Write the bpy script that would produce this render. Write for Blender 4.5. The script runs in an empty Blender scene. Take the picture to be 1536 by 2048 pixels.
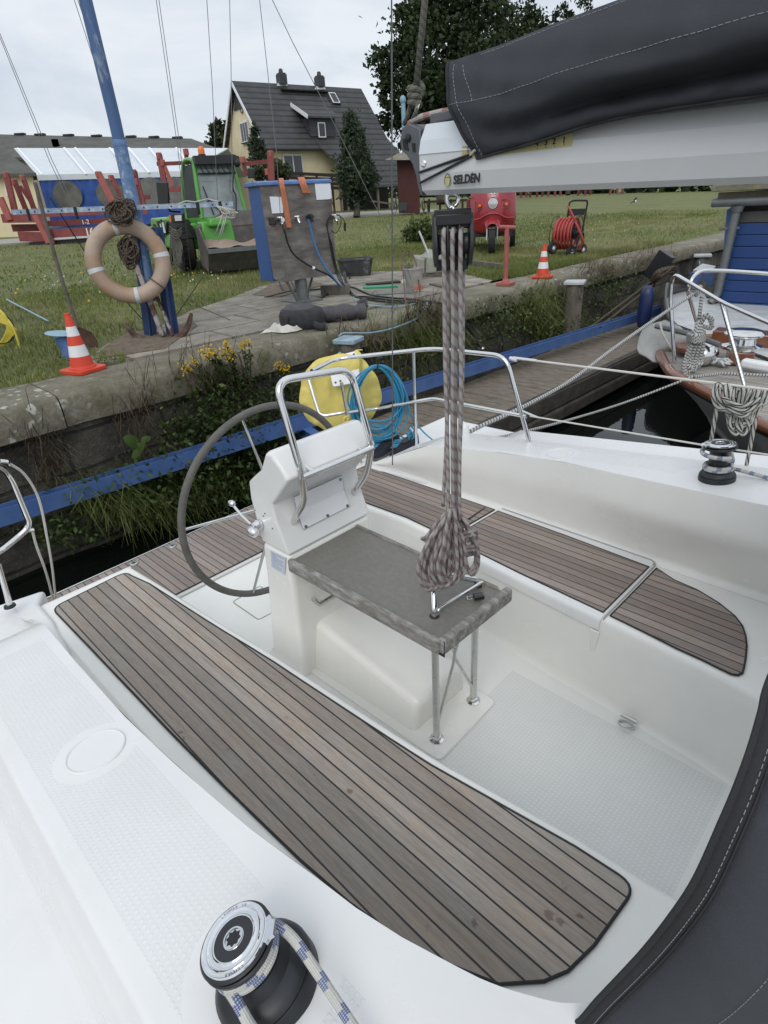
import bpy, bmesh, math, random
import numpy as np
from mathutils import Vector, Matrix, Quaternion
random.seed(7)
PI = math.pi
rad = math.radians
SC = bpy.context.scene
COL = SC.collection

# ---------------------------------------------------------------- survey: boat frame, metres
# X to starboard-away, Y towards the stern / quay, Z up (0 = cockpit benches). Eye at (0,0,1.6).
FPX, PX, PY = 1155.0, 768.0, 1024.0
EYE = Vector((0.0, 0.0, 1.6))
ROT = Matrix(((0.69336782, -0.71845194, -0.05538844),
              (0.37110595, 0.29014453, 0.8820978),
              (-0.61767422, -0.6321732, 0.46779867)))
def ray(x, y):
    return ROT.transposed() @ Vector((x - PX, -(y - PY), -FPX))
def at(x, y, ax, v):
    """point of the place seen on survey photo pixel x,y that lies on the plane ax = v"""
    w = ray(x, y); i = 'xyz'.index(ax)
    return EYE + w * ((v - EYE[i]) / w[i])
def atx(x, y, v): return at(x, y, 'x', v)
def aty(x, y, v): return at(x, y, 'y', v)
def atz(x, y, v): return at(x, y, 'z', v)
def atplane(x, y, p0, n):
    w = ray(x, y); n = Vector(n); p0 = Vector(p0)
    return EYE + w * ((p0 - EYE).dot(n) / w.dot(n))
QZ = 0.42
def land_z(y): return QZ + max(0.0, y - 5.6) * 0.032
def onland(x, y):
    w = ray(x, y); s = 0.032
    t = (QZ - s * 5.6 - EYE.z) / (w.z - s * w.y)
    p = EYE + w * t
    if p.y < 5.6 or t < 0: p = atz(x, y, QZ)
    return p

# ---------------------------------------------------------------- mesh builder
class MB:
    def __init__(self): self.v = []; self.f = []; self.m = []
    def add(self, vs, fs, mi=0):
        o = len(self.v); self.v += [tuple(p) for p in vs]
        for f in fs: self.f.append([i + o for i in f]); self.m.append(mi)
        return self
    def box(self, c, s, rz=0.0, mi=0, M=None):
        x, y, z = s[0] / 2, s[1] / 2, s[2] / 2
        P = [Vector((a * x, b * y, d * z)) for d in (-1, 1) for a, b in ((-1, -1), (1, -1), (1, 1), (-1, 1))]
        R = M if M is not None else Matrix.Rotation(rz, 3, 'Z')
        P = [R @ p + Vector(c) for p in P]
        return self.add(P, [(3, 2, 1, 0), (4, 5, 6, 7), (0, 1, 5, 4), (1, 2, 6, 5), (2, 3, 7, 6), (3, 0, 4, 7)], mi)
    def beam(self, a, b, w, h, up=(0, 0, 1), mi=0):
        a = Vector(a); b = Vector(b); d = (b - a); L = d.length; d.normalize()
        s = d.cross(Vector(up))
        if s.length < 1e-4: s = d.cross(Vector((1, 0, 0)))
        s.normalize(); u = s.cross(d)
        M = Matrix((s, d, u)).transposed()
        return self.box((a + b) / 2, (w, L, h), M=M, mi=mi)
    def extrude(self, pts, vec, mi=0):
        n = len(pts); A = [Vector(p) for p in pts]; B = [p + Vector(vec) for p in A]
        # orient
        nr = Vector((0, 0, 0))
        for i in range(n): nr += A[i].cross(A[(i + 1) % n])
        if nr.dot(Vector(vec)) > 0: A, B = A[::-1], B[::-1]
        fs = [tuple(range(n)), tuple(range(2 * n - 1, n - 1, -1))]
        for i in range(n):
            j = (i + 1) % n; fs.append((i, i + n, j + n, j))
        return self.add(A + B, fs, mi)
    def prism(self, poly, z0, z1, mi=0):
        return self.extrude([(p[0], p[1], z0) for p in poly], (0, 0, z1 - z0), mi)
    def tube(self, pts, r, n=10, closed=False, caps=True, mi=0, flat=1.0):
        P = [Vector(p) for p in pts]; k = len(P)
        R = r if isinstance(r, (list, tuple)) else [r] * k
        T = []
        for i in range(k):
            a = P[i - 1] if (i > 0 or closed) else P[i]; b = P[(i + 1) % k] if (i < k - 1 or closed) else P[i]
            t = b - a
            T.append(t.normalized() if t.length > 1e-9 else Vector((0, 0, 1)))
        up = Vector((0, 0, 1)) if abs(T[0].z) < .9 else Vector((1, 0, 0))
        N = (up - T[0] * up.dot(T[0])).normalized(); vs = []
        for i in range(k):
            N = N - T[i] * N.dot(T[i])
            if N.length < 1e-6: N = T[i].orthogonal()
            N.normalize(); B = T[i].cross(N)
            for j in range(n):
                a = 2 * PI * j / n
                vs.append(P[i] + (N * math.cos(a) + B * math.sin(a) * flat) * R[i])
        fs = []
        for i in range(k if closed else k - 1):
            i2 = (i + 1) % k
            for j in range(n):
                j2 = (j + 1) % n
                fs.append((i * n + j, i * n + j2, i2 * n + j2, i2 * n + j))
        if caps and not closed:
            fs.append(tuple(range(n - 1, -1, -1))); fs.append(tuple((k - 1) * n + j for j in range(n)))
        return self.add(vs, fs, mi)
    def lathe(self, prof, org=(0, 0, 0), axis=(0, 0, 1), n=24, mi=0, cap=True):
        """prof: list of (radius, height along axis)"""
        q = Vector((0, 0, 1)).rotation_difference(Vector(axis)); o = Vector(org); vs = []; fs = []; k = len(prof)
        for (r, h) in prof:
            for j in range(n):
                a = 2 * PI * j / n
                vs.append(q @ Vector((r * math.cos(a), r * math.sin(a), h)) + o)
        for i in range(k - 1):
            for j in range(n):
                j2 = (j + 1) % n; fs.append((i * n + j, i * n + j2, (i + 1) * n + j2, (i + 1) * n + j))
        if cap:
            fs.append(tuple(range(n - 1, -1, -1))); fs.append(tuple((k - 1) * n + j for j in range(n)))
        return self.add(vs, fs, mi)
    def torus(self, c, axis, R, r, n=40, m=10, mi=0, a0=0, a1=2 * PI):
        q = Vector((0, 0, 1)).rotation_difference(Vector(axis)); c = Vector(c)
        full = abs(a1 - a0 - 2 * PI) < 1e-6
        pts = [c + q @ Vector((R * math.cos(a0 + (a1 - a0) * i / n), R * math.sin(a0 + (a1 - a0) * i / n), 0)) for i in range(n if full else n + 1)]
        return self.tube(pts, r, m, closed=full, mi=mi)
    def loft(self, rings, closed=True, caps=True, mi=0):
        n = len(rings[0]); vs = [Vector(p) for r in rings for p in r]; fs = []
        for i in range(len(rings) - 1):
            for j in range(n if closed else n - 1):
                j2 = (j + 1) % n; fs.append((i * n + j, i * n + j2, (i + 1) * n + j2, (i + 1) * n + j))
        if caps and closed:
            fs.append(tuple(range(n - 1, -1, -1))); fs.append(tuple((len(rings) - 1) * n + j for j in range(n)))
        return self.add(vs, fs, mi)
    def grid(self, fn, nu, nv, mi=0):
        vs = [fn(i / nu, j / nv) for i in range(nu + 1) for j in range(nv + 1)]
        fs = [(i * (nv + 1) + j, (i + 1) * (nv + 1) + j, (i + 1) * (nv + 1) + j + 1, i * (nv + 1) + j + 1) for i in range(nu) for j in range(nv)]
        return self.add(vs, fs, mi)
    def sphere(self, c, r, n=12, m=8, sc=(1, 1, 1), mi=0, M=None):
        c = Vector(c); rings = []
        M = M or Matrix.Identity(3)
        vs = []; fs = []
        for i in range(m + 1):
            t = PI * i / m
            for j in range(n):
                a = 2 * PI * j / n
                vs.append(c + M @ Vector((r * sc[0] * math.sin(t) * math.cos(a), r * sc[1] * math.sin(t) * math.sin(a), r * sc[2] * math.cos(t))))
        for i in range(m):
            for j in range(n):
                j2 = (j + 1) % n; fs.append((i * n + j, (i + 1) * n + j, (i + 1) * n + j2, i * n + j2))
        return self.add(vs, fs, mi)

def crv(pts, n=8, closed=False):
    """Catmull-Rom through pts"""
    P = [Vector(p) for p in pts]; k = len(P); out = []
    for i in range(k if closed else k - 1):
        p0 = P[i - 1] if (i > 0 or closed) else P[i] * 2 - P[i + 1]
        p1 = P[i]; p2 = P[(i + 1) % k]
        p3 = P[(i + 2) % k] if (i + 2 < k or closed) else p2 * 2 - p1
        for j in range(n):
            t = j / n
            out.append(0.5 * ((2 * p1) + (p2 - p0) * t + (2 * p0 - 5 * p1 + 4 * p2 - p3) * t * t + (3 * p1 - p0 - 3 * p2 + p3) * t ** 3))
    if not closed: out.append(P[-1])
    return out
def fillet(pts, r, n=6, closed=False):
    """polyline with rounded corners; r number or list"""
    P = [Vector(p) for p in pts]; k = len(P); out = []
    for i in range(k):
        if not closed and i in (0, k - 1): out.append(P[i]); continue
        rr = r[i] if isinstance(r, (list, tuple)) else r
        a = P[i - 1] - P[i]; b = P[(i + 1) % k] - P[i]
        d = min(rr, a.length * .49, b.length * .49)
        if d < 1e-5: out.append(P[i]); continue
        A = P[i] + a.normalized() * d; B = P[i] + b.normalized() * d
        for j in range(n + 1):
            t = j / n; out.append(A * (1 - t) ** 2 + P[i] * 2 * t * (1 - t) + B * t * t)
    return out
def rrect(w, h, r, n=5):
    return [(p.x, p.y) for p in fillet([(-w / 2, -h / 2, 0), (w / 2, -h / 2, 0), (w / 2, h / 2, 0), (-w / 2, h / 2, 0)], r, n, True)]

def finish(me, mats, smooth=None):
    for m in (mats if isinstance(mats, (list, tuple)) else [mats]): me.materials.append(m)
def obj(name, mb, mats, parent=None, smooth=35, bevel=0, local=False, weld=False, seg=2, kind=None):
    """link an MB as ONE mesh object; world coordinates unless local"""
    me = bpy.data.meshes.new(name)
    off = Vector((0, 0, 0))
    if parent is not None and not local:
        p = parent
        while p is not None: off += Vector(p.location); p = p.parent
    me.from_pydata([(x - off.x, y - off.y, z - off.z) for x, y, z in mb.v], [], mb.f)
    finish(me, mats)
    if any(mb.m): me.polygons.foreach_set('material_index', mb.m)
    if weld:
        bm = bmesh.new(); bm.from_mesh(me); bmesh.ops.remove_doubles(bm, verts=bm.verts, dist=1e-4); bmesh.ops.recalc_face_normals(bm, faces=bm.faces); bm.to_mesh(me); bm.free()
    me.update()
    if smooth:
        me.polygons.foreach_set('use_smooth', [True] * len(me.polygons))
        me.set_sharp_from_angle(angle=rad(smooth))
    o = bpy.data.objects.new(name, me); COL.objects.link(o)
    if parent is not None: o.parent = parent
    if bevel:
        b = o.modifiers.new('bevel', 'BEVEL'); b.width = bevel; b.segments = seg; b.limit_method = 'ANGLE'; b.angle_limit = rad(40)
        b.harden_normals = False
    if kind: o['kind'] = kind
    return o
def tag(o, label=None, cat=None, group=None, kind=None):
    if label: o['label'] = label
    if cat: o['category'] = cat
    if group: o['group'] = group
    if kind: o['kind'] = kind
    return o
def empty(name, loc, label, cat, group=None, rz=0.0):
    o = bpy.data.objects.new(name, None); COL.objects.link(o); o.empty_display_size = .1
    o.location = loc; o.rotation_euler = (0, 0, rz)
    return tag(o, label, cat, group)
def copy_tree(o, parent=None):
    c = o.copy(); COL.objects.link(c); c.parent = parent
    for ch in o.children: copy_tree(ch, c)
    return c

# ---------------------------------------------------------------- materials
def node(nt, t, **kw):
    n = nt.nodes.new(t)
    for k, v in kw.items():
        if k.startswith('i_'): n.inputs[k[2:].replace('_', ' ')].default_value = v
        else: setattr(n, k, v)
    return n
def mat(name, col, rough=.5, metal=0.0, var=.12, scale=6.0, bump=0.0, bscale=None, spec=.5, col2=None, c2amt=0.0, c2scale=3.0, stretch=(1, 1, 1), coat=0.0, rvar=0.0, thr=(.45, .62)):
    """Principled with object-space noise variation, optional second colour patches and bump"""
    m = bpy.data.materials.new(name); m.use_nodes = True; nt = m.node_tree; bs = nt.nodes['Principled BSDF']; L = nt.links
    tc = node(nt, 'ShaderNodeTexCoord'); mp = node(nt, 'ShaderNodeMapping'); mp.inputs['Scale'].default_value = stretch
    L.new(tc.outputs['Object'], mp.inputs['Vector'])
    nz = node(nt, 'ShaderNodeTexNoise', i_Scale=scale, i_Detail=6.0, i_Roughness=.6); L.new(mp.outputs[0], nz.inputs['Vector'])
    mr = node(nt, 'ShaderNodeMapRange'); mr.inputs['From Min'].default_value = .3; mr.inputs['From Max'].default_value = .7
    mr.inputs['To Min'].default_value = 1 - var; mr.inputs['To Max'].default_value = 1 + var; L.new(nz.outputs['Fac'], mr.inputs['Value'])
    base = node(nt, 'ShaderNodeMix', data_type='RGBA'); base.inputs['A'].default_value = (*col, 1); base.inputs['B'].default_value = (*(col2 or col), 1)
    if c2amt > 0:
        n2 = node(nt, 'ShaderNodeTexNoise', i_Scale=c2scale, i_Detail=8.0, i_Roughness=.65); L.new(mp.outputs[0], n2.inputs['Vector'])
        m2 = node(nt, 'ShaderNodeMapRange'); m2.inputs['From Min'].default_value = thr[0]; m2.inputs['From Max'].default_value = thr[1]
        m2.inputs['To Max'].default_value = c2amt; L.new(n2.outputs['Fac'], m2.inputs['Value']); L.new(m2.outputs[0], base.inputs['Factor'])
    else: base.inputs['Factor'].default_value = 0
    mul = node(nt, 'ShaderNodeMix', data_type='RGBA', blend_type='MULTIPLY'); mul.inputs['Factor'].default_value = 1
    L.new(base.outputs['Result'], mul.inputs['A'])
    cb = node(nt, 'ShaderNodeCombineColor'); [L.new(mr.outputs[0], cb.inputs[i]) for i in range(3)]
    L.new(cb.outputs[0], mul.inputs['B']); L.new(mul.outputs['Result'], bs.inputs['Base Color'])
    bs.inputs['Roughness'].default_value = rough; bs.inputs['Metallic'].default_value = metal
    bs.inputs['Specular IOR Level'].default_value = spec
    if coat: bs.inputs['Coat Weight'].default_value = coat; bs.inputs['Coat Roughness'].default_value = .1
    if rvar:
        r2 = node(nt, 'ShaderNodeMapRange'); r2.inputs['To Min'].default_value = max(.02, rough - rvar); r2.inputs['To Max'].default_value = min(1, rough + rvar)
        r2.inputs['From Min'].default_value = .3; r2.inputs['From Max'].default_value = .7
        L.new(nz.outputs['Fac'], r2.inputs['Value']); L.new(r2.outputs[0], bs.inputs['Roughness'])
    if bump:
        n3 = node(nt, 'ShaderNodeTexNoise', i_Scale=bscale or scale * 3, i_Detail=5.0); L.new(mp.outputs[0], n3.inputs['Vector'])
        bp = node(nt, 'ShaderNodeBump'); bp.inputs['Strength'].default_value = bump; bp.inputs['Distance'].default_value = .02
        L.new(n3.outputs['Fac'], bp.inputs['Height']); L.new(bp.outputs[0], bs.inputs['Normal'])
    return m
class N:
    """tiny helper to write node graphs for the special materials"""
    def __init__(s, name):
        s.m = bpy.data.materials.new(name); s.m.use_nodes = True; s.nt = s.m.node_tree; s.bs = s.nt.nodes['Principled BSDF']
        s.tc = node(s.nt, 'ShaderNodeTexCoord')
    def link(s, a, b): s.nt.links.new(a, b)
    def sep(s, vec=None):
        n = node(s.nt, 'ShaderNodeSeparateXYZ'); s.link(vec if vec is not None else s.tc.outputs['Object'], n.inputs[0]); return n.outputs
    def math(s, op, a, b=None, c=None):
        n = node(s.nt, 'ShaderNodeMath', operation=op)
        for i, v in enumerate((a, b, c)):
            if v is None: continue
            if isinstance(v, (int, float)): n.inputs[i].default_value = v
            else: s.link(v, n.inputs[i])
        return n.outputs[0]
    def comb(s, x, y, z):
        n = node(s.nt, 'ShaderNodeCombineXYZ')
        for i, v in enumerate((x, y, z)):
            if isinstance(v, (int, float)): n.inputs[i].default_value = v
            else: s.link(v, n.inputs[i])
        return n.outputs[0]
    def noise(s, scale, detail=5, vec=None, rough=.6):
        n = node(s.nt, 'ShaderNodeTexNoise', i_Scale=float(scale), i_Detail=float(detail), i_Roughness=rough)
        s.link(vec if vec is not None else s.tc.outputs['Object'], n.inputs['Vector']); return n.outputs['Fac']
    def white(s, v):
        n = node(s.nt, 'ShaderNodeTexWhiteNoise', noise_dimensions='1D'); s.link(v, n.inputs['W']); return n.outputs['Value']
    def ramp(s, f, stops):
        n = node(s.nt, 'ShaderNodeValToRGB'); e = n.color_ramp.elements
        while len(e) < len(stops): e.new(.5)
        for i, (p, c) in enumerate(stops): e[i].position = p; e[i].color = (*c, 1) if len(c) == 3 else c
        s.link(f, n.inputs[0]); return n.outputs[0]
    def rng(s, f, a, b, c, d):
        n = node(s.nt, 'ShaderNodeMapRange')
        for k, v in zip(('From Min', 'From Max', 'To Min', 'To Max'), (a, b, c, d)): n.inputs[k].default_value = v
        s.link(f, n.inputs['Value']); return n.outputs[0]
    def mix(s, f, a, b, bt='MIX'):
        n = node(s.nt, 'ShaderNodeMix', data_type='RGBA', blend_type=bt)
        for k, v in (('Factor', f), ('A', a), ('B', b)):
            if isinstance(v, (int, float)): n.inputs[k].default_value = v if k == 'Factor' else (v, v, v, 1)
            elif isinstance(v, tuple): n.inputs[k].default_value = (*v, 1)
            else: s.link(v, n.inputs[k])
        return n.outputs['Result']
    def out(s, col=None, rough=None, bump=None, bstr=.3, bdist=.01, metal=None):
        if col is not None: s.link(col, s.bs.inputs['Base Color'])
        if rough is not None:
            if isinstance(rough, (int, float)): s.bs.inputs['Roughness'].default_value = rough
            else: s.link(rough, s.bs.inputs['Roughness'])
        if metal is not None: s.bs.inputs['Metallic'].default_value = metal
        if bump is not None:
            b = node(s.nt, 'ShaderNodeBump'); b.inputs['Strength'].default_value = bstr; b.inputs['Distance'].default_value = bdist
            s.link(bump, b.inputs['Height']); s.link(b.outputs[0], s.bs.inputs['Normal'])
        return s.m
# ---------------------------------------------------------------- materials of the place
YR = Vector((1.455, 1.0, 0.0))          # base point of the yacht: parts share this origin
def gel(name, col=(.765, .765, .755), nonskid=None, rough=.2):
    n = N(name)
    f = n.noise(3.0, 6); g = n.noise(55, 3)
    d = n.rng(f, .35, .75, 1.0, .93); c = n.mix(1.0, col, n.comb(d, d, d), 'MULTIPLY')
    c = n.mix(n.rng(n.noise(.9, 5), .5, .75, 0, .10), c, (.66, .65, .60))
    sp = n.noise(210, 2); c = n.mix(n.rng(sp, .735, .77, 0, .45), c, (.30, .28, .25))
    wv = n.noise(7, 5, n.comb(n.sep()[0], n.math('MULTIPLY', n.sep()[1], .25), n.sep()[2]), .7); c = n.mix(n.rng(wv, .55, .75, 0, .09), c, (.60, .585, .53))
    if nonskid is None:
        return n.out(c, n.rng(f, .3, .7, rough - .06, rough + .1), n.noise(140, 2), .02, .002)
    x, y, z = n.sep()
    P = nonskid['pitch']; u = x; v = y
    su = n.math('SINE', n.math('MULTIPLY', u, 2 * PI / P[0])); sv = n.math('SINE', n.math('MULTIPLY', v, 2 * PI / P[1]))
    pat = n.math('MULTIPLY', n.rng(su, -.2, .35, 0, 1), n.rng(sv, -.2, .35, 0, 1))
    m = None
    for ax, lo, hi in nonskid['box']:
        s = {'x': x, 'y': y}[ax]
        k = n.math('MULTIPLY', n.math('GREATER_THAN', s, lo), n.math('LESS_THAN', s, hi)); m = k if m is None else n.math('MULTIPLY', m, k)
    for cx, cy, r in nonskid.get('hole', []):
        dx = n.math('SUBTRACT', x, cx); dy = n.math('SUBTRACT', y, cy)
        m = n.math('MULTIPLY', m, n.math('GREATER_THAN', n.math('ADD', n.math('MULTIPLY', dx, dx), n.math('MULTIPLY', dy, dy)), r * r))
    h = n.math('MULTIPLY', pat, m)
    c = n.mix(n.math('MULTIPLY', n.math('SUBTRACT', 1.0, pat), n.math('MULTIPLY', m, nonskid.get('dark', .17))), c, (.52, .54, .54))
    return n.out(c, n.rng(f, .3, .7, rough, rough + .15), h, .5, .0012)
def teak(name, x0, pitch, tone=(.296, .252, .214), warm=(.345, .278, .218), grey=(.312, .29, .264), marks=()):
    """weathered teak laid along Y: caulked seams at world x = x0 + k*pitch"""
    n = N(name); x, y, z = n.sep()
    u = n.math('DIVIDE', n.math('SUBTRACT', x, x0 - YR.x), pitch)
    fr = n.math('FRACT', u); idx = n.math('FLOOR', u)
    r1 = n.white(idx); r2 = n.white(n.math('ADD', idx, 37.3))
    yv = n.math('ADD', y, n.math('MULTIPLY', r1, 7.0))
    vec = n.comb(n.math('MULTIPLY', x, 1.0), n.math('MULTIPLY', yv, .06), n.math('MULTIPLY', r2, 9.0))
    g1 = n.noise(95, 6, vec, .7); g2 = n.noise(420, 4, vec, .7)
    blot = n.noise(5.5, 5); spot = n.noise(19, 4, rough=.7)
    c = n.mix(n.rng(r1, 0, 1, 0, 1), tone, warm); c = n.mix(n.rng(blot, .38, .62, .1, .9), c, grey)
    c = n.mix(n.rng(g1, .38, .66, 0, .62), c, tuple(v * .62 for v in tone))
    c = n.mix(n.rng(g2, .45, .72, 0, .45), c, tuple(min(1, v * 1.45) for v in warm))
    c = n.mix(n.rng(spot, .66, .74, 0, .55), c, (.10, .075, .06))
    for mx_, my_, mr_ in marks:
        d2 = node(n.nt, 'ShaderNodeVectorMath', operation='DISTANCE'); n.link(n.comb(n.math('ADD', x, n.rng(spot, .3, .7, -.006, .006)), n.math('ADD', y, n.rng(g1, .3, .7, -.008, .008)), 0.0), d2.inputs[0]); d2.inputs[1].default_value = (mx_ - YR.x, my_ - YR.y, 0)
        c = n.mix(n.rng(d2.outputs['Value'], mr_ * .7, mr_, .62, 0), c, (.10, .058, .045))
    b = n.rng(r2, 0, 1, .78, 1.17); c = n.mix(1.0, c, n.comb(b, b, b), 'MULTIPLY')
    seam = n.math('GREATER_THAN', n.math('ABSOLUTE', n.math('SUBTRACT', fr, .5)), .5 - .0027 / pitch)
    c = n.mix(seam, c, (.008, .008, .009))
    h = n.math('SUBTRACT', n.math('MULTIPLY', g1, .6), n.math('MULTIPLY', seam, .8))
    return n.out(c, n.mix(seam, .72, .45), h, .35, .002)
M = {}
M['gel'] = gel('gelcoat white')
M['gelw'] = gel('gelcoat white brightened', (.84, .83, .79))  # same white gelcoat, lightened and warmed to offset the dimmer cockpit well
M['coaml'] = gel('gelcoat studded', nonskid=dict(pitch=(.0125, .0135), box=[('x', .045 - 1.455, .262 - 1.455), ('y', -.62, 1.085)], hole=[(.18 - 1.455, .335, .105), (.18 - 1.455, -.45, .14)]))
M['coamr'] = gel('gelcoat studded right', nonskid=dict(pitch=(.0125, .0135), box=[('x', 2.66 - 1.455, 2.86 - 1.455), ('y', -.62, 1.085)], hole=[(1.27, .39, .105), (1.17, -.38, .16)]))
M['gap'] = mat('moulding gap shade', (.36, .36, .345), .7)
M['solens'] = gel('sole studded', (.83, .83, .795), nonskid=dict(pitch=(.016, .016), box=[('x', -.40, .42), ('y', -.85, .10)], hole=[], dark=.30), rough=.38)  # colour lifted as well, because little sky reaches the sole
M['deckns'] = gel('side deck studded', (.78, .79, .785), nonskid=dict(pitch=(.01, .01), box=[('x', -3, -1.565), ('y', -3, 1.3)]), rough=.45)
M['teakL'] = teak('teak bench', .4576, .0471, marks=[(*atz(px, py, .007)[:2], r_) for px, py, r_ in ((1099, 1832, .014), (1122, 1842, .011), (1158, 1829, .008), (700, 1583, .012), (948, 1845, .010), (360, 1466, .009), (366, 1478, .007))])
M['teakR'] = teak('teak bench warm', 2.105, .0471, (.275, .222, .192), (.315, .238, .192), (.275, .240, .218))
M['teakP'] = teak('teak platform', .40, .046, (.29, .24, .21), (.33, .255, .21), (.28, .25, .235))
M['caulk'] = mat('black caulk', (.010, .010, .011), .5, var=.2)
M['steel'] = mat('polished stainless', (.72, .72, .71), .12, 1.0, var=.05, scale=12, rvar=.06)
M['steelb'] = mat('brushed stainless', (.60, .60, .58), .3, 1.0, var=.1, scale=20, rvar=.1)
M['chrome'] = mat('chrome', (.74, .745, .76), .07, 1.0, var=.05, scale=60)
M['blackpl'] = mat('black plastic', (.018, .019, .021), .38, var=.2, scale=9)
M['drum'] = mat('black anodised', (.028, .030, .033), .42, .3, var=.15, scale=20)
M['leather'] = mat('grey stitched leather', (.115, .11, .10), .72, var=.2, scale=30, bump=.15, bscale=160)
M['tabletop'] = mat('grey weathered vinyl', (.175, .168, .150), .55, var=.12, scale=38, bump=.12, bscale=90, col2=(.195, .185, .165), c2amt=.35, c2scale=9, stretch=(1.6, .8, 1))
M['tablerim'] = mat('bleached teak rim', (.20, .19, .172), .75, var=.3, scale=30, stretch=(2.2, .6, 2.2), bump=.25, bscale=70, col2=(.36, .35, .33), c2amt=.8, c2scale=16)
M['alu'] = mat('clear anodised boom', (.62, .63, .635), .40, .10, var=.05, scale=3, rvar=.05)
M['alu_skylit'] = mat('boom facet painted skylit', (.62, .66, .69), .33, .2, var=.04)  # spar aluminium tinted pale blue, skylight put into the colour
M['castg'] = mat('grey casting', (.12, .125, .135), .5, .3, var=.15, scale=10)
M['yellowlbl'] = mat('yellow scale label', (.50, .44, .20), .5, var=.08)
M['ink'] = mat('printed black', (.012, .012, .012), .5, var=.05)
M['white'] = mat('white plastic', (.78, .79, .80), .35, var=.04)
M['paper'] = mat('white laminated sheet', (.80, .82, .86), .4, var=.03)
def canvas(name, col, sc=900):
    n = N(name); f = n.noise(2.2, 5); g = n.noise(sc, 2); w = n.noise(14, 5)
    c = n.mix(n.rng(f, .35, .7, 0, .55), col, tuple(v * 1.35 + .004 for v in col)); c = n.mix(n.rng(w, .6, .8, 0, .25), c, tuple(v * 1.8 + .01 for v in col))
    c = n.mix(n.rng(g, .35, .65, 0, .35), c, tuple(v * .6 for v in col))
    n.bs.inputs['Specular IOR Level'].default_value = .2
    return n.out(c, .93, n.math('ADD', n.math('MULTIPLY', g, .3), n.math('ADD', w, n.math('MULTIPLY', n.noise(4.5, 4), 2.5))), .4, .007)
M['canvas'] = canvas('charcoal canvas', (.046, .049, .056))
M['canvas2'] = canvas('grey canvas', (.066, .069, .078))
M['canvasedge'] = canvas('black edge binding', (.034, .035, .037), 500)
M['thread'] = mat('pale thread', (.26, .27, .29), .8)
def rope(name, a, b, turns=60.0, duty=.3, lat=6.0, thin=.5, dirt=.15):
    """braided rope: a = base, b = fleck; uses the UV made by rope_obj (u along in metres, v round)"""
    n = N(name); uv = n.nt.nodes.new('ShaderNodeUVMap'); u, v, _ = n.sep(uv.outputs[0])
    k = n.math('FRACT', n.math('ADD', n.math('MULTIPLY', u, turns), n.math('MULTIPLY', v, lat)))
    k2 = n.math('FRACT', n.math('SUBTRACT', n.math('MULTIPLY', u, turns), n.math('MULTIPLY', v, lat)))
    band = n.math('LESS_THAN', k, duty)
    br = n.math('SINE', n.math('MULTIPLY', n.math('ADD', n.math('MULTIPLY', u, 150.0), n.math('MULTIPLY', v, 6.0)), 2 * PI))
    br2 = n.math('SINE', n.math('MULTIPLY', n.math('SUBTRACT', n.math('MULTIPLY', u, 150.0), n.math('MULTIPLY', v, 6.0)), 2 * PI))
    w = n.math('MULTIPLY', br, br2)
    c = n.mix(n.math('MULTIPLY', band, n.rng(w, .45, -.1, thin, 1)), a, b)
    c = n.mix(n.rng(n.noise(30, 4), .45, .7, 0, dirt * 2), c, tuple(x * .5 for x in a))
    c = n.mix(n.rng(w, -.8, .6, .35, 0), c, tuple(x * .35 for x in a))
    return n.out(c, .85, w, .5, .0015)
M['ropeg'] = rope('grey brown fleck rope', (.41, .38, .365), (.18, .115, .12), 20, .42, 1.0, .55)
M['ropeg2'] = rope('pale red fleck rope', (.43, .405, .39), (.19, .10, .105), 24, .34, 1.0, .25)
M['ropeb'] = rope('white rope blue fleck', (.62, .615, .57), (.03, .085, .30), 19, .34, .15, .25)
M['ropew'] = rope('white mooring rope dark tracer', (.56, .56, .54), (.03, .03, .035), 34, .35, 1.0, .9)
M['ropet'] = rope('laid black and white rope', (.60, .59, .54), (.02, .02, .022), 18, .38, 3.0, 1)
M['ropebrown'] = rope('old brown rope', (.15, .11, .08), (.045, .035, .03), 30, .45, 2.0, 1)
M['ropeold'] = rope('weathered grey rope', (.17, .165, .135), (.10, .095, .08), 60, .4, 2.0, 1)
M['ropecream'] = rope('cream cord', (.62, .61, .55), (.5, .49, .44), 40, .3, 1.0, .4)
M['ropered'] = rope('pale rope red checks', (.50, .48, .44), (.35, .05, .04), 16, .3, 0.0, .2)
M['cableblue'] = mat('blue cable sheath', (.035, .25, .42), .4, var=.12, scale=9)
M['plugblue'] = mat('blue plug', (.02, .06, .33), .35, var=.1)
M['yellowcloth'] = mat('yellow cover cloth', (.72, .60, .17), .8, var=.1, scale=7, bump=.25, bscale=18)
M['shoe'] = mat('navy suede', (.012, .014, .022), .85, var=.3, scale=25)
M['sole'] = mat('grey brown rubber', (.11, .10, .09), .7, var=.15)
M['wire'] = mat('rigging wire', (.20, .20, .20), .35, .8, var=.1, scale=40)
M['wired'] = mat('dark wire', (.07, .075, .085), .5, .3, var=.1, scale=40)
M['wirew'] = mat('white coated lifeline', (.66, .65, .60), .45, var=.06)
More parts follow.
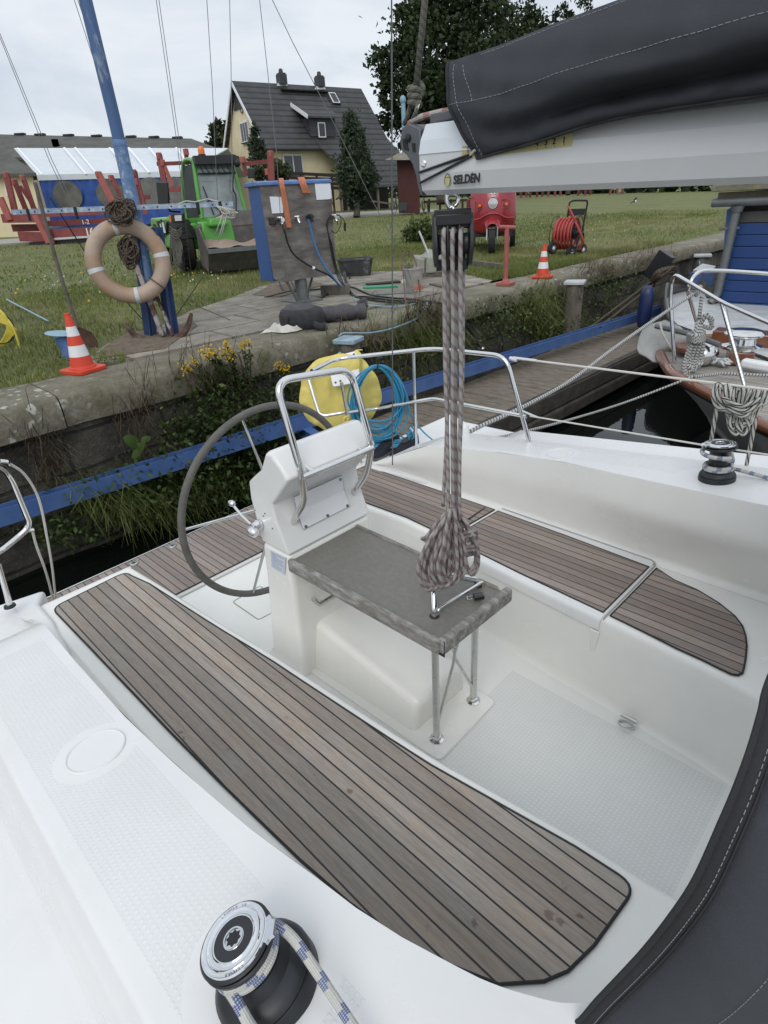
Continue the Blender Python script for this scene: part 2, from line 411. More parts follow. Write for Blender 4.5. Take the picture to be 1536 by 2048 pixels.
# land
M['cap'] = mat('mossy cap stone', (.215, .196, .152), .9, var=.28, scale=5, bump=.5, bscale=26, col2=(.15, .14, .085), c2amt=.75, c2scale=2.4)
def lichen_stone(name):
    n = N(name); f = n.noise(4.5, 7); g = n.noise(28, 6, rough=.7); d = n.noise(2.0, 6)
    c = n.mix(n.rng(f, .35, .65, 0, 1), (.235, .215, .165), (.15, .135, .092)); c = n.mix(n.rng(g, .42, .66, 0, .5), c, (.07, .062, .045))
    c = n.mix(n.rng(d, .55, .68, 0, .7), c, (.085, .085, .035))
    lv = node(n.nt, 'ShaderNodeTexVoronoi', i_Scale=9.0); lv.inputs['Randomness'].default_value = 1
    nv = node(n.nt, 'ShaderNodeVectorMath', operation='ADD'); n.link(n.tc.outputs['Object'], nv.inputs[0])
    nn = node(n.nt, 'ShaderNodeTexNoise', i_Scale=14.0); n.link(n.tc.outputs['Object'], nn.inputs['Vector'])
    ns = node(n.nt, 'ShaderNodeVectorMath', operation='SCALE'); ns.inputs['Scale'].default_value = .12; n.link(nn.outputs['Color'], ns.inputs[0]); n.link(ns.outputs[0], nv.inputs[1]); n.link(nv.outputs[0], lv.inputs['Vector'])
    keep = n.rng(n.noise(1.1, 3), .46, .60, 0, 1)
    li = n.math('MULTIPLY', n.rng(lv.outputs['Distance'], .20, .30, 1, 0), keep)
    c = n.mix(n.math('MULTIPLY', li, .85), c, (.46, .46, .40))
    return n.out(c, .93, n.math('ADD', g, f), .6, .02)
M['lichen'] = lichen_stone('lichened cap stone')
def wall_mat():
    n = N('damp quay masonry'); x, y, z = n.sep()
    br = node(n.nt, 'ShaderNodeTexBrick'); n.link(n.comb(x, z, 0.0), br.inputs['Vector'])
    br.inputs['Scale'].default_value = 1.0; br.inputs['Brick Width'].default_value = .85; br.inputs['Row Height'].default_value = .33; br.inputs['Mortar Size'].default_value = .016
    br.inputs['Mortar Smooth'].default_value = .4
    f = n.noise(3, 7); g = n.noise(22, 6, rough=.72); w = n.noise(60, 5, rough=.7)
    c = n.mix(n.rng(f, .36, .62, 0, 1), (.125, .112, .092), (.050, .046, .040)); c = n.mix(n.rng(g, .54, .7, 0, .7), c, (.23, .21, .175))
    c = n.mix(n.rng(n.noise(5, 5), .55, .7, 0, .6), c, (.035, .045, .018)); c = n.mix(n.rng(w, .60, .70, 0, .65), c, (.36, .345, .30))
    c = n.mix(n.math('MULTIPLY', br.outputs['Fac'], .7), c, (.02, .018, .015))
    return n.out(c, .9, n.math('SUBTRACT', n.math('ADD', g, f), n.math('MULTIPLY', br.outputs['Fac'], 1.2)), .9, .05)
M['wall'] = wall_mat()
def flag_mat():
    n = N('worn paving flags'); x, y, z = n.sep()
    br = node(n.nt, 'ShaderNodeTexBrick'); br.offset = .37
    n.link(n.comb(x, y, 0.0), br.inputs['Vector']); br.inputs['Scale'].default_value = 1; br.inputs['Brick Width'].default_value = 1.15; br.inputs['Row Height'].default_value = .62; br.inputs['Mortar Size'].default_value = .022
    br.inputs['Color1'].default_value = (.275, .25, .205, 1); br.inputs['Color2'].default_value = (.205, .185, .152, 1); br.inputs['Mortar'].default_value = (.12, .11, .085, 1)
    f = n.noise(4, 7); g = n.noise(30, 6, rough=.7); a = n.rng(f, .3, .7, .62, 1.35)
    c = n.mix(1.0, br.outputs['Color'], n.comb(a, a, a), 'MULTIPLY'); c = n.mix(n.rng(g, .5, .72, 0, .5), c, (.37, .345, .30))
    c = n.mix(n.rng(n.noise(1.6, 5), .56, .68, 0, .55), c, (.17, .145, .11))
    return n.out(c, .88, n.math('SUBTRACT', n.math('ADD', f, n.math('MULTIPLY', g, .6)), br.outputs['Fac']), .55, .02)
M['flag'] = flag_mat()
def lawn_mat():
    n = N('lawn'); f = n.noise(.55, 6); g = n.noise(3.2, 6, rough=.7); h = n.noise(26, 5, rough=.75)
    c = n.mix(n.rng(f, .38, .62, 0, 1), (.125, .155, .045), (.19, .20, .075)); c = n.mix(n.rng(g, .42, .64, 0, .75), c, (.255, .235, .115))
    c = n.mix(n.rng(h, .4, .68, 0, .6), c, (.065, .090, .024))
    return n.out(c, .95, h, .9, .05)
M['lawn'] = lawn_mat()
M['bluebar'] = mat('pale blue flaking bar', (.24, .33, .45), .6, var=.25, scale=12, col2=(.48, .52, .56), c2amt=.8, c2scale=16)
M['bluedark'] = mat('dark blue plate', (.022, .052, .145), .55, var=.2, scale=6)
M['gravel'] = mat('pale gravel', (.33, .315, .28), .95, var=.25, scale=30, bump=.4, bscale=90)
M['dirt'] = mat('trodden soil', (.15, .115, .085), .95, var=.4, scale=12, bump=.6, bscale=40, col2=(.14, .115, .075), c2amt=.6)
def water_mat():
    n = N('dark harbour water'); b = n.bs
    b.inputs['Base Color'].default_value = (.004, .0055, .0045, 1); b.inputs['Roughness'].default_value = .02; b.inputs['IOR'].default_value = 1.33
    w = n.noise(1.6, 3); w2 = n.noise(7, 2)
    return n.out(None, None, n.math('ADD', w, n.math('MULTIPLY', w2, .15)), .05, .05)
M['water'] = water_mat()
M['bluebeam'] = mat('blue painted steel', (.060, .125, .31), .5, var=.12, scale=5, col2=(.10, .17, .34), c2amt=.4, c2scale=4)
M['bluemast'] = mat('chipped blue mast paint', (.055, .115, .25), .55, var=.2, scale=6, stretch=(1, 1, .3), col2=(.30, .37, .45), c2amt=.9, c2scale=3.2, thr=(.56, .62))
M['bluemast2'] = mat('flaking pale blue paint', (.12, .21, .38), .6, var=.3, scale=14, col2=(.42, .47, .52), c2amt=.8, c2scale=13, thr=(.54, .62))
M['bluewood'] = mat('blue painted panel', (.028, .080, .25), .5, var=.15, scale=3)
M['bluetop'] = mat('light blue painted lid', (.075, .15, .36), .5, var=.2, scale=6, col2=(.16, .22, .33), c2amt=.4)
M['plywood'] = mat('weathered plywood', (.145, .132, .12), .85, var=.4, scale=7, stretch=(.5, .5, 1.6), bump=.3, bscale=30, col2=(.23, .21, .19), c2amt=.7, c2scale=4)
M['strap'] = mat('orange webbing', (.48, .17, .085), .8, var=.2, scale=30, bump=.2, bscale=90)
M['rust'] = mat('rusty iron', (.085, .045, .032), .85, .2, var=.4, scale=14, bump=.4, bscale=40, col2=(.20, .155, .13), c2amt=.6, c2scale=8)
M['rustw'] = mat('rusty flaking white iron', (.34, .31, .29), .8, .1, var=.3, scale=10, bump=.3, bscale=30, col2=(.09, .045, .03), c2amt=.95, c2scale=7, thr=(.47, .53))
M['conered'] = mat('orange red cone plastic', (.62, .055, .022), .45, var=.12, scale=8)
M['conewhite'] = mat('white reflective band', (.72, .73, .74), .4, var=.06, scale=20)
M['ring'] = mat('sun bleached ring buoy', (.42, .325, .255), .7, var=.2, scale=6, bump=.12, bscale=60, col2=(.28, .165, .09), c2amt=.8, c2scale=3)
M['tape'] = mat('grey white tape', (.55, .57, .58), .5, var=.12, scale=20)
M['oldwood'] = mat('grey old timber', (.13, .115, .095), .9, var=.4, scale=10, stretch=(1, 1, .2), bump=.4, bscale=40)
M['handle'] = mat('worn ash handle', (.12, .105, .09), .8, var=.3, scale=14)
M['spade'] = mat('brown rusty blade', (.10, .055, .040), .75, .3, var=.3, scale=12)
M['red'] = mat('faded red steel', (.235, .052, .050), .6, var=.22, scale=5, col2=(.21, .07, .06), c2amt=.6, c2scale=3)
M['redd'] = mat('dark red steel', (.15, .028, .028), .6, var=.2, scale=5)
M['redpink'] = mat('sun bleached red steel', (.36, .10, .085), .6, var=.15, scale=5)
M['green'] = mat('bright green paint', (.075, .30, .035), .38, var=.1, scale=4, coat=.3)
M['glassc'] = mat('cab glass', (.020, .026, .026), .45, var=.3, spec=.12)
M['glassw'] = mat('pale reflecting windscreen', (.20, .235, .24), .10, var=.3, scale=3, spec=.8)
M['tyre'] = mat('tyre rubber', (.022, .021, .020), .85, var=.3, scale=18, bump=.3, bscale=40)
M['bucket'] = mat('worn grey steel', (.105, .10, .095), .55, .45, var=.25, scale=6, col2=(.16, .13, .11), c2amt=.6)
M['sand'] = mat('pinkish sand', (.32, .235, .19), .95, var=.2, scale=20, bump=.5, bscale=60)
M['amber'] = mat('amber lens', (.70, .17, .02), .25, var=.1)
M['lamp'] = mat('lamp glass', (.55, .57, .60), .1, .4, var=.3, scale=30)
M['darksteel'] = mat('dark steel', (.03, .03, .032), .5, .5, var=.2)
M['tentw'] = mat('white tarpaulin', (.60, .64, .67), .45, var=.05, scale=2)
M['tentb'] = mat('blue tarpaulin', (.026, .080, .31), .5, var=.25, scale=2.5, bump=.5, bscale=3)
M['tentwin'] = mat('clear sheet window', (.13, .13, .12), .2, var=.35, scale=1.6)
M['shedroof'] = mat('grey fibre cement roof', (.095, .095, .085), .9, var=.25, scale=1.2, bump=.2, bscale=8)
M['shedwall'] = mat('shed wall', (.30, .27, .2), .9, var=.12)
M['render'] = mat('yellow house render', (.70, .61, .40), .92, var=.09, scale=1.5)
M['win'] = mat('dark window pane', (.012, .014, .017), .08, var=.2, spec=.8)
M['winframe'] = mat('white window frame', (.72, .73, .74), .5, var=.03)
def tile_mat():
    n = N('dark roof tiles'); x, y, z = n.sep()
    w = n.math('FRACT', n.math('MULTIPLY', z, 2.62)); v = n.math('FRACT', n.math('MULTIPLY', y, 3.3))
    f = n.noise(1.4, 5); d = n.noise(9, 4)
    c = n.mix(n.rng(f, .35, .65, 0, 1), (.034, .0345, .036), (.055, .055, .054)); c = n.mix(n.rng(d, .55, .75, 0, .6), c, (.075, .075, .07))
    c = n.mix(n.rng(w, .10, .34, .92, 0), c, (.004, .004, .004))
    return n.out(c, .6, n.math('ADD', n.math('MULTIPLY', w, -1.0), n.math('MULTIPLY', v, .3)), .8, .06)
M['tiles'] = tile_mat()
M['slate'] = mat('slate cladding', (.036, .038, .043), .55, var=.35, scale=4)
M['darkwood'] = mat('dark brown boards', (.026, .018, .014), .8, var=.3, scale=4)
M['shedred'] = mat('dark red boards', (.060, .014, .012), .75, var=.25, scale=4)
M['bark'] = mat('bark', (.06, .05, .04), .95, var=.4, scale=8, bump=.6)
def leaf(name, cols, trans=.25, rough=.55):
    n = N(name); oi = n.nt.nodes.new('ShaderNodeAttribute'); oi.attribute_name = 'tone'
    c = n.ramp(oi.outputs['Fac'], [(i / (len(cols) - 1), k) for i, k in enumerate(cols)])
    f = n.noise(1.2, 3); a = n.rng(f, .3, .7, .72, 1.28); c = n.mix(1.0, c, n.comb(a, a, a), 'MULTIPLY')
    n.out(c, rough); n.bs.inputs['Specular IOR Level'].default_value = .3
    if trans:
        t = n.nt.nodes.new('ShaderNodeBsdfTranslucent'); n.link(c, t.inputs['Color']); mx = n.nt.nodes.new('ShaderNodeMixShader'); mx.inputs[0].default_value = trans
        o = n.nt.nodes['Material Output']; n.link(n.bs.outputs[0], mx.inputs[1]); n.link(t.outputs[0], mx.inputs[2]); n.link(mx.outputs[0], o.inputs['Surface'])
    return n.m
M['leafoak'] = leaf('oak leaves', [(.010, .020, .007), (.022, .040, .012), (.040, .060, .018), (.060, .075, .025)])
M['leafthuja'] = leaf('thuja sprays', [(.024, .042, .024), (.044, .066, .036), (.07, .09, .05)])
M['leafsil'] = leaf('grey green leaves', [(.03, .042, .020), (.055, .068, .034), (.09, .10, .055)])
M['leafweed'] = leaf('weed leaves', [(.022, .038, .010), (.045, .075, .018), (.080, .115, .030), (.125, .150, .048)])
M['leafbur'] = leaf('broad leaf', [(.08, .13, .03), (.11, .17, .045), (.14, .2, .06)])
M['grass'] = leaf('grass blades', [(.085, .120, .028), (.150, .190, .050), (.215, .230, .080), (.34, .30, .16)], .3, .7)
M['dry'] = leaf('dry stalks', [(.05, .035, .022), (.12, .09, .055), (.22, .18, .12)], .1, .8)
M['petal'] = leaf('yellow florets', [(.55, .33, .010), (.72, .47, .02), (.80, .58, .05)], .2, .7)
M['daisy'] = mat('white petals', (.62, .62, .56), .8)
M['pontoon'] = mat('wet grey boards', (.155, .128, .098), .8, var=.35, scale=6, stretch=(3, 1, 3), bump=.3, bscale=30, col2=(.16, .14, .11), c2amt=.5)
M['pontoond'] = mat('dark wet timber', (.052, .046, .038), .85, var=.45, scale=6, bump=.4, bscale=25)
M['varnish'] = mat('varnished mahogany', (.19, .068, .032), .2, var=.25, scale=6, stretch=(6, 1, 1), coat=.7)
M['hullw'] = mat('off white hull paint', (.42, .425, .40), .35, var=.08, scale=2)
M['hulld'] = mat('dark grey hull', (.07, .068, .064), .45, var=.25, scale=3)
M['deckw'] = mat('scuffed white steel deck', (.50, .515, .52), .5, var=.12, scale=4, col2=(.25, .26, .26), c2amt=.35, c2scale=5)
M['deckteak'] = teak('weathered laid deck', 6.0, .05, (.34, .32, .29), (.36, .32, .27), (.36, .345, .33))
M['galv'] = mat('galvanised gutter', (.155, .165, .165), .5, .35, var=.15, scale=8)
M['siding'] = mat('blue boat house boards', (.013, .047, .165), .45, var=.1, scale=3)
M['tarp'] = mat('grey tarp', (.34, .34, .33), .6, var=.15, scale=6, bump=.3, bscale=12)
M['navy'] = mat('navy fender', (.010, .022, .085), .4, var=.1)
M['tuk'] = mat('crimson scooter paint', (.30, .020, .030), .3, var=.06, coat=.5)
M['hosered'] = mat('red rubber hose', (.40, .055, .045), .5, var=.15, scale=9)
M['hoseyel'] = mat('yellow hose', (.58, .47, .06), .5, var=.12, scale=9)
M['hoseblue'] = mat('blue hose', (.05, .20, .45), .4, var=.12, scale=9)
M['hosepale'] = mat('pale blue hose', (.22, .36, .45), .45, var=.12, scale=9)
M['cableblk'] = mat('black cable', (.012, .012, .013), .5, var=.2, scale=9)
M['cablered'] = mat('brown red cable', (.10, .03, .022), .55, var=.2, scale=9)
M['bagblk'] = mat('charcoal backpack cloth', (.030, .030, .034), .8, var=.3, scale=14, bump=.3, bscale=30)
M['jacket'] = mat('dark grey jacket', (.070, .067, .076), .8, var=.25, scale=16, bump=.4, bscale=12)
M['cloth'] = mat('crumpled white cloth', (.56, .54, .49), .85, var=.12, scale=10)
M['rag'] = mat('pale green grey rag', (.30, .31, .26), .95, var=.15, scale=22, bump=.5, bscale=70)
M['greenmat'] = mat('green plastic board', (.012, .26, .13), .4, var=.1)
M['tub'] = mat('black mortar tub', (.045, .048, .05), .6, var=.4, scale=7, col2=(.28, .28, .27), c2amt=.7, c2scale=6, thr=(.56, .66))
M['pail'] = mat('cement splashed pail', (.29, .28, .255), .7, var=.25, scale=9, col2=(.42, .40, .36), c2amt=.6)
M['birdblk'] = mat('black feathers', (.01, .011, .016), .5)
# ---------------------------------------------------------------- camera, sky, sun
cam = bpy.data.cameras.new('camera'); camo = bpy.data.objects.new('camera', cam); COL.objects.link(camo)
cam.sensor_fit = 'VERTICAL'; cam.sensor_height = 36.0; cam.lens = FPX / 2048 * 36.0; cam.clip_start = .02; cam.clip_end = 3000
camo.matrix_world = Matrix.Translation(EYE) @ ROT.transposed().to_4x4(); SC.camera = camo
SUN_AZ, SUN_EL = rad(212), rad(44)      # direction the light comes from: azimuth from +X towards +Y
w = bpy.data.worlds.new('World'); SC.world = w; w.use_nodes = True; nt = w.node_tree
bg = nt.nodes['Background']; sky = node(nt, 'ShaderNodeTexSky', sky_type='NISHITA', sun_disc=False)
sky.sun_elevation = SUN_EL; sky.sun_rotation = PI / 2 - SUN_AZ; sky.air_density = 1.0; sky.dust_density = 2.0
tc = node(nt, 'ShaderNodeTexCoord'); sp = node(nt, 'ShaderNodeSeparateXYZ'); nt.links.new(tc.outputs['Generated'], sp.inputs[0])
mp = node(nt, 'ShaderNodeMapping'); mp.inputs['Scale'].default_value = (1.6, 1.6, 4.2); nt.links.new(tc.outputs['Generated'], mp.inputs['Vector'])
nz = node(nt, 'ShaderNodeTexNoise', i_Scale=2.1, i_Detail=7.0, i_Roughness=.55); nz.inputs['Distortion'].default_value = .35; nt.links.new(mp.outputs[0], nz.inputs['Vector'])
rp = node(nt, 'ShaderNodeValToRGB'); e = rp.color_ramp.elements; e[0].position = .34; e[0].color = (5.55, 6.2, 7.0, 1); e[1].position = .62; e[1].color = (7.6, 7.95, 8.4, 1); nt.links.new(nz.outputs['Fac'], rp.inputs[0])
zr = node(nt, 'ShaderNodeMapRange'); zr.inputs['From Min'].default_value = .25; zr.inputs['From Max'].default_value = .95; zr.inputs['To Min'].default_value = 1.0; zr.inputs['To Max'].default_value = 1.30; nt.links.new(sp.outputs['Z'], zr.inputs['Value'])
vm = node(nt, 'ShaderNodeVectorMath', operation='SCALE'); nt.links.new(rp.outputs[0], vm.inputs[0]); nt.links.new(zr.outputs[0], vm.inputs['Scale'])
mx = node(nt, 'ShaderNodeMix', data_type='RGBA'); mx.inputs['Factor'].default_value = .9; nt.links.new(sky.outputs[0], mx.inputs['A']); nt.links.new(vm.outputs[0], mx.inputs['B'])
nt.links.new(mx.outputs['Result'], bg.inputs['Color']); bg.inputs['Strength'].default_value = .1
sl = bpy.data.lights.new('sun', 'SUN'); so = bpy.data.objects.new('sun', sl); COL.objects.link(so); sl.energy = .95; sl.angle = rad(35); sl.color = (1, .97, .92)
sd = Vector((math.cos(SUN_AZ) * math.cos(SUN_EL), math.sin(SUN_AZ) * math.cos(SUN_EL), math.sin(SUN_EL)))
so.rotation_euler = sd.to_track_quat('Z', 'Y').to_euler()
SC.view_settings.view_transform = 'Standard'; SC.view_settings.look = 'None'; SC.view_settings.exposure = .2; SC.view_settings.gamma = 1
SC.cycles.max_bounces = 8; SC.cycles.glossy_bounces = 4; SC.cycles.transparent_max_bounces = 8
SC.cycles.use_denoising = True
# ---------------------------------------------------------------- water
mb = MB(); mb.prism([(-60, -60), (120, -60), (120, 5.6), (-60, 5.6)], -.98, -.95)
o = obj('water', mb, M['water'], None, smooth=0, kind='structure')
def rope_obj(name, paths, r, m, parent=None, n=8, local=False):
    """one mesh of tubes with UV (u = metres along, v = round) for the braid materials"""
    vs = []; fs = []; uvs = []
    off = Vector((0, 0, 0))
    if parent is not None and not local:
        p = parent
        while p is not None: off += Vector(p.location); p = p.parent
    ub = 0
    for path in paths:
        t = MB(); t.tube(path, r, n, caps=True); o = len(vs); vs += [tuple(Vector(v) - off) for v in t.v]
        L = [0]
        for i in range(1, len(path)): L.append(L[-1] + (Vector(path[i]) - Vector(path[i - 1])).length)
        for f in t.f:
            fs.append([i + o for i in f])
            if len(f) == 4 and n != 4:
                i0 = f[0] // n; j0 = f[0] % n
                uvs += [(ub + L[i0], j0 / n), (ub + L[i0], (j0 + 1) / n), (ub + L[i0 + 1], (j0 + 1) / n), (ub + L[i0 + 1], j0 / n)]
            else: uvs += [(ub, 0)] * len(f)
        ub += L[-1] + .013
    me = bpy.data.meshes.new(name); me.from_pydata(vs, [], fs); me.materials.append(m)
    uv = me.uv_layers.new(name='UVMap'); uv.data.foreach_set('uv', [c for q in uvs for c in q])
    me.polygons.foreach_set('use_smooth', [True] * len(me.polygons)); me.update()
    o = bpy.data.objects.new(name, me); COL.objects.link(o)
    if parent is not None: o.parent = parent
    return o
def interp(tab, y):
    if y <= tab[0][0]: return tab[0][1]
    for (a, b), (c, d) in zip(tab, tab[1:]):
        if y <= c: return b + (d - b) * (y - a) / (c - a)
    return tab[-1][1]

yacht = empty('sailing_yacht', YR, 'white sailing yacht in the foreground with teak cockpit benches and large grey steering wheel', 'sailing yacht')
CX = 1.455
SOLE = -.42
def zc(y): return .517 - .115 * y          # top of the coamings, rising forward
# --- benches, well, coaming inner faces: one moulding lofted along Y
t_in = [(.0, 1.04), (.236, 1.016), (.349, 1.012), (.859, .945), (1.457, .911), (1.639, .902), (2.0, .870), (2.547, .833), (2.8, .812)]
_r = [atz(*q, 0) for q in ((1463, 1350.5), (1400, 1320), (1353, 1298), (1290, 1267), (1210, 1228.5), (1080, 1167.5), (961, 1110), (841, 1046), (705, 997))]
t_inR = [(p.y, p.x) for p in _r]; t_inR = [(0.0, t_inR[0][1] - .05)] + t_inR
c_inL = [(-.9, .46), (.0, .455), (.189, .425), (.335, .385), (.454, .356), (.652, .336), (.771, .319), (.965, .306), (1.142, .296), (1.412, .288), (1.816, .293), (2.174, .302)]
c_inR = [(-.9, 2.45), (.357, 2.456), (.959, 2.55), (1.277, 2.612), (1.7, 2.62), (2.229, 2.574)]
def prof(y):
    bi = interp(t_in, y) + .035; bo = .385
    L = interp(c_inL, y); R = interp(c_inR, y); bR = 2 * CX - bo
    h = zc(y)
    if y > 2.2: h = max(.02, zc(2.2) - (y - 2.2) * .48)
    tl = [(L, h, 0), (max(L, bo - .030), .006, .012), (bo - .016, -.02, .004), (bo, 0.0, .006), (bi, 0.0, .022), (bi + .012, -.06, .01), (bi + .02, SOLE - .006, .05)]
    r_i = interp(t_inR, y) - .035
    tr = [(r_i - .02, SOLE - .006, .05), (r_i - .012, -.06, .01), (r_i, 0, .022), (bR, 0, .008), (bR + .02, -.012, .006), (bR + .05, .014, .03), (R - .03, h * .62, .05), (R, h, 0)]
    pts = tl + tr
    return fillet([(p[0], y, p[1]) for p in pts], [p[2] for p in pts], 4)
mb = MB()
ys = [.06, .12, .2, .3, .4, .5, .65, .8, 1.0, 1.25, 1.5, 1.75, 2.0, 2.2, 2.3, 2.4, 2.5, 2.6, 2.7, 2.79]
mb.loft([prof(y) for y in ys], closed=False)
obj('cockpit_moulding', mb, M['gelw'], yacht, smooth=50)
# aft faces of benches, transom walls
mb = MB()
for sgn in (0, 1):
    X = lambda x: x if not sgn else 2 * CX - x
    bi = interp(t_in, 2.79) + .035
    P = [(X(.30), 2.792, .0), (X(bi), 2.792, .0), (X(bi + .02), 2.792, SOLE), (X(.30), 2.792, SOLE)]
    mb = MB(); mb.extrude(P, (0, .012, 0)); obj('transom_wall', mb, M['gel'], yacht, smooth=30, bevel=.004)
# sole: forward studded part and pale aft part
mb = MB(); mb.prism([(.93, .05), (1.98, .05), (2.06, 2.93), (.85, 2.93)], SOLE - .03, SOLE)
obj('cockpit_sole', mb, M['solens'], yacht, smooth=0)
# raised tunnel under the table and the foot pad of the legs
mb = MB()
def ring_y(y, w0, w1, h): return [(CX - w0, y, SOLE - .01), (CX - w1, y, SOLE + h), (CX + w1, y, SOLE + h), (CX + w0, y, SOLE - .01)]
mb.loft([ring_y(1.20, .185, .155, .16), ring_y(1.90, .21, .155, .27)], closed=True)
obj('floor_tunnel', mb, M['gelw'], yacht, smooth=40, bevel=.03, seg=4)
mb = MB(); mb.prism(fillet([(CX - .22, 1.03, 0), (CX + .20, 1.04, 0), (CX + .22, 1.95, 0), (CX - .24, 1.95, 0)], .03, 4, True), SOLE, SOLE + .012)
obj('floor_plinth', mb, M['gelw'], yacht, smooth=40, bevel=.008)
# inspection hatch line in the aft sole
mb = MB(); hp = [atz(*q, SOLE + .003) for q in ((465, 1206), (480, 1197), (527, 1175), (560, 1215), (531, 1238), (515, 1239))]
mb.tube(fillet([atz(465, 1204, SOLE), atz(520, 1172, SOLE), atz(570, 1212, SOLE), atz(517, 1240, SOLE)], .02, 4, True), .004, 6, closed=True)
obj('hatch_groove', mb, M['gap'], yacht)
# --- bench teak panels: outline, caulked border
def teak_panel(name, pts, m, z=.0, th=.007):
    mb = MB(); mb.prism([(p[0], p[1]) for p in pts], z + .0005, z + th)
    o = obj(name, mb, m, yacht, smooth=0)
    b = MB(); b.tube([(p[0], p[1], z + th - .0015) for p in pts], .0042, 6, closed=True)
    obj('caulk_border', b, M['caulk'], o)
    return o
def mir(p): return Vector((2 * CX - p[0], p[1], p[2] if len(p) > 2 else 0))
Lout = [(.430, 2.69), (.437, 2.3), (.447, 1.6), (.455, 1.3), (.463, 1.1), (.472, .9), (.488, .72), (.512, .58), (.555, .44)]
rc = [atz(*q, 0) for q in ((1347, 1161.7), (1394.7, 1182.4), (1436.3, 1207.7), (1469, 1234.4), (1484, 1254), (1490.5, 1275), (1492.7, 1295), (1490.5, 1318), (1487, 1338), (1484.5, 1347.5), (1475, 1352.6), (1462, 1350.5), (1440, 1340))]
Lfront = [(.60, .335), (.675, .262), (.73, .232), (.82, .212), (.925, .203)]
Lin_ = [(.859 - 0, .0)]
def inner_edge(y0, y1, n=14): return [(interp(t_in, y0 + (y1 - y0) * i / n), y0 + (y1 - y0) * i / n) for i in range(n + 1)]
outl = Lout + Lfront
aft = [(p.x, p.y) for p in fillet([(.80, 2.60, 0), (.808, 2.755, 0), (.43, 2.728, 0), (.431, 2.60, 0)], .055, 5)]
poly = aft[1:-1] + [p for p in outl if p[1] < 2.6] + [(p.x, p.y) for p in fillet([(.925, .203, 0), (1.018, .195, 0), (1.014, .34, 0)], .06, 5)][1:-1] + inner_edge(.36, 2.55)
bench_l = teak_panel('teak_bench_slats', poly, M['teakL'])
tag(bench_l, 'greyish weathered teak bench slats with black caulked seams, nearest the camera')
# right bench: lid panel, forward fixed panel, aft panel
def xr_in(y): return interp(t_inR, y)
xr_o = lambda y: 2.515 if y > .9 else 2.515 - (.9 - y) * .09
ycut = .752
fw = [(xr_in(.735), .735), (2.50, .728)] + [(p.x, p.y) for p in rc] + [(atz(*q, 0).x, atz(*q, 0).y) for q in ((1400, 1320), (1353, 1299), (1290, 1267))]
pr = teak_panel('teak_bench_slats', fw, M['teakR'])
tag(pr, 'brownish teak slats on the rounded front end of the far bench')
lid = [(xr_in(.768), .768), (2.488, .760), (2.51, 1.2), (2.522, 1.64), (xr_in(1.63), 1.66), (xr_in(1.2), 1.2)]
tag(teak_panel('teak_bench_slats', lid, M['teakR']), 'brownish teak slats on the far locker lid')
aftp = [(xr_in(1.675), 1.685), (2.524, 1.665), (2.524, 2.0), (2.515, 2.735), (xr_in(2.72), 2.735), (xr_in(2.3), 2.3), (xr_in(2), 2.0)]
tag(teak_panel('teak_bench_slats', aftp, M['teakR']), 'brownish teak slats at the aft end of the far bench')
# locker lid moulding over the far bench edge
mb = MB()
def lidsec(y):
    xi = xr_in(y) - .036
    return fillet([(2.56, y, -.004), (2.56, y, .0035), (xi - .012, y, .0035), (xi - .02, y, -.055), (xi + .02, y, -.055)], [0, .004, .02, .006, 0], 4)
mb.loft([lidsec(y) for y in (.757, .9, 1.2, 1.5, 1.66)], closed=False)
for y in (.757, 1.66):
    s = lidsec(y); mb.add(s, [tuple(range(len(s)))])
lidm = obj('locker_lid', mb, M['gel'], yacht, smooth=50)
mb = MB(); pl_ = [(xr_in(.75) - .02, .749, -.10), (xr_in(.75) - .038, .749, -.03), (xr_in(.75) - .025, .749, .002), (2.53, .744, .002), (2.556, .77, .004), (2.562, 1.2, .004), (2.566, 1.64, .004)]
mb.tube(fillet(pl_, .012, 4), .0045, 6); obj('lid_gap', mb, M['gap'], lidm)
# finger recess below the lid end
mb = MB(); a = Vector((xr_in(.77) - .056, .77, -.058)); mb.loft([[a + Vector((.004, -.022, 0)), a + Vector((-.005, -.022, 0)), a + Vector((-.005, .022, 0)), a + Vector((.004, .022, 0))], [a + Vector((.02, -.008, -.15)), a + Vector((.008, -.008, -.15)), a + Vector((.008, .006, -.15)), a + Vector((.02, .006, -.15))]])
obj('drain_channel', mb, M['gelw'], yacht, bevel=.003)
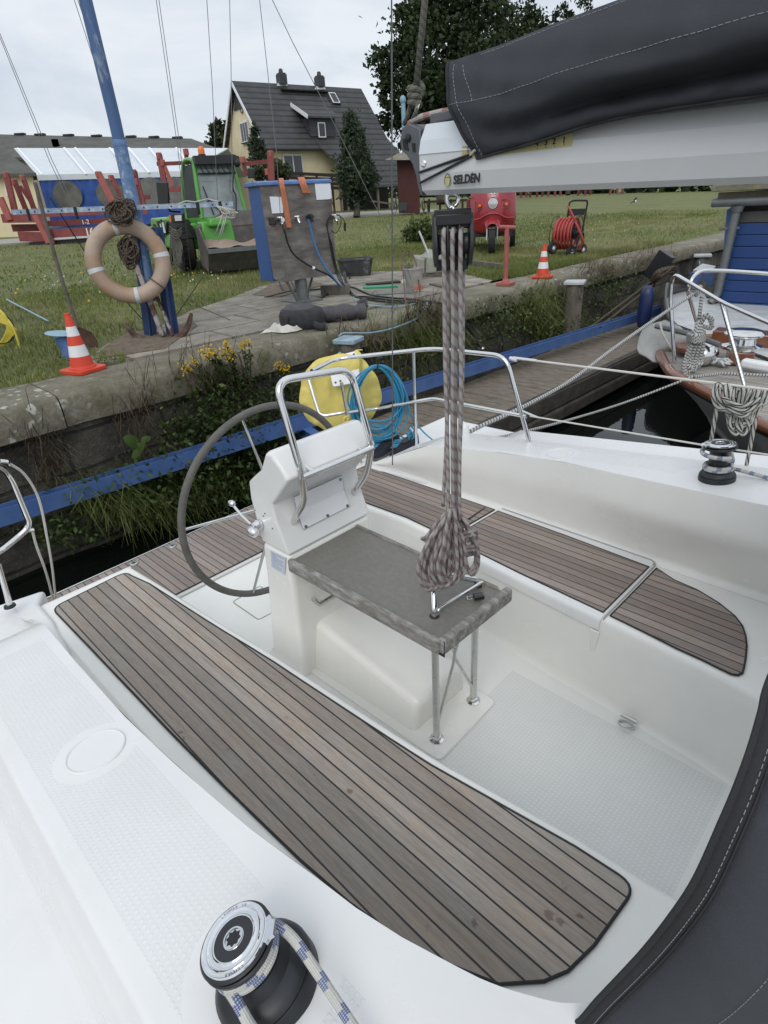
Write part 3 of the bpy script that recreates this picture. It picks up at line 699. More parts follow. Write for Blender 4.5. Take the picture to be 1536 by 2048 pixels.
# --- coamings (tops): crowned sheets with studs
def coam(side):
    mb = MB(); ysl = [2.2 - i * .1 for i in range(32)]
    def row(y):
        if side == 0:
            xi = interp(c_inL, y); xo = -.005
        else: xi = interp(c_inR, y); xo = 2.90
        out = []
        s = -1 if side == 0 else 1
        h = zc(y)
        W = abs(xo - xi)
        pr = [(0, 0, 0), (W * .5, .004, 0), (W * .97, -.004, .010), (W + .022, -.045, .012), (W + .050, -.20, .03), (W + .75, -.22, 0)]
        return fillet([(xi + s * a, y, h + b) for a, b, c in pr], [c for a, b, c in pr], 3)
    rows = [row(y) for y in ysl]
    if side == 1: rows = [r[::-1] for r in rows]
    mb.loft(rows, closed=False)
    # aft slope of the coaming down to the aft deck
    r0 = row(2.2)
    if side == 1: r0 = r0[::-1]
    r1 = [Vector((p[0], 2.2 + (.07 if p[2] > .2 else .03), p[2] - .03)) for p in r0]
    r2 = [Vector((p[0], 2.72 if side else 2.62, min(p[2] * .05, .05) + (.0 if side else .0))) for p in r0]
    r3 = [Vector((p[0], 2.87, .03 + (p[0] - .3 if side == 0 else 2.6 - p[0]) * -.01)) for p in r0]
    rr = [r0, r1, r2, r3]
    mb.loft(rr[::-1], closed=False)
    return obj('coaming', mb, M['coaml'] if side == 0 else M['coamr'], yacht, smooth=40, weld=True)
cl = coam(0); tag(cl, 'studded white coaming top nearest the camera')
cr = coam(1); tag(cr, 'white coaming top along the far side')
for c0, x, y in ((cl, .18, 1.335), (cr, 1.27 + CX, 1.39)):
    mb = MB(); mb.torus((x, y, zc(y) + .0025), (0, .115, 1), .073, .004, 48, 8); mb.lathe([(.07, 0), (.07, .0045)], (x, y, zc(y) - .001), (0, .115, 1), 48)
    obj('cover_disc', mb, M['gel'], c0, smooth=40)
# inner wall of the near coaming where it turns across the front of the bench
mb = MB(); ip = [(interp(c_inL, y), y) for y in (.65, .5, .4, .335)] + [(.405, .262), (.433, .195), (.475, .128), (.56, .07), (.70, .035), (.9, .02), (1.1, .02)]
ip = [(p.x, p.y) for p in crv([(a, b, 0) for a, b in ip], 4)]
def offs(p, i, d):
    a = Vector((*ip[max(0, i - 1)], 0)); b = Vector((*ip[min(len(ip) - 1, i + 1)], 0)); t = (b - a).normalized(); nrm = Vector((-t.y, t.x, 0))
    return Vector((*p, 0)) + nrm * d
rg = []
for i, p in enumerate(ip):
    f = min(1, i / 8.0)
    top = Vector((*p, zc(p[1]))); rg.append([top, offs(p, i, .012 * f) + Vector((0, 0, zc(p[1]) - .06)), offs(p, i, .028 * f) + Vector((0, 0, .05)), offs(p, i, .06 * f) + Vector((0, 0, .004))])
mb.loft([r[::-1] for r in rg], closed=False)
tp = [[Vector((*p, zc(p[1]))), Vector((p[0], -.9, zc(-.9)))] for p in ip if p[1] < .4]
mb.loft(tp, closed=False)
obj('bench_end_wall', mb, M['gel'], yacht, smooth=60)
# cabin bulkhead closing the well forward
mb = MB(); mb.box((CX, .02, -.02), (2.1, .05, .86)); obj('cabin_bulkhead', mb, M['gel'], yacht, smooth=0)
# aft decks both sides, hull quarters
mb = MB()
for s in (0, 1):
    X = lambda x: x if not s else 2 * CX - x
    P = [(X(.40), 2.60), (X(.40), 2.79), (X(.44), 2.87), (X(.46), 2.90), (X(.18), 2.96), (X(-.10), 2.85), (X(-.12), 2.2), (X(.35), 2.2)]
    if s: P = P[::-1]
    mb = MB(); mb.prism(P, -.46, .022); obj('aft_deck', mb, M['gel'], yacht, smooth=30, bevel=.02, seg=3)
mb = MB()
def hull_sec(y):
    w = 1.55 if y < 2.0 else 1.55 - (y - 2.0) * .10
    return [(CX - w, y, .02), (CX - w * 1.0, y, -.35), (CX - w * .86, y, -.85), (CX - w * .5, y, -1.15), (CX + w * .5, y, -1.15), (CX + w * .86, y, -.85), (CX + w, y, -.35), (CX + w, y, .02)]
mb.loft([hull_sec(y) for y in (-2.5, 0, 1.0, 2.0, 2.5, 2.9)], closed=False)
w_ = 1.55 - .09; mb.add([(CX - w_, 2.9, -.44), (CX - w_ * .86, 2.9, -.85), (CX - w_ * .5, 2.9, -1.15), (CX + w_ * .5, 2.9, -1.15), (CX + w_ * .86, 2.9, -.85), (CX + w_, 2.9, -.44)], [(0, 1, 2, 3, 4, 5)])
obj('hull', mb, M['gel'], yacht, smooth=40)
# --- stern platform
PZ = -.40
yT = 3.545
mb = MB(); mb.prism([(.40, 2.94), (2.51, 2.94), (2.51, 3.62), (.40, yT + .03)], PZ - .09, PZ)
plat = obj('stern_platform', mb, M['gel'], yacht, smooth=30, bevel=.012)
for poly in ([(.43, 2.952), (2.05 + .43, 2.952), (2.48, 3.585), (.43, yT - .01)],):
    mb = MB(); mb.prism(poly, PZ + .001, PZ + .008); t = obj('teak_platform_slats', mb, M['teakP'], plat, smooth=0)
    mb = MB(); mb.tube([(p[0], p[1], PZ + .007) for p in poly], .004, 6, closed=True); obj('caulk_border', mb, M['caulk'], plat)
for q in ((345, 1092), (268, 1127)):
    p = atz(*q, PZ + .009); mb = MB(); mb.lathe([(.028, 0), (.03, .002), (.028, .006), (.014, .007), (.012, .002)], p, n=24)
    d = obj('deck_filler', mb, M['steelb'], plat); mb = MB(); mb.lathe([(.012, 0), (.012, .0045)], p, n=16); obj('filler_hole', mb, M['caulk'], plat)
# folding brace rod with pad and catch at the transom


# --- steering pedestal
ped = obj('steering_pedestal', (lambda m: (m.loft([
    [(x, y, z) for x, y in fx] for z, fx in (
        (SOLE - .01, [(1.15, 1.83), (1.76, 1.83), (1.755, 2.13), (1.155, 2.13)]),
        (SOLE + .03, [(1.185, 1.838), (1.725, 1.838), (1.725, 2.105), (1.185, 2.105)]),
        (.05, [(1.198, 1.846), (1.712, 1.846), (1.712, 2.06), (1.198, 2.06)]),
        (.262, [(1.203, 1.848), (1.707, 1.848), (1.707, 2.05), (1.203, 2.05)]))]), m)[1])(MB()), M['gelw'], yacht, smooth=40, bevel=.022, seg=4)
# head: side profile in (y, z) swept across X, narrower at top edges
hp_ = [(1.842, .268), (1.905, .42), (1.912, .50), (1.80, .615), (1.765, .655), (1.80, .70), (1.862, .752), (1.90, .745), (1.955, .655), (2.03, .60), (2.075, .565), (2.085, .48), (2.062, .33), (2.05, .268)]
mb = MB()
rr = []
for x, k in ((1.203, 0), (1.225, 1), (1.685, 1), (1.707, 0)):
    cy = sum(p[0] for p in hp_) / len(hp_); cz = sum(p[1] for p in hp_) / len(hp_)
    f = 1.0 if k else .955
    rr.append([(x, cy + (a - cy) * f, cz + (b - cz) * f if b > .3 else b) for a, b in hp_])
mb.loft(rr)
head = obj('binnacle', mb, M['gel'], ped, smooth=30, bevel=.010, seg=3)
mb = MB(); mb.loft([[(x, y + dy, z + dz) for dy, dz in ((0, 0), (.014, .008), (-.046 + .014, .11 + .0), (-.05, .095))] for x in (1.25, 1.66) for y, z in ((1.985, .60),)])
obj('instrument_panel', mb, M['blackpl'], head, bevel=.004)
# inspection lid on the front face with knobs
lw = [atplane(x, y, (0, 1.872, .36), (0, 1, -.39)) for x, y in ((593, 1020), (602, 1071), (681, 1026), (674, 957), (620, 978))]
def face_pt(x, z): return Vector((x, 1.842 + (z - .268) * (.063 / .152) - .004, z)) if z < .42 else Vector((x, 1.905 + (z - .42) * .0875 - .004, z))
mb = MB(); q4 = [face_pt(1.315, .345), face_pt(1.315, .42), face_pt(1.315, .495), face_pt(1.60, .495), face_pt(1.60, .42), face_pt(1.60, .345)]
mb.extrude(q4[:2] + q4[4:], (0, -.004, .0015)); mb.extrude(q4[1:5], (0, -.004, .0005)); lidp = obj('access_panel', mb, M['white'], head, smooth=0)
mb = MB(); mb.tube([p + Vector((0, -.003, 0)) for p in q4], .002, 6, closed=True); obj('panel_gap', mb, M['gap'], head)
mb = MB()
for x, z in ((1.33, .352), (1.46, .352), (1.585, .352), (1.585, .48)):
    p = face_pt(x, z); mb = MB(); mb.lathe([(.007, 0), (.007, .006), (.004, .009)], p + Vector((0, -.003, 0)), (0, -1, .3), 10); obj('panel_knob', mb, M['castg'], head)
# compass pod / throttle on the port side
mb = MB(); c = atx(520, 1048, 1.20); mb.lathe([(.026, 0), (.026, .018), (.02, .03), (.02, .045)], c, (-1, 0, 0), 18)
mb.lathe([(.017, -.02), (.022, -.01), (.022, .016), (.017, .024)], c + Vector((-.05, -.012, -.012)), (.2, -1, -.3), 16)
thr = obj('throttle_hub', mb, M['chrome'], ped, smooth=40)
mb = MB(); mb.tube([c + Vector((-.035, 0, 0)), c + Vector((-.05, .06, .045)), c + Vector((-.055, .10, .08))], .006, 8); obj('throttle_arm', mb, M['steel'], ped)
mb = MB(); mb.sphere(c + Vector((-.056, .115, .092)), .02, 12, 8, (.8, 1.15, .75)); obj('throttle_knob', mb, M['chrome'], ped)
mb = MB()
for q in ((510, 1020), (527, 1032), (530, 1027), (545, 1057)): mb = MB(); mb.sphere(atx(*q, 1.203), .004, 8, 6); obj('screw_cap', mb, M['castg'], ped)
# data plate on the column
mb = MB(); pq = [atx(*q, 1.199) for q in ((542, 1101), (572, 1116), (570, 1149), (544, 1133))]
mb.extrude(pq, (-.003, 0, 0)); dp = obj('data_plate', mb, mat('engraved plate', (.56, .60, .68), .4, var=.1, scale=40), ped, smooth=0)
mb = MB()
for i in range(8):
    t = (i + .7) / 8.6; a = pq[0].lerp(pq[3], t); b = pq[1].lerp(pq[2], t); k = [.9, .4, .85, .7, .9, .55, .8, .6][i]
    mb.beam(a.lerp(b, .08) + Vector((-.0035, 0, 0)), a.lerp(b, k) + Vector((-.0035, 0, 0)), .003, .0012, (1, 0, 0))
obj('plate_lines', mb, mat('plate print', (.30, .34, .45), .5), dp, smooth=0)
# grab handle recess below the table
mb = MB(); mb.tube([(1.30, 1.842, -.02), (1.30, 1.80, -.03), (1.55, 1.80, -.03)], .012, 10); obj('grab_rail', mb, M['steelb'], ped)
# guard rail: two bends and a cross bar
yt = 1.845; zt = 1.03
gl = [(1.285, 1.925, .345), (1.285, 1.79, .52), (1.258, 1.745, .66), (1.262, 1.842, zt), (1.652, 1.842, .995), (1.655, 1.745, .66), (1.655, 1.79, .52), (1.652, 1.925, .345)]
mb = MB(); mb.tube(fillet(gl, [0, .05, .06, .075, .075, .06, .05, 0], 8), .0155, 14); gr = obj('guard_rail', mb, M['steel'], ped, smooth=60)
mb = MB(); mb.tube([(1.258, 1.742, .655), (1.655, 1.742, .655)], .0135, 12)
for x in (1.315, 1.60): mb.tube([(x, 1.745, .658), (x, 1.80, .675)], .011, 10)
obj('cross_bar', mb, M['steel'], gr, smooth=60)
# wheel
WC = Vector((CX, 2.30, .285)); WR = .505
mb = MB(); mb.torus(WC, (0, 1, .03), WR, .0175, 96, 12); whl = obj('steering_wheel', mb, M['leather'], yacht, smooth=60)
mb = MB()
for a in (101, 173, 245, 317, 389):
    d = Vector((math.cos(rad(a)), 0, math.sin(rad(a)))); b = WC + d * (WR - .012)
    mb.tube([WC + Vector((0, -.03, 0)) + d * .05, WC + d * .3 + Vector((0, -.012, 0)), b], [.0085, .0075, .0065], 8)
obj('spokes', mb, M['steel'], whl, smooth=60)
mb = MB(); mb.lathe([(.06, 0), (.06, .02), (.03, .035), (.03, .2)], WC, (0, -1, 0), 20); obj('hub', mb, M['steel'], whl)
mb = MB(); mb.torus(WC, (0, 1, .03), WR, .0182, 6, 12, a0=rad(80), a1=rad(84)); obj('king_spoke_wrap', mb, M['caulk'], whl)

# --- cockpit table
TZ = .245
tb = [(1.222, 1.02), (1.612, 1.012), (1.602, 1.85), (1.228, 1.85)]
mb = MB(); mb.prism(tb, TZ - .045, TZ - .008); table = obj('table_top', mb, M['tabletop'], yacht, smooth=0)
for i, (a, b, w) in enumerate((((1.212, 1.002), (1.205, 1.848), .03), ((1.61, 1.03), (1.612, 1.85), .018), ((1.212, 1.0), (1.632, .993), .034))):
    mb = MB(); A = Vector((*a, TZ - .022)); B = Vector((*b, TZ - .022)); mb.beam(A, B, w, .062 if i != 1 else .05); obj('table_rim', mb, M['tablerim'], table, bevel=.010, seg=3)
mb = MB(); mb.beam((1.2155, .984, TZ - .028), (1.2155, 1.018, TZ - .028), .0022, .068); obj('corner_seam', mb, M['caulk'], table)
for x, y in ((1.31, 1.108), (1.583, 1.118)):
    mb = MB(); mb.tube([(x, y, SOLE + .012), (x, y, TZ - .045)], .0145, 14); lg = obj('table_leg', mb, M['steelb'], yacht, smooth=60)
    mb = MB(); mb.lathe([(.031, 0), (.031, .006), (.020, .010), (.019, .026), (.0145, .028)], (x, y, SOLE + .012), n=24); obj('leg_foot', mb, M['steel'], lg)
mb = MB(); mb.tube([(1.318, 1.108, SOLE + .10), (1.43, 1.113, -.07), (1.44, 1.113, -.02), (1.55, 1.117, TZ - .05)], .0065, 8); mb.tube([(1.577, 1.118, SOLE + .10), (1.45, 1.120, -.06), (1.44, 1.119, -.01), (1.345, 1.115, TZ - .05)], .0065, 8)
obj('leg_brace', mb, M['steelb'], yacht)
hA = atz(869, 1229, TZ); hB = atz(957, 1168, TZ)
mb = MB(); up = Vector((0, 0, .045)); hC = (hA + hB) / 2 + Vector((-.035, .05, .085))
mb.tube(fillet([hA - up, hA + up * .45, hC + (hA - hB) * .17, hC + (hB - hA) * .17, hB + up * .45, hB - up], [0, .022, .03, .03, .022, 0], 5), .0135, 12)
mb.tube(fillet([hA + Vector((.012, -.006, -.02)), hA + Vector((.012, -.006, .018)), hB + Vector((.004, -.018, .018)), hB + Vector((.004, -.018, -.02))], .014, 4), .008, 10)
obj('table_grab_bar', mb, M['steel'], table, smooth=60)
for h in (hA, hB):
    mb = MB(); mb.lathe([(.019, 0), (.019, .0025)], h + Vector((0, 0, -.0065)), n=20); obj('bar_grommet', mb, M['caulk'], table)
# lashing eye on the well side
p = Vector((xr_in(.55) - .05, .555, -.285)); p = atx(1258, 1440, xr_in(.60) - .088)
mb = MB(); mb.tube([p + Vector((-.004, .035, .012)), p + Vector((-.004, -.035, .012))], .008, 8); mb.torus(p + Vector((-.026, 0, -.006)), (.5, 0, 1), .030, .0055, 24, 8); obj('lashing_eye', mb, M['steelb'], yacht)

# --- winches
def winch(c, ax, R, name_lbl, hgt=1.0, bs=1.0):
    mb = MB(); k = R / .1
    mb.lathe([(.100 * k * bs, -.02 * k), (.100 * k * bs, .024 * k), (.097 * k * bs, .030 * k), (.0925 * k * bs, .0305 * k), (.0925 * k * bs, .034 * k), (.0975 * k * bs, .0345 * k), (.096 * k * bs, .040 * k), (.084 * k * bs, .056 * k), (.070 * k * bs, .064 * k), (.074 * k, .092 * k), (.060 * k, .097 * k)], c, ax, 48)
    w = obj('winch', mb, M['drum'], yacht, smooth=40); tag(w, name_lbl)
    mb = MB(); mb.lathe([(.060 * k, .055 * k), (.053 * k, .075 * k), (.051 * k, .115 * k * hgt), (.060 * k, .125 * k * hgt)], c, ax, 40); obj('drum', mb, M['drum'], w, smooth=40)
    A = Vector(ax).normalized(); T = Vector(c) + A * (.125 * k * hgt)
    mb = MB(); mb.lathe([(.060 * k, 0), (.088 * k, .004 * k), (.089 * k, .012 * k), (.086 * k, .016 * k), (.06 * k, .014 * k)], T, ax, 48); mb.lathe([(.06 * k, .012 * k), (.086 * k, .022 * k), (.089 * k, .026 * k), (.086 * k, .030 * k), (.082 * k, .030 * k)], T, ax, 48); obj('self_tailer_ring', mb, M['blackpl'], w, smooth=40)
    mb = MB(); mb.lathe([(.083 * k, .029 * k), (.0815 * k, .0345 * k), (.079 * k, .0352 * k), (.0765 * k, .0338 * k), (.0685 * k, .0335 * k), (.067 * k, .0352 * k), (.064 * k, .0335 * k), (.058 * k, .0318 * k), (.0535 * k, .0335 * k), (.051 * k, .0362 * k), (.0485 * k, .0355 * k)], T, ax, 48)
    q = Vector((0, 0, 1)).rotation_difference(A)
    ang = -.75 if bs > 1 else 2.2
    arm = [(math.cos(ang + s) * r, math.sin(ang + s) * r) for s, r in ((-.30, .07), (-.34, .091), (-.20, .096), (-.16, .103), (.16, .103), (.22, .094), (.36, .091), (.30, .07))]
    mb.extrude([T + q @ Vector((a * k, b * k, .0335 * k)) for a, b in arm], A * (-.010 * k)); obj('cap_plate', mb, M['chrome'], w, smooth=40)
    mb = MB(); mb.lathe([(.049 * k, .030 * k), (.049 * k, .036 * k), (.03 * k, .037 * k), (.024 * k, .035 * k)], T, ax, 40); obj('cap_centre', mb, M['blackpl'], w, smooth=40)
    mb = MB(); mb.lathe([(.0245 * k, .034 * k), (.0245 * k, .0385 * k), (.0205 * k, .0385 * k), (.0195 * k, .036 * k)], T, ax, 32); obj('socket_ring', mb, M['steel'], w, smooth=40)
    st = [T + q @ Vector((math.cos(i * PI / 8) * (.0195 if i % 2 == 0 else .0145) * k, math.sin(i * PI / 8) * (.0195 if i % 2 == 0 else .0145) * k, .0365 * k)) for i in range(16)]
    mb = MB(); mb.extrude(st, A * (-.002)); obj('handle_socket', mb, M['caulk'], w, smooth=0)
    return w, T, A, k, q
def ring_text(txt, T, A, q, k, r, a_mid, size, m, parent, name='cap_lettering', h=.0340, flip=False):
    step = size * .82 / r
    for i, ch in enumerate(txt):
        a = a_mid + (i - (len(txt) - 1) / 2) * (step if flip else -step)
        cu = bpy.data.curves.new(name, 'FONT'); cu.body = ch; cu.size = size * k; cu.align_x = 'CENTER'; cu.align_y = 'CENTER'; cu.extrude = .0004
        tmp = bpy.data.objects.new('tmp', cu); COL.objects.link(tmp)
        dg = bpy.context.evaluated_depsgraph_get(); me = bpy.data.meshes.new_from_object(tmp.evaluated_get(dg)); bpy.data.objects.remove(tmp)
        MM = Matrix.Translation(T) @ q.to_matrix().to_4x4() @ Matrix.Translation((math.cos(a) * r * k, math.sin(a) * r * k, h * k)) @ Matrix.Rotation(a + (PI / 2 if flip else -PI / 2), 4, 'Z')
        me.transform(MM); ring_text.acc.append(me)
ring_text.acc = []
def flush_text(name, m, parent):
    mb = MB()
    for me in ring_text.acc: mb.add([v.co for v in me.vertices], [tuple(p.vertices) for p in me.polygons])
    ring_text.acc = []
    return obj(name, mb, m, parent, smooth=0)
wc = Vector((.174, .528, zc(.528) - .001)); wax = (-.19, .29, 1)
W1, T1, A1, k1, q1 = winch(wc, wax, .070, 'black winch with chrome cap, close to the camera', 1.15, 1.24)
ring_text('LEWMAR 30', T1, A1, q1, k1, .0735, rad(60), .0095, None, None); ring_text('LEWMAR', T1, A1, q1, k1, .0735, rad(240), .0095, None, None)
flush_text('cap_lettering', mat('engraved letters', (.30, .31, .33), .35, .8, var=.05), W1)
w2c = Vector((2.655, .60, zc(.6) + .0))
W2, T2, A2, k2, q2 = winch(w2c, (.02, .115, 1), .074, 'black winch on the far coaming with rope turns', 1.55)

# --- pushpits and lifelines
def pr(pts, r, name, m=M['steel'], fil=.05, parent=yacht):
    mb = MB(); mb.tube(fillet(pts, fil, 7), r, 12); return obj(name, mb, m, parent, smooth=60)
XR = 2.85
b_ = atx(866, 697, XR); c_ = atx(1012, 712, XR); e_ = atx(1061, 893, XR)
a_ = atz(690, 722, .70); iv = atz(690, 822, .38)
d0 = atz(652, 838, .36); d1 = atz(628, 780, .60)
pr([d1 + Vector((0, 0, .12)), a_ + Vector((-.05, .03, .02)), b_, c_, e_], .0135, 'pushpit_rail', fil=.09)
m1 = atx(1053, 833, XR); m2 = atx(866, 797, XR)
inner = [atz(640, 735, .66), atz(613, 745, .62), atz(640, 833, .37), atz(690, 825, .39), atx(750, 818, 2.72), m2, m1]
pr(inner, .0115, 'pushpit_mid_rail', fil=.05)
pr([atx(827, 704, XR), atx(832, 885, XR) + Vector((0, 0, -.03))], .0125, 'pushpit_post')
pr([atz(683, 765, .60), atz(695, 830, .38)], .011, 'pushpit_post')
Ltop = [(-.3, 2.3, .76), aty(-40, 925, 2.62), aty(0, 931, 2.72), aty(22, 955, 2.8), aty(62, 1052, 2.86), aty(30, 1080, 2.86), aty(0, 1104, 2.84), (-.2, 2.5, .40)]
pr(Ltop, .0135, 'pushpit_rail', fil=.06)
pr([aty(-4, 1130, 2.78), aty(20, 1212, 2.80)], .0135, 'pushpit_post')
mb = MB(); mb.lathe([(.026, 0), (.024, .008), (.015, .012)], aty(20, 1213, 2.80), n=16); obj('post_base', mb, M['blackpl'], yacht)
# gate line hanging at the near quarter
mb = MB(); g0 = aty(14, 924, 2.8); g2 = atz(112, 1205, PZ + .02)
mb.tube(crv([g0, aty(50, 950, 2.9), aty(78, 1000, 3.0), aty(95, 1080, 3.1), aty(105, 1140, 3.2), g2], 8), .006, 8); mb.tube(crv([aty(64, 1058, 2.86), aty(73, 1092, 2.95), aty(92, 1145, 3.1), g2 + Vector((-.01, 0, 0))], 8), .006, 8)
obj('gate_line', mb, M['wirew'], yacht)
mb = MB(); mb.tube([aty(0, 922, 2.8), aty(14, 924, 2.8), aty(19, 930, 2.82)], .009, 8); mb.tube([aty(55, 1062, 2.86), aty(68, 1060, 2.86)], .007, 8); obj('gate_clip', mb, M['steel'], yacht)
u0 = atx(1026, 716, XR); u1 = atx(1445, 768, XR); u2 = atx(1640, 792, XR); l0 = atx(1060, 832, XR); l1 = atx(1400, 889, XR); l2 = atx(1640, 925, XR)
mb = MB(); mb.tube([u0, u1, u2], .0055, 8); mb.tube([l0, l1, l2], .0045, 8); obj('lifeline', mb, M['wirew'], yacht)
mb = MB(); mb.tube([u0, u0.lerp(u1, .14)], .009, 8); mb.tube([u0 + Vector((0, .02, -.004)), u0 + Vector((0, -.03, -.01))], .012, 8); obj('line_toggle', mb, M['steel'], yacht); mb = MB(); mb.tube([l0 + Vector((0, .05, .02)), l0.lerp(l1, .05)], .006, 8); obj('line_toggle', mb, M['steel'], yacht)
# outboard bracket plate on the rail
mb = MB(); P4 = [atz(655, 722, .66), atz(716, 706, .70), atz(722, 768, .52), atz(668, 778, .50)]
n_ = (P4[1] - P4[0]).cross(P4[3] - P4[0]).normalized(); P4 = [p - n_ * .02 * (1 if n_.y > 0 else -1) for p in P4]
mb.extrude(fillet(P4, .012, 3, True), n_ * .016 * (-1 if n_.y > 0 else 1)); bp_ = obj('bracket_plate', mb, M['white'], yacht, bevel=.002)
mb = MB()
for a, b in ((.88, .1), (.12, .88), (.30, .86)):
    p = P4[0].lerp(P4[1], a).lerp(P4[3].lerp(P4[2], a), b); mb.sphere(p - n_ * .017 * (1 if n_.y > 0 else -1), .008 if b > .5 or a > .5 else .005, 10, 6)
obj('plate_bolt', mb, M['castg'], bp_)
# backstay wire
mb = MB(); mb.tube([atz(785, 930, .16), aty(785, 700, 2.4), aty(783, -40, 2.1)], .0035, 8)
obj('backstay', mb, M['wire'], yacht)
# cleat, coil of thin line and small float by the far quarter
mb = MB(); p = atz(762, 922, .045)
p = atz(722, 925, .035); mb.tube([p + Vector((-.05, .02, .03)), p + Vector((.05, -.02, .03))], .008, 8); mb.tube([p, p + Vector((0, 0, .03))], .008, 8); obj('mooring_cleat', mb, M['steelb'], yacht)
# ---------------------------------------------------------------- boom, sail cover, spray hood, mainsheet, loose gear on board
FW = Vector((.694, -.720, 0)).normalized()       # along the picture's width, level
AW = Vector((.720, .694, 0)).normalized()        # away from the eye, level
UP = Vector((0, 0, 1))
def text_mesh(txt, o, xdir, ydir, size, ext=.0006, align='LEFT', bold=0.0, sx=1.0):
    cu = bpy.data.curves.new('lettering', 'FONT'); cu.body = txt; cu.size = size; cu.align_x = align; cu.align_y = 'CENTER'; cu.extrude = ext; cu.offset = bold
    tmp = bpy.data.objects.new('tmp', cu); COL.objects.link(tmp)
    me = bpy.data.meshes.new_from_object(tmp.evaluated_get(bpy.context.evaluated_depsgraph_get())); bpy.data.objects.remove(tmp)
    x = Vector(xdir).normalized(); y = Vector(ydir).normalized(); z = x.cross(y); o = Vector(o)
    mb = MB(); mb.add([o + x * (v.co.x * sx) + y * v.co.y + z * v.co.z for v in me.vertices], [tuple(p.vertices) for p in me.polygons]); return mb
BX = CX
def bz(y): return 1.588 + .026 * y
BS = [(.030, 0), (.050, .012), (.0585, .052), (.0585, .098), (.050, .130), (.026, .168)]
boom = empty('boom', (BX, 1.21, 1.62), 'light grey aluminium mainsail boom with maker lettering', 'boom')
def boomsec(y):
    return [(BX - a, y, bz(y) + b) for a, b in BS] + [(BX + a, y, bz(y) + b) for a, b in BS[::-1]]
mb = MB(); mb.loft([boomsec(y) for y in (1.205, .4, -.5, -2.2, -3.5)])
obj('spar', mb, M['alu'], boom, smooth=12)
mb = MB(); sl_ = [(a + .0025, b) for a, b in BS[3:]]
mb.loft([[(BX - a, y, bz(y) + b) for a, b in sl_] + [(BX + a, y, bz(y) + b + .002) for a, b in sl_[::-1]] for y in (1.205, 1.02)]); obj('skylit_facet', mb, M['alu_skylit'], boom, smooth=12)  # skin over the spar's upper facet, painted as lit by the sky
# grey end casting
def yz(q, x=BX - .05): p = atx(*q, x); return (p.y, p.z)
oc = [yz(q) for q in ((838, 258), (828, 252), (812, 246), (801, 256), (797, 280), (799, 300), (812, 312), (822, 330), (829, 352), (833, 375), (838, 392), (842, 392))]
mb = MB(); mb.extrude([(BX - .045, a, b) for a, b in oc], (.09, 0, 0)); ef = obj('end_casting', mb, M['castg'], boom, smooth=30, bevel=.006)
mb = MB(); mb.extrude([(BX - .0455, *yz(q)) for q in ((803, 278), (809, 276), (816, 302), (806, 298))], (-.002, 0, 0)); mb.extrude([(BX - .0455, *yz(q)) for q in ((822, 286), (828, 286), (829, 304), (824, 304))], (-.002, 0, 0)); obj('casting_slot', mb, M['caulk'], ef, smooth=0)
mb = MB(); mb.lathe([(.010, 0), (.010, .006), (.006, .008)], (BX - .045, *yz((814, 276))), (-1, 0, 0), 16); obj('sheave_pin', mb, M['blackpl'], ef)
mb = MB(); mb.lathe([(.0085, 0), (.0085, .003), (.006, .005)], atx(848, 327, BX - .058), (-1, 0, 0), 18); obj('rivet', mb, M['steel'], boom)
# yellow reefing scale, maker's name and emblem
xs = BX - .0592
lab = [atx(q[0], q[1], xs) for q in ((924, 293), (1147, 265), (1143, 292), (924, 319))]
mb = MB(); mb.extrude(lab, (-.0006, 0, 0)); lb = obj('scale_label', mb, M['yellowlbl'], boom, smooth=0)
for t, q in (('3', (1092, 285)), ('2', (1108, 283)), ('1', (1128, 281)), ('4', (1074, 287)), ('1', (936, 301))):
    obj('scale_figure', text_mesh(t, atx(*q, xs - .0008), (0, -1, 0), (0, 0, 1), .017, align='CENTER', bold=.0004), M['ink'], lb, smooth=0)
mb = MB()
for q in ((1128, 289), (1109, 292), (1092, 294), (1075, 297)): mb.sphere(atx(*q, xs - .0008), .0012, 8, 6)
obj('scale_dots', mb, M['ink'], lb)
def low(q):      # point on the lower facet of the boom seen at q
    a = Vector((BX - .050, 0, bz(0) + .012)); n = Vector((-.040, 0, -.0085 * 1)).normalized(); n = Vector((-.040, -.000, .0085)); 
    return atplane(q[0], q[1], (BX - .0585, 0, bz(0) + .052), (-.040, 0, -.0085)) + Vector((-.0012, 0, 0))
mk = obj('maker_name', text_mesh('SELDÉN', atx(907, 361, BX - .0585), (0, -1, 0), (.1, 0, 1), .0285, bold=.0009, sx=.86), M['ink'], boom, smooth=0)
e0 = atx(895, 362, BX - .0592)
mb = MB(); mb.extrude([e0 + Vector((0, -math.cos(i * PI / 12) * .0085, math.sin(i * PI / 12) * (.0155 if math.sin(i * PI / 12) > 0 else .011))) for i in range(24)], (-.0004, 0, 0)); em = obj('emblem', mb, M['yellowlbl'], boom, smooth=0)
mb = MB(); mb.tube([e0 + Vector((-.0006, -math.cos(rad(a)) * .0092, math.sin(rad(a)) * (.0165 if math.sin(rad(a)) > 0 else .012))) for a in range(-50, 235, 15)], .0009, 6); mb.tube([e0 + Vector((-.0006, .0075, .0085)), e0 + Vector((-.0006, -.0075, .0085))], .0006, 6); obj('emblem_outline', mb, M['ink'], em)
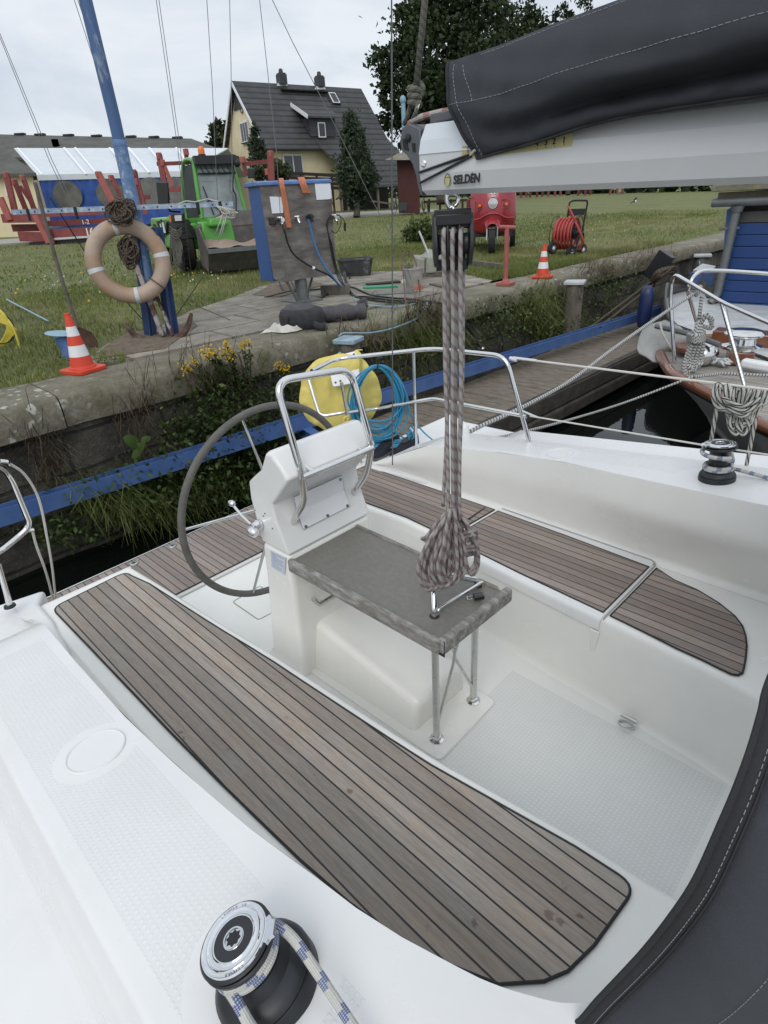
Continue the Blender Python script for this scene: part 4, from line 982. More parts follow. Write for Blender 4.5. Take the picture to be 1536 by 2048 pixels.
# cover lacing cords round the boom end
mb = MB(); k0 = atx(943, 308, BX - .063)
mb.tube([k0, atx(838, 345, BX - .062)], .0032, 8); mb.tube([k0 + Vector((0, 0, -.004)), atx(840, 366, BX - .060)], .0032, 8); obj('lacing_cord', mb, M['cableblk'], boom)
mb = MB(); mb.tube([k0 + Vector((0, .004, -.002)), atx(950, 300, BX - .066)], .0035, 8); obj('cord_end', mb, M['ropecream'], boom)
rope_obj('outhaul_line', [crv([atx(819, 247, BX), atx(838, 236, BX - .01), atx(868, 228, BX), atx(900, 222, BX), atx(925, 226, BX)], 6)], .0085, M['ropered'], boom)
mb = MB(); mb.beam(atx(866, 240, BX), atx(930, 224, BX), .03, .022); obj('outhaul_car', mb, M['castg'], boom, bevel=.004)
# --- sail cover
cover = empty('sail_cover', (BX, 1.1, 1.75), 'dark charcoal canvas sail cover stretched over the boom, pale stitching', 'sail cover')
ST = [((899, 124), (957, 317)), ((945, 108), (1000, 304)), ((1010, 86), (1070, 285)), ((1110, 46), (1180, 250)), ((1240, -2), (1290, 226)), ((1400, -62), (1420, 206)), ((1620, -150), (1600, 180)), ((1950, -290), (1950, 130)), ((2500, -520), (2500, 40))]
WW = [.082, .10, .118, .135, .15, .165, .18, .2, .2]
def cov_sec(k, nt=22):
    tp, bt = ST[k]; W = WW[k]; near = []
    for i in range(nt + 1):
        t = i / nt
        px = tp[0] + (bt[0] - tp[0]) * t; py = tp[1] + (bt[1] - tp[1]) * t
        if k == 0: px += -34 * math.sin(PI * min(1, t * .93 + .02)) * (1 - .5 * t)
        wv = W * math.sin(PI * min(1.0, t * .80 + .0)) ** .75 if t > 0 else 0
        tuck = min(1.0, k / 3.0)
        wv *= 1 - .42 * tuck * math.exp(-((t - .80) / .085) ** 2)
        if t > .9: wv = max(wv, .066)
        near.append(atx(px, py, BX - wv))
    return near
secs = [cov_sec(k) for k in range(len(ST))]
nt = len(secs[0])
fine = []
for j in range(nt): fine.append(crv([s[j] for s in secs], 8))
nS = len(fine[0])
def wob(p, i, j):
    return Vector((.0035 * math.sin(i * .9 + j * .35) + .003 * math.sin(i * .31 - j * .8), 0, 0)) * (1 if 0 < j < nt - 1 else 0)
grid_near = [[fine[j][i] + wob(0, i, j) for j in range(nt)] for i in range(nS)]
mb = MB(); rings = []
for i in range(nS):
    nr = grid_near[i]; far = [Vector((2 * BX - p.x, p.y, p.z)) for p in nr[::-1][:-1]]
    rings.append(nr[::-1] + far[::-1])
mb.loft(rings, closed=False)
co = obj('canvas', mb, M['canvas'], cover, smooth=70, weld=True); sol = co.modifiers.new('cloth', 'SOLIDIFY'); sol.thickness = .003; sol.offset = -1
def cs(i, t, out=.0012):
    j = t * (nt - 1); a = int(j); b = min(nt - 1, a + 1); p = grid_near[i][a].lerp(grid_near[i][b], j - a); return p + Vector((-out, 0, 0))
def dashes(pts, L=.0065, gap=.003, r=.00075):
    mb = MB(); P = [Vector(p) for p in pts]; acc = 0
    for a, b in zip(P, P[1:]):
        d = (b - a).length; k = max(1, int(d / (L + gap)))
        for i in range(k): mb.tube([a.lerp(b, i / k), a.lerp(b, (i + L / (L + gap)) / k)], r, 4)
    return mb
obj('stitching', dashes([cs(i, .445 + .02 * i / nS) for i in range(0, nS, 2)]), M['thread'], cover)
obj('stitching', dashes([cs(i, .03) for i in range(10, nS, 2)]), M['thread'], cover)
obj('stitching', dashes([cs(2, t / 24) for t in range(1, 25)]), M['thread'], cover)
obj('stitching', dashes([cs(5, t / 24) for t in range(2, 12)]), M['thread'], cover)
obj('hem', (lambda m: (m.tube([cs(0, t / 24, .0) for t in range(0, 25)], .004, 6), m.tube([cs(i, 1, 0) for i in range(nS)], .0035, 6), m)[2])(MB()), M['canvasedge'], cover)
# --- spray hood: side panel and roof from its aft hoop
hood = empty('spray_hood', (.46, .1, .5), 'dark grey canvas spray hood with black bound edge and white stitching', 'spray hood')
hp = []
for q, X in (((1150, 2048), .452), ((1195, 2000), .456), ((1245, 1948), .460), ((1292, 1897), .467), ((1345, 1830), .475), ((1392, 1758), .487), ((1442, 1648), .515), ((1475, 1570), .545), ((1502, 1495), .58), ((1522, 1425), .62), ((1537, 1365), .66)): hp.append(atx(*q, X))
b0 = Vector((.447, hp[0].y + .03, .44)); hp = [b0] + hp + [Vector((.78, .05, 1.115)), Vector((.95, .055, 1.14)), Vector((CX, .07, 1.16)), Vector((1.96, .055, 1.14)), Vector((2.3, .05, 1.05)), Vector((2.42, .09, .75)), Vector((2.45, .14, .45))]
edge = crv(hp, 5)
def hood_pt(i, v):
    p = edge[i]; side = max(0, 1 - abs(i / len(edge) - .5) * 2)
    return Vector((p.x + (CX - p.x) * .10 * v + .012 * math.sin(v * 9 + i * .2) * (v > .05), p.y - 1.6 * v, p.z + (.10 * math.sin(v * PI * .6) - .25 * v * v) * (1 if p.z > .6 else .2)))
vs_ = [0, .008, .0115, .06, .12, .2, .35, .5, .7, .85, 1.0]
mb = MB(); mb.loft([[hood_pt(i, v) for i in range(len(edge))][::-1] for v in vs_[2:]], closed=False)
h1 = obj('canvas', mb, M['canvas2'], hood, smooth=70); s1 = h1.modifiers.new('cloth', 'SOLIDIFY'); s1.thickness = .003
mb = MB(); mb.loft([[hood_pt(i, v) + Vector((-.0015 if edge[i].x < CX else .0015, 0, .0015)) for i in range(len(edge))][::-1] for v in vs_[:3]], closed=False)
h2 = obj('bound_edge', mb, M['canvasedge'], hood, smooth=70); s2 = h2.modifiers.new('cloth', 'SOLIDIFY'); s2.thickness = .005
mb = MB(); mb.tube(edge, .004, 8); obj('edge_piping', mb, M['canvasedge'], hood)
obj('stitching', dashes([hood_pt(i, .0092) + Vector((-.0035, 0, .0025)) for i in range(0, 70)], .0035, .002, .00045), M['thread'], hood)
mb = MB(); mb.tube([hood_pt(i, .0125) + Vector((-.002, 0, .002)) for i in range(0, 70)], .0012, 6); obj('seam', mb, M['canvasedge'], hood)
obj('stitching', dashes([hood_pt(i, .060) + Vector((-.003, 0, .002)) for i in range(0, 70)], .0035, .0022, .00035), M['thread'], hood)

# --- mainsheet
P0 = Vector((BX - .005, 1.118, 1.5))
def ms(px, py, d=0.0):   # point on the upright sheet through the mainsheet that faces the eye
    return atplane(px, py, P0 + AW * d, AW)
sheet = empty('mainsheet', P0, 'mainsheet tackle of grey fleck rope hanging from the boom in a coil', 'rope tackle')
c = ms(905, 478); mb = MB()
bw, bh, bt = .101, .136, .05
pts = fillet([c + FW * (-bw / 2) + UP * (bh * .5), c + FW * (bw / 2) + UP * (bh * .5), c + FW * (bw * .54) + UP * (-bh * .2), c + FW * (bw * .47) + UP * (-bh * .5), c + FW * (-bw * .47) + UP * (-bh * .45), c + FW * (-bw * .52) + UP * (-bh * .1)], .016, 5, True)
for k in range(4):
    x = (-.5 + k / 3) * bw; th = .012 if k in (0, 3) else .008
    sec = fillet([c + FW * x + UP * (bh * .5) - AW * .022, c + FW * x + UP * (bh * .5) + AW * .022, c + FW * x * .98 + UP * (-bh * .3) + AW * .04, c + FW * x * .94 + UP * (-bh * .55), c + FW * x * .94 + UP * (-bh * .5) - AW * .03, c + FW * x + UP * (-.02) - AW * .045], .02, 5, True)
    mb.extrude([p - FW * th / 2 for p in sec], FW * th)
mb.box(c + UP * (bh * .37) - AW * .018, (bw * .98, .03, .028), M=Matrix((FW, AW, UP)).transposed()); mb.box(c - UP * (bh * .50) + AW * .012, (bw * .9, .03, .03), M=Matrix((FW, AW, UP)).transposed()); mb.box(c + UP * (bh * .46), (bw, .046, .028), M=Matrix((FW, AW, UP)).transposed()); mb.box(c + UP * (bh * .30) + AW * .0, (bw * .98, .02, .03), M=Matrix((FW, AW, UP)).transposed())
blk = obj('pulley_block', mb, M['blackpl'], sheet, smooth=40, bevel=.003)
for k in range(3):
    mb = MB(); o = c + FW * ((-.33 + k * .335) * bw) + UP * -.012
    mb.lathe([(.034, -.009), (.029, -.006), (.027, 0), (.029, .006), (.034, .009)], o, FW, 28); obj('sheave', mb, M['drum'], blk, smooth=40)
mb = MB(); s0 = ms(897, 432); s1_ = ms(905, 395)
mb.tube(fillet([ms(893, 385), ms(893, 408), ms(900, 418), ms(907, 410)], .01, 4), .0055, 8); mb.torus(ms(905, 400), AW, .016, .005, 24, 8); mb.torus(ms(906, 420) , FW, .013, .004, 20, 8); mb.tube([ms(906, 425), ms(906, 438)], .007, 10); mb.tube([ms(896, 425), ms(917, 427)], .0045, 8)
obj('shackle', mb, M['steel'], sheet, smooth=60)
falls = []
for xa, xm, xb, yb, d, front in ((887, 892, 897, 1030, -.034, 1), (904.5, 906, 905, 1070, -.034, 1), (921, 921.5, 919, 1040, -.034, 1), (894, 900, 886.5, 1012, .022, 0), (911, 912, 911, 1060, .022, 0), (927, 926, 914, 1050, .022, 0)):
    P_ = [ms(xa + 4, 455, -.008), ms(xa + 1, 461, -.030), ms(xa, 474, -.042), ms(xa, 500, -.040)] if front else [ms(xa, 505, .03)]
    for t in (.08, .25, .42, .6, .78, .92, 1.0): P_.append(ms((1 - t) ** 2 * xa + 2 * t * (1 - t) * xm + t * t * xb + .8 * math.sin(t * 9 + xa), 515 + (yb - 515) * t, d * (1 - .55 * t)))
    falls.append(crv(P_, 4))
rope_obj('rope_falls', falls, .0066, M['ropeg2'], sheet, 8)
random.seed(21); loops = []
def lp(xt, yt, xb, yb, w, d0, d1, tw=0):
    """one hanging loop as closed-looking path"""
    pts = []
    for i in range(19):
        t = i / 18; a = PI * t
        s = -math.cos(a); v = math.sin(a) ** .62
        x = xt + (xb - xt) * v + s * w * (.22 + .78 * v * (1.15 - .25 * v)) ; y = yt + (yb - yt) * v
        pts.append(ms(x + random.uniform(-1, 1), y + random.uniform(-1.5, 1.5), d0 + (d1 - d0) * t))
    return crv(pts, 2)
for i in range(15):
    f = i / 14; u_ = random.uniform
    xl = 838 + 48 * f + u_(-4, 4); xr = 884 + 40 * f + u_(-5, 5); yb = 1182 - 18 * f + u_(-14, 6); d0 = -.06 + .02 * u_(-1, 1) + .05 * ((i * 7) % 5) / 5
    loops.append(crv([ms(897 + 8 * f + u_(-3, 3), 1016 + u_(0, 8), d0 + .02), ms(884 + 16 * f + u_(-3, 3), 1045, d0), ms(xl + 17 - 6 * f, 1092 + u_(-6, 6), d0 - .015), ms(xl + 1, 1135 + u_(-6, 6), d0 - .02), ms(xl + 7, yb - 14, d0 - .02), ms((xl + xr) / 2 - 2, yb, d0 - .01), ms(xr - 4, yb - 16, d0), ms(xr + 2, 1128 + u_(-8, 8), d0 + .005), ms(xr + 2 - 3 * f, 1085, d0 + .01), ms(906 + 7 * f, 1042, d0 + .02), ms(903 + 6 * f, 1018, d0 + .03)], 4))
for i in range(6): loops.append(crv([ms(916, 1022, .02), ms(930 + i, 1050, .03 - .012 * i), ms(946 + i * 1.6, 1090, .02 - .01 * i), ms(951 + i, 1122 + i * 2, .01), ms(938 + i, 1140 + i * 2, -.01), ms(927 + i, 1122, -.01), ms(922 + i, 1070, .0), ms(914, 1028, .02)], 4))
for yy in (1062, 1070, 1092, 1099): loops.append(crv([ms(928, yy + 6, -.03), ms(942, yy, -.035), ms(953, yy + 3, 0), ms(950, yy + 8, .05), ms(934, yy + 12, .06)], 4))
loops.append(crv([ms(895, 1024, -.03), ms(878, 1040, -.05), ms(862, 1062, -.04), ms(852, 1075, -.03), ms(844, 1077, -.02), ms(852, 1082, -.02)], 5))
rope_obj('rope_coil', loops, .0069, M['ropeg'], sheet, 8)
mb = MB(); c2 = ms(906, 1085, .0); mb.box(c2, (.05, .03, .11), M=Matrix((FW, AW, UP)).transposed()); mb.lathe([(.02, -.02), (.026, 0), (.02, .02)], c2 - UP * .04, FW, 20); mb.tube([c2 - UP * .05, (hA + hB) / 2 + Vector((-.035, .05, .085))], .007, 8); obj('lower_block', mb, M['steelb'], sheet, bevel=.004)
mb = MB(); mb.tube(crv([ms(938, 1008 + 30, .04), ms(955, 1026, .14), ms(969, 1016, .3)], 4), .004, 6); obj('shock_cord', mb, M['cableblk'], sheet)
# --- topping lift with its knot
tl = empty('topping_lift', atx(830, 200, BX), 'weathered rope with a thick knot holding up the boom end', 'rope')
rope_obj('rope_lead', [[atx(859, -60, BX), atx(850, 0, BX), atx(832, 182, BX)]], .0085, M['ropeold'], tl)
kn = atx(829, 193, BX); kp = []
for i in range(40):
    a = i / 39 * 2 * PI * 3; kp.append(kn + FW * (.013 * math.cos(a)) + AW * (.013 * math.sin(a)) + UP * (.026 - .046 * i / 39))
rope_obj('knot', [kp, crv([kn + UP * .03 + FW * .012, kn + FW * .022 + UP * .018, kn + UP * .0 + FW * .016], 5)], .0085, M['ropeold'], tl)
rope_obj('rope_tails', [[kn - FW * .006, atx(815, 232, BX), atx(808, 250, BX)], [kn + FW * .012, atx(832, 225, BX - .02), atx(822, 246, BX)]], .006, M['ropeold'], tl)
mb = MB(); mb.tube([kn + FW * .014 - UP * .01, atx(835, 215, BX - .015), atx(826, 243, BX - .01)], .004, 8); obj('snap_shackle', mb, M['steel'], tl)

# --- padlock on the table
pc = atz(957, 1196, TZ + .004); pl_ = empty('padlock', pc, 'small black combination padlock lying on the grey cockpit table', 'padlock')
d_ = Vector((.80, -.60, 0)).normalized(); s_ = Vector((.60, .80, 0))
mb = MB(); mb.box(pc + UP * .008, (.040, .030, .016), M=Matrix((d_, s_, UP)).transposed()); obj('lock_body', mb, M['blackpl'], pl_, bevel=.003)
mb = MB()
for i in range(4): mb.lathe([(.0045, -.0028), (.0062, -.002), (.0062, .002), (.0045, .0028)], pc + UP * .0125 + d_ * (-.0125 + i * .0085) - s_ * .0, d_, 14)
obj('number_wheels', mb, M['castg'], pl_)
mb = MB(); mb.tube(fillet([pc + UP * .008 - d_ * .018 + s_ * .009, pc + UP * .008 - d_ * .046 + s_ * .009, pc + UP * .008 - d_ * .046 - s_ * .009, pc + UP * .008 - d_ * .03 - s_ * .009], .007, 5), .0024, 8); obj('shackle', mb, M['steel'], pl_)
# --- rope on the near winch and on the far one
def wraps(c, A, q, r, h0, h1, a0, a1, n=60):
    out = []
    for i in range(n + 1):
        t = i / n; a = a0 + (a1 - a0) * t; out.append(Vector(c) + q @ Vector((r * math.cos(a), r * math.sin(a), h0 + (h1 - h0) * t)))
    return out
kk = .80; R1 = .054 * kk + .008
wp = wraps(wc, A1, q1, R1, .122 * kk, .098 * kk, rad(20), rad(-560), 90)
def tg(p, a): return p
out1 = [wp[0], atz(578, 1868, .548), atz(630, 1938, .530), atz(668, 1995, .518), atz(706, 2052, .512), atz(790, 2170, .508)]
e1 = wp[-1]
in1 = [e1, atz(466, 1992, .535), atz(484, 2022, .525), atz(505, 2058, .515), atz(570, 2150, .51)]
rope_obj('sheet_rope', [crv(out1, 6)[::-1][:-1] + wp + crv(in1, 6)[1:]], .0086, M['ropeb'], None, 12)
sr = bpy.data.objects['sheet_rope']; tag(sr, 'white braided rope with blue flecks wound on the near winch', 'rope', 'braided sheets on the winches')
k = k2; wq = wraps(w2c, A2, q2, .060 * k + .008, .070 * k, .092 * k, rad(20), rad(-690), 90)
top = wraps(w2c, A2, q2, .090 * k, .150 * k, .185 * k, rad(-60), rad(-330), 40)
st = wq[0]; F0 = Vector((.02, -.35, -.02))
rope_obj('sheet_rope', [crv([st + F0 * 2.2 + Vector((0, 0, .0)), st + F0 + Vector((0, 0, -.008)), st + F0 * .4, st], 6)[:-1] + wq, wraps(w2c, A2, q2, .066 * k, .105 * k, .15 * k, rad(30), rad(-150), 24) + top[8:], crv([top[-1], top[-1] + Vector((.01, -.045, .0)), top[-1] + Vector((.01, -.075, -.05)), top[-1] + Vector((.01, -.085, -.115)), top[-1] + Vector((.02, -.2, -.15)), top[-1] + Vector((.02, -.6, -.17))], 6)], .0095, M['ropeb'])
tag(bpy.data.objects['sheet_rope.001'], 'white braided rope with blue flecks wound on the far winch', 'rope', 'braided sheets on the winches')

# --- yellow lifebuoy bag on the pushpit
YP = atz(650, 790, .48) + AW * .17
yb = empty('lifebuoy_bag', YP, 'pale yellow cloth cover over a lifebuoy hung on the stern rail', 'lifebuoy')
def ypt(px, py, d=0): return atplane(px, py, YP + AW * d, AW)
random.seed(5)
def buoy(u, v, side):
    a = 2 * PI * u; r = v
    k = 1 + .018 * math.sin(5 * a + 1) + .012 * math.sin(11 * a)
    cx, cy, rx, ry = 680, 787, 82 * k, 80 * k
    p = ypt(cx + rx * r * math.cos(a) , cy + ry * r * math.sin(a))
    puff = .065 * math.sqrt(max(0, 1 - r ** 4)) * (1 if r > .35 else .82 + .18 * r / .35)
    X_ = r * math.cos(a); Y_ = r * math.sin(a); wr = (.006 * math.sin(X_ * 13 + Y_ * 3) + .005 * math.sin(X_ * 23 - Y_ * 5 + 1)) * (1 - r * .6) + .008 * math.sin(a * 19 + 3 * r) * max(0, r - .72) * 3 + .004 * math.sin(a * 37) * r ** 4
    return p - AW * side * (puff + wr * (1 if side > 0 else 0))
mb = MB(); mb.grid(lambda u, v: buoy(u, v, 1), 96, 16); mb.grid(lambda u, v: buoy(-u, v, -1), 96, 8)
obj('cloth_cover', mb, M['yellowcloth'], yb, smooth=80, weld=True)
mb = MB(); mb.tube(crv([ypt(722, 740, -.05), ypt(721, 712, -.085), ypt(712, 702, -.06), ypt(722, 700, .0)], 5), .014, 8, flat=.35); obj('hanging_strap', mb, M['yellowcloth'], yb)
mb = MB(); mb.tube(crv([ypt(688, 838, -.09), ypt(697, 832, -.1), ypt(694, 848, -.1), ypt(686, 840, -.09)], 4), .012, 8); obj('tie_tape', mb, M['yellowcloth'], yb)
# --- blue shore cable coil
CP = atz(752, 716, .70) - AW * .03
cc = empty('shore_power_cable', CP, 'coil of bright blue cable hanging on the stern rail, blue plug beside it', 'cable')
def cpt(px, py, d=0): return atplane(px, py, CP + AW * d, AW)
random.seed(11); paths = []
for i in range(17):
    cx = 755 + random.uniform(-5, 5); hw = 50 + random.uniform(-9, 10); top = 731 + random.uniform(-1, 4); bot = 868 + random.uniform(-26, 26)
    ph = random.uniform(-.25, .25); d = random.uniform(-.045, .02); pp = []
    for j in range(28):
        a = 2 * PI * j / 28; x = cx + hw * math.sin(a) * (1 + .12 * math.cos(a + ph)) * (.55 + .45 * (1 - math.cos(a)) / 2 * 1.2 + .12); y = top + (bot - top) * (1 - math.cos(a)) / 2
        pp.append(cpt(x, y, d + .02 * math.sin(a + ph)))
    pp.append(pp[0]); paths.append(pp)
for i in range(6):
    cx = 765 + random.uniform(-6, 6); pp = []
    for j in range(15):
        a = PI * (-.15 + 1.3 * j / 14); pp.append(cpt(cx + 58 * math.cos(a), 862 + i * 3 + 20 * math.sin(a), .03 - .012 * i))
    paths.append(pp)
mb = MB()
for p in paths: mb.tube(crv(p, 2), .0058, 7)
cbl = obj('cable_coil', mb, M['cableblue'], cc, smooth=60)
mb = MB(); pq = atz(827, 865, .13)
mb.tube(crv([cpt(788, 866, .10), cpt(800, 872, .16), atz(812, 876, .05), atz(820, 866, .10), atz(821, 853, .16), pq + UP * .05], 6), .0058, 7); mb.tube(crv([cpt(813, 812, 0), cpt(826, 838, .1), atz(845, 862, .16), atz(868, 882, .10), atz(880, 888, .05)], 6), .0055, 7)
obj('cable_tail', mb, M['cableblue'], cc, smooth=60)
ax_ = (atz(834, 884, .06) - atz(826, 858, .14)).normalized(); mb = MB(); mb.lathe([(.014, -.045), (.022, -.035), (.025, .0), (.026, .004)], pq, ax_, 20); obj('plug_cap', mb, M['white'], cc, smooth=40)
mb = MB(); mb.lathe([(.0265, .0), (.0275, .01), (.027, .045), (.022, .06), (.020, .085), (.014, .09)], pq, ax_, 20); obj('plug_body', mb, M['plugblue'], cc, smooth=40)
mb = MB(); mb.tube(crv([cpt(752, 708, .0), cpt(757, 720, -.06), cpt(754, 740, -.06)], 4), .005, 6); mb.tube([cpt(743, 712, -.01), cpt(765, 716, -.01)], .007, 8); obj('hanging_tie', mb, M['cableblk'], cc)
# --- slip-on shoes
def shoe(toe, heel, label):
    toe = Vector(toe); heel = Vector(heel); ax = (heel - toe); L = ax.length; ax.normalize(); sd = ax.cross(UP).normalized()
    r = empty('shoe', toe, label, 'shoe', 'pair of slip-on shoes on the aft deck')
    T = [0, .06, .18, .34, .5, .66, .82, .95, 1.0]; W = [.012, .034, .047, .050, .044, .039, .038, .030, .012]; Hh = [.022, .040, .050, .062, .078, .082, .082, .078, .05]
    rings = []
    for t, w, h in zip(T, W, Hh):
        o = toe + ax * (L * t); rings.append([o + sd * w + UP * .016, o + sd * w * .98 + UP * (.016 + .5 * (h - .016)), o + sd * w * .62 + UP * (h * .93), o + UP * h, o - sd * w * .62 + UP * (h * .93), o - sd * w * .98 + UP * (.016 + .5 * (h - .016)), o - sd * w + UP * .016])
    mb = MB(); mb.loft(rings); obj('upper', mb, M['shoe'], r, smooth=70, bevel=0)
    mb = MB(); ol = [toe + ax * (L * t) + sd * (w + .004) for t, w in zip(T, W)] + [toe + ax * (L * t) - sd * (w + .004) for t, w in zip(T, W)][::-1]
    mb.extrude(fillet(ol, .01, 2, True), UP * .016); obj('rubber_sole', mb, M['sole'], r, smooth=50)
    mb = MB(); op = [toe + ax * (L * t) + sd * (w * sg * .66) + UP * (.084 + .0 * t) for t, w, sg in ((.50, .03, 1), (.62, .038, 1), (.8, .038, 1), (.93, .026, 1), (.93, .026, -1), (.8, .038, -1), (.62, .038, -1), (.50, .03, -1))]
    mb.extrude(fillet(op, .012, 3, True), UP * .002); obj('opening', mb, M['caulk'], r, smooth=0)
shoe(atz(745, 921, .03), atz(797, 887, .045), 'navy slip-on shoe, the left one of the pair on the aft deck')
shoe(atz(783, 929, .03), atz(828, 889, .05), 'navy slip-on shoe, the right one of the pair on the aft deck')
# --- small float behind the far coaming
fp = atz(929, 886, .20); fl = empty('marker_float', fp, 'white and orange marker float standing behind the far coaming', 'float')
mb = MB(); mb.lathe([(.026, .03), (.030, .06), (.028, .11), (.018, .13), (.004, .134)], fp, n=18); obj('float_body', mb, M['white'], fl, smooth=50)
mb = MB(); mb.lathe([(.034, -.12), (.036, 0), (.034, .02), (.027, .032)], fp, n=18); obj('orange_base', mb, M['strap'], fl, smooth=50)
mb = MB(); mb.torus(fp + FW * .04 + UP * .035, AW, .012, .004, 20, 6); obj('lanyard', mb, M['hoseblue'], fl)
# --- rope hank hung on the upper lifeline
HC = u1.copy(); hk = empty('rope_hank', HC, 'thick hank of laid black and white rope hanging on the far lifeline', 'rope')
def hpt(px, py, d=0): return atplane(px, py, HC + AW * d, AW)
random.seed(3); hp2 = []
for i in range(13):
    xt = 1438 + i * 8 + random.uniform(-3, 3); xb = 1478 + (i - 6) * 3.2 + random.uniform(-6, 6); yb = 838 - abs(i - 5) * 2.2 + random.uniform(-16, 30); w = random.uniform(8, 17)
    pp = [hpt(xt - w * .25, 768 + random.uniform(-5, 2) + i * 1.0, -.02), hpt(xt - w * .8, 790, -.035 - .02 * random.random()), hpt((xt + xb) / 2 - w, 815, -.04), hpt(xb - w * .6, yb - 8, -.04), hpt(xb, yb, -.045), hpt(xb + w * .7, yb - 10, -.04), hpt((xt + xb) / 2 + w, 808, -.03), hpt(xt + w * .8, 786, -.02), hpt(xt + w * .3, 770 + i * 1.0, .0), hpt(xt - w * .25, 768 + i * 1.0, .015)]
    hp2.append(crv(pp, 4))
for a, b, yy in ((1444, 1520, 806), (1450, 1522, 816), (1455, 1512, 826)): hp2.append(crv([hpt(a, yy - 12, -.05), hpt((a + b) / 2, yy + 6, -.085), hpt(b, yy - 8, -.05)], 6))
for cx in (1466, 1480): hp2.append(crv([hpt(cx, 830, -.05), hpt(cx - 7, 850, -.05), hpt(cx + 4, 869, -.06), hpt(cx + 16, 858, -.05), hpt(cx + 14, 835, -.05)], 5))
hp2.append([hpt(1438, 775, -.03), hpt(1434, 815, -.03), hpt(1426, 860, -.03), hpt(1420, 896, .0)]); hp2.append([hpt(1512, 835, -.03), hpt(1503, 880, -.03), hpt(1494, 925, -.01), hpt(1488, 955, .02)])
rope_obj('laid_rope', hp2, .0088, M['ropet'], hk, 8)
# ---------------------------------------------------------------- leaves, grass (numpy)
RNG = np.random.default_rng(4)
def mesh_np(name, V, F, m, tone=None, parent=None, kind=None, shade=False):
    """V (n,3), F (k,c) equal-sided faces, tone per face"""
    me = bpy.data.meshes.new(name); k, c = F.shape
    me.vertices.add(len(V)); me.vertices.foreach_set('co', V.astype(np.float32).ravel())
    me.loops.add(k * c); me.loops.foreach_set('vertex_index', F.astype(np.int32).ravel())
    me.polygons.add(k); me.polygons.foreach_set('loop_start', np.arange(0, k * c, c, dtype=np.int32)); me.polygons.foreach_set('loop_total', np.full(k, c, dtype=np.int32))
    me.update(calc_edges=True)
    if tone is not None:
        a = me.attributes.new('tone', 'FLOAT', 'FACE'); a.data.foreach_set('value', np.clip(tone, 0, 1).astype(np.float32))
    me.materials.append(m); o = bpy.data.objects.new(name, me); COL.objects.link(o)
    if parent is not None:
        off = np.array(parent.location); me.vertices.foreach_set('co', (V - off).astype(np.float32).ravel()); o.parent = parent
    if kind: o['kind'] = kind
    return o
def unit(a): return a / np.maximum(np.linalg.norm(a, axis=1, keepdims=True), 1e-9)
def leaf_geo(P, L, W, bias=(0, 0, 0), spread=1.0):
    """diamond leaves at points P, length L, width factor W"""
    n = len(P); d = unit(RNG.normal(size=(n, 3)) * spread + np.array(bias)); s = unit(np.cross(d, RNG.normal(size=(n, 3)))); L = np.broadcast_to(np.asarray(L), (n,))[:, None]
    nn = np.cross(d, s) * L * .12
    V = np.empty((n, 4, 3)); V[:, 0] = P; V[:, 1] = P + d * L * .45 + s * L * W + nn; V[:, 2] = P + d * L; V[:, 3] = P + d * L * .45 - s * L * W + nn
    return V.reshape(-1, 3), np.arange(n * 4).reshape(n, 4)
def leaves(name, P, L, W, m, tone, parent=None, kind=None, bias=(0, 0, 0), spread=1.0):
    V, F = leaf_geo(P, L, W, bias, spread); return mesh_np(name, V, F, m, tone, parent, kind)
def blades(P, h, w, lean=.4, curve=.3, dirb=(0, 0)):
    """bent grass blades: 2 segments"""
    n = len(P); a = RNG.uniform(0, 2 * PI, n); l = RNG.uniform(.1, 1, n) * lean; dx = np.stack([np.cos(a) * l + dirb[0], np.sin(a) * l + dirb[1], np.zeros(n)], 1)
    b = RNG.uniform(0, 2 * PI, n); s = np.stack([np.cos(b), np.sin(b), np.zeros(n)], 1); h = np.broadcast_to(h, (n,))[:, None]; w = np.broadcast_to(w, (n,))[:, None]
    m_ = P + np.array([0, 0, 1]) * h * .55 + dx * h * .35; t = P + np.array([0, 0, 1]) * h * (1 - curve * np.linalg.norm(dx, axis=1, keepdims=True)) + dx * h
    V = np.stack([P - s * w, P + s * w, m_ + s * w * .7, m_ - s * w * .7, t + s * w * .12, t - s * w * .12], 1).reshape(-1, 3)
    base = np.arange(n)[:, None] * 6
    F = np.concatenate([base + np.array([[0, 1, 2, 3]]), base + np.array([[3, 2, 4, 5]])], 1).reshape(-1, 4)
    return V, F
def vnoise(x, y, s, seed=0):
    """cheap smooth value noise"""
    r = np.random.default_rng(seed); T = r.random((64, 64)); x = x / s; y = y / s
    xi = np.floor(x).astype(int); yi = np.floor(y).astype(int); fx = x - xi; fy = y - yi; fx = fx * fx * (3 - 2 * fx); fy = fy * fy * (3 - 2 * fy)
    g = lambda a, b: T[a % 64, b % 64]
    return (g(xi, yi) * (1 - fx) + g(xi + 1, yi) * fx) * (1 - fy) + (g(xi, yi + 1) * (1 - fx) + g(xi + 1, yi + 1) * fx) * fy

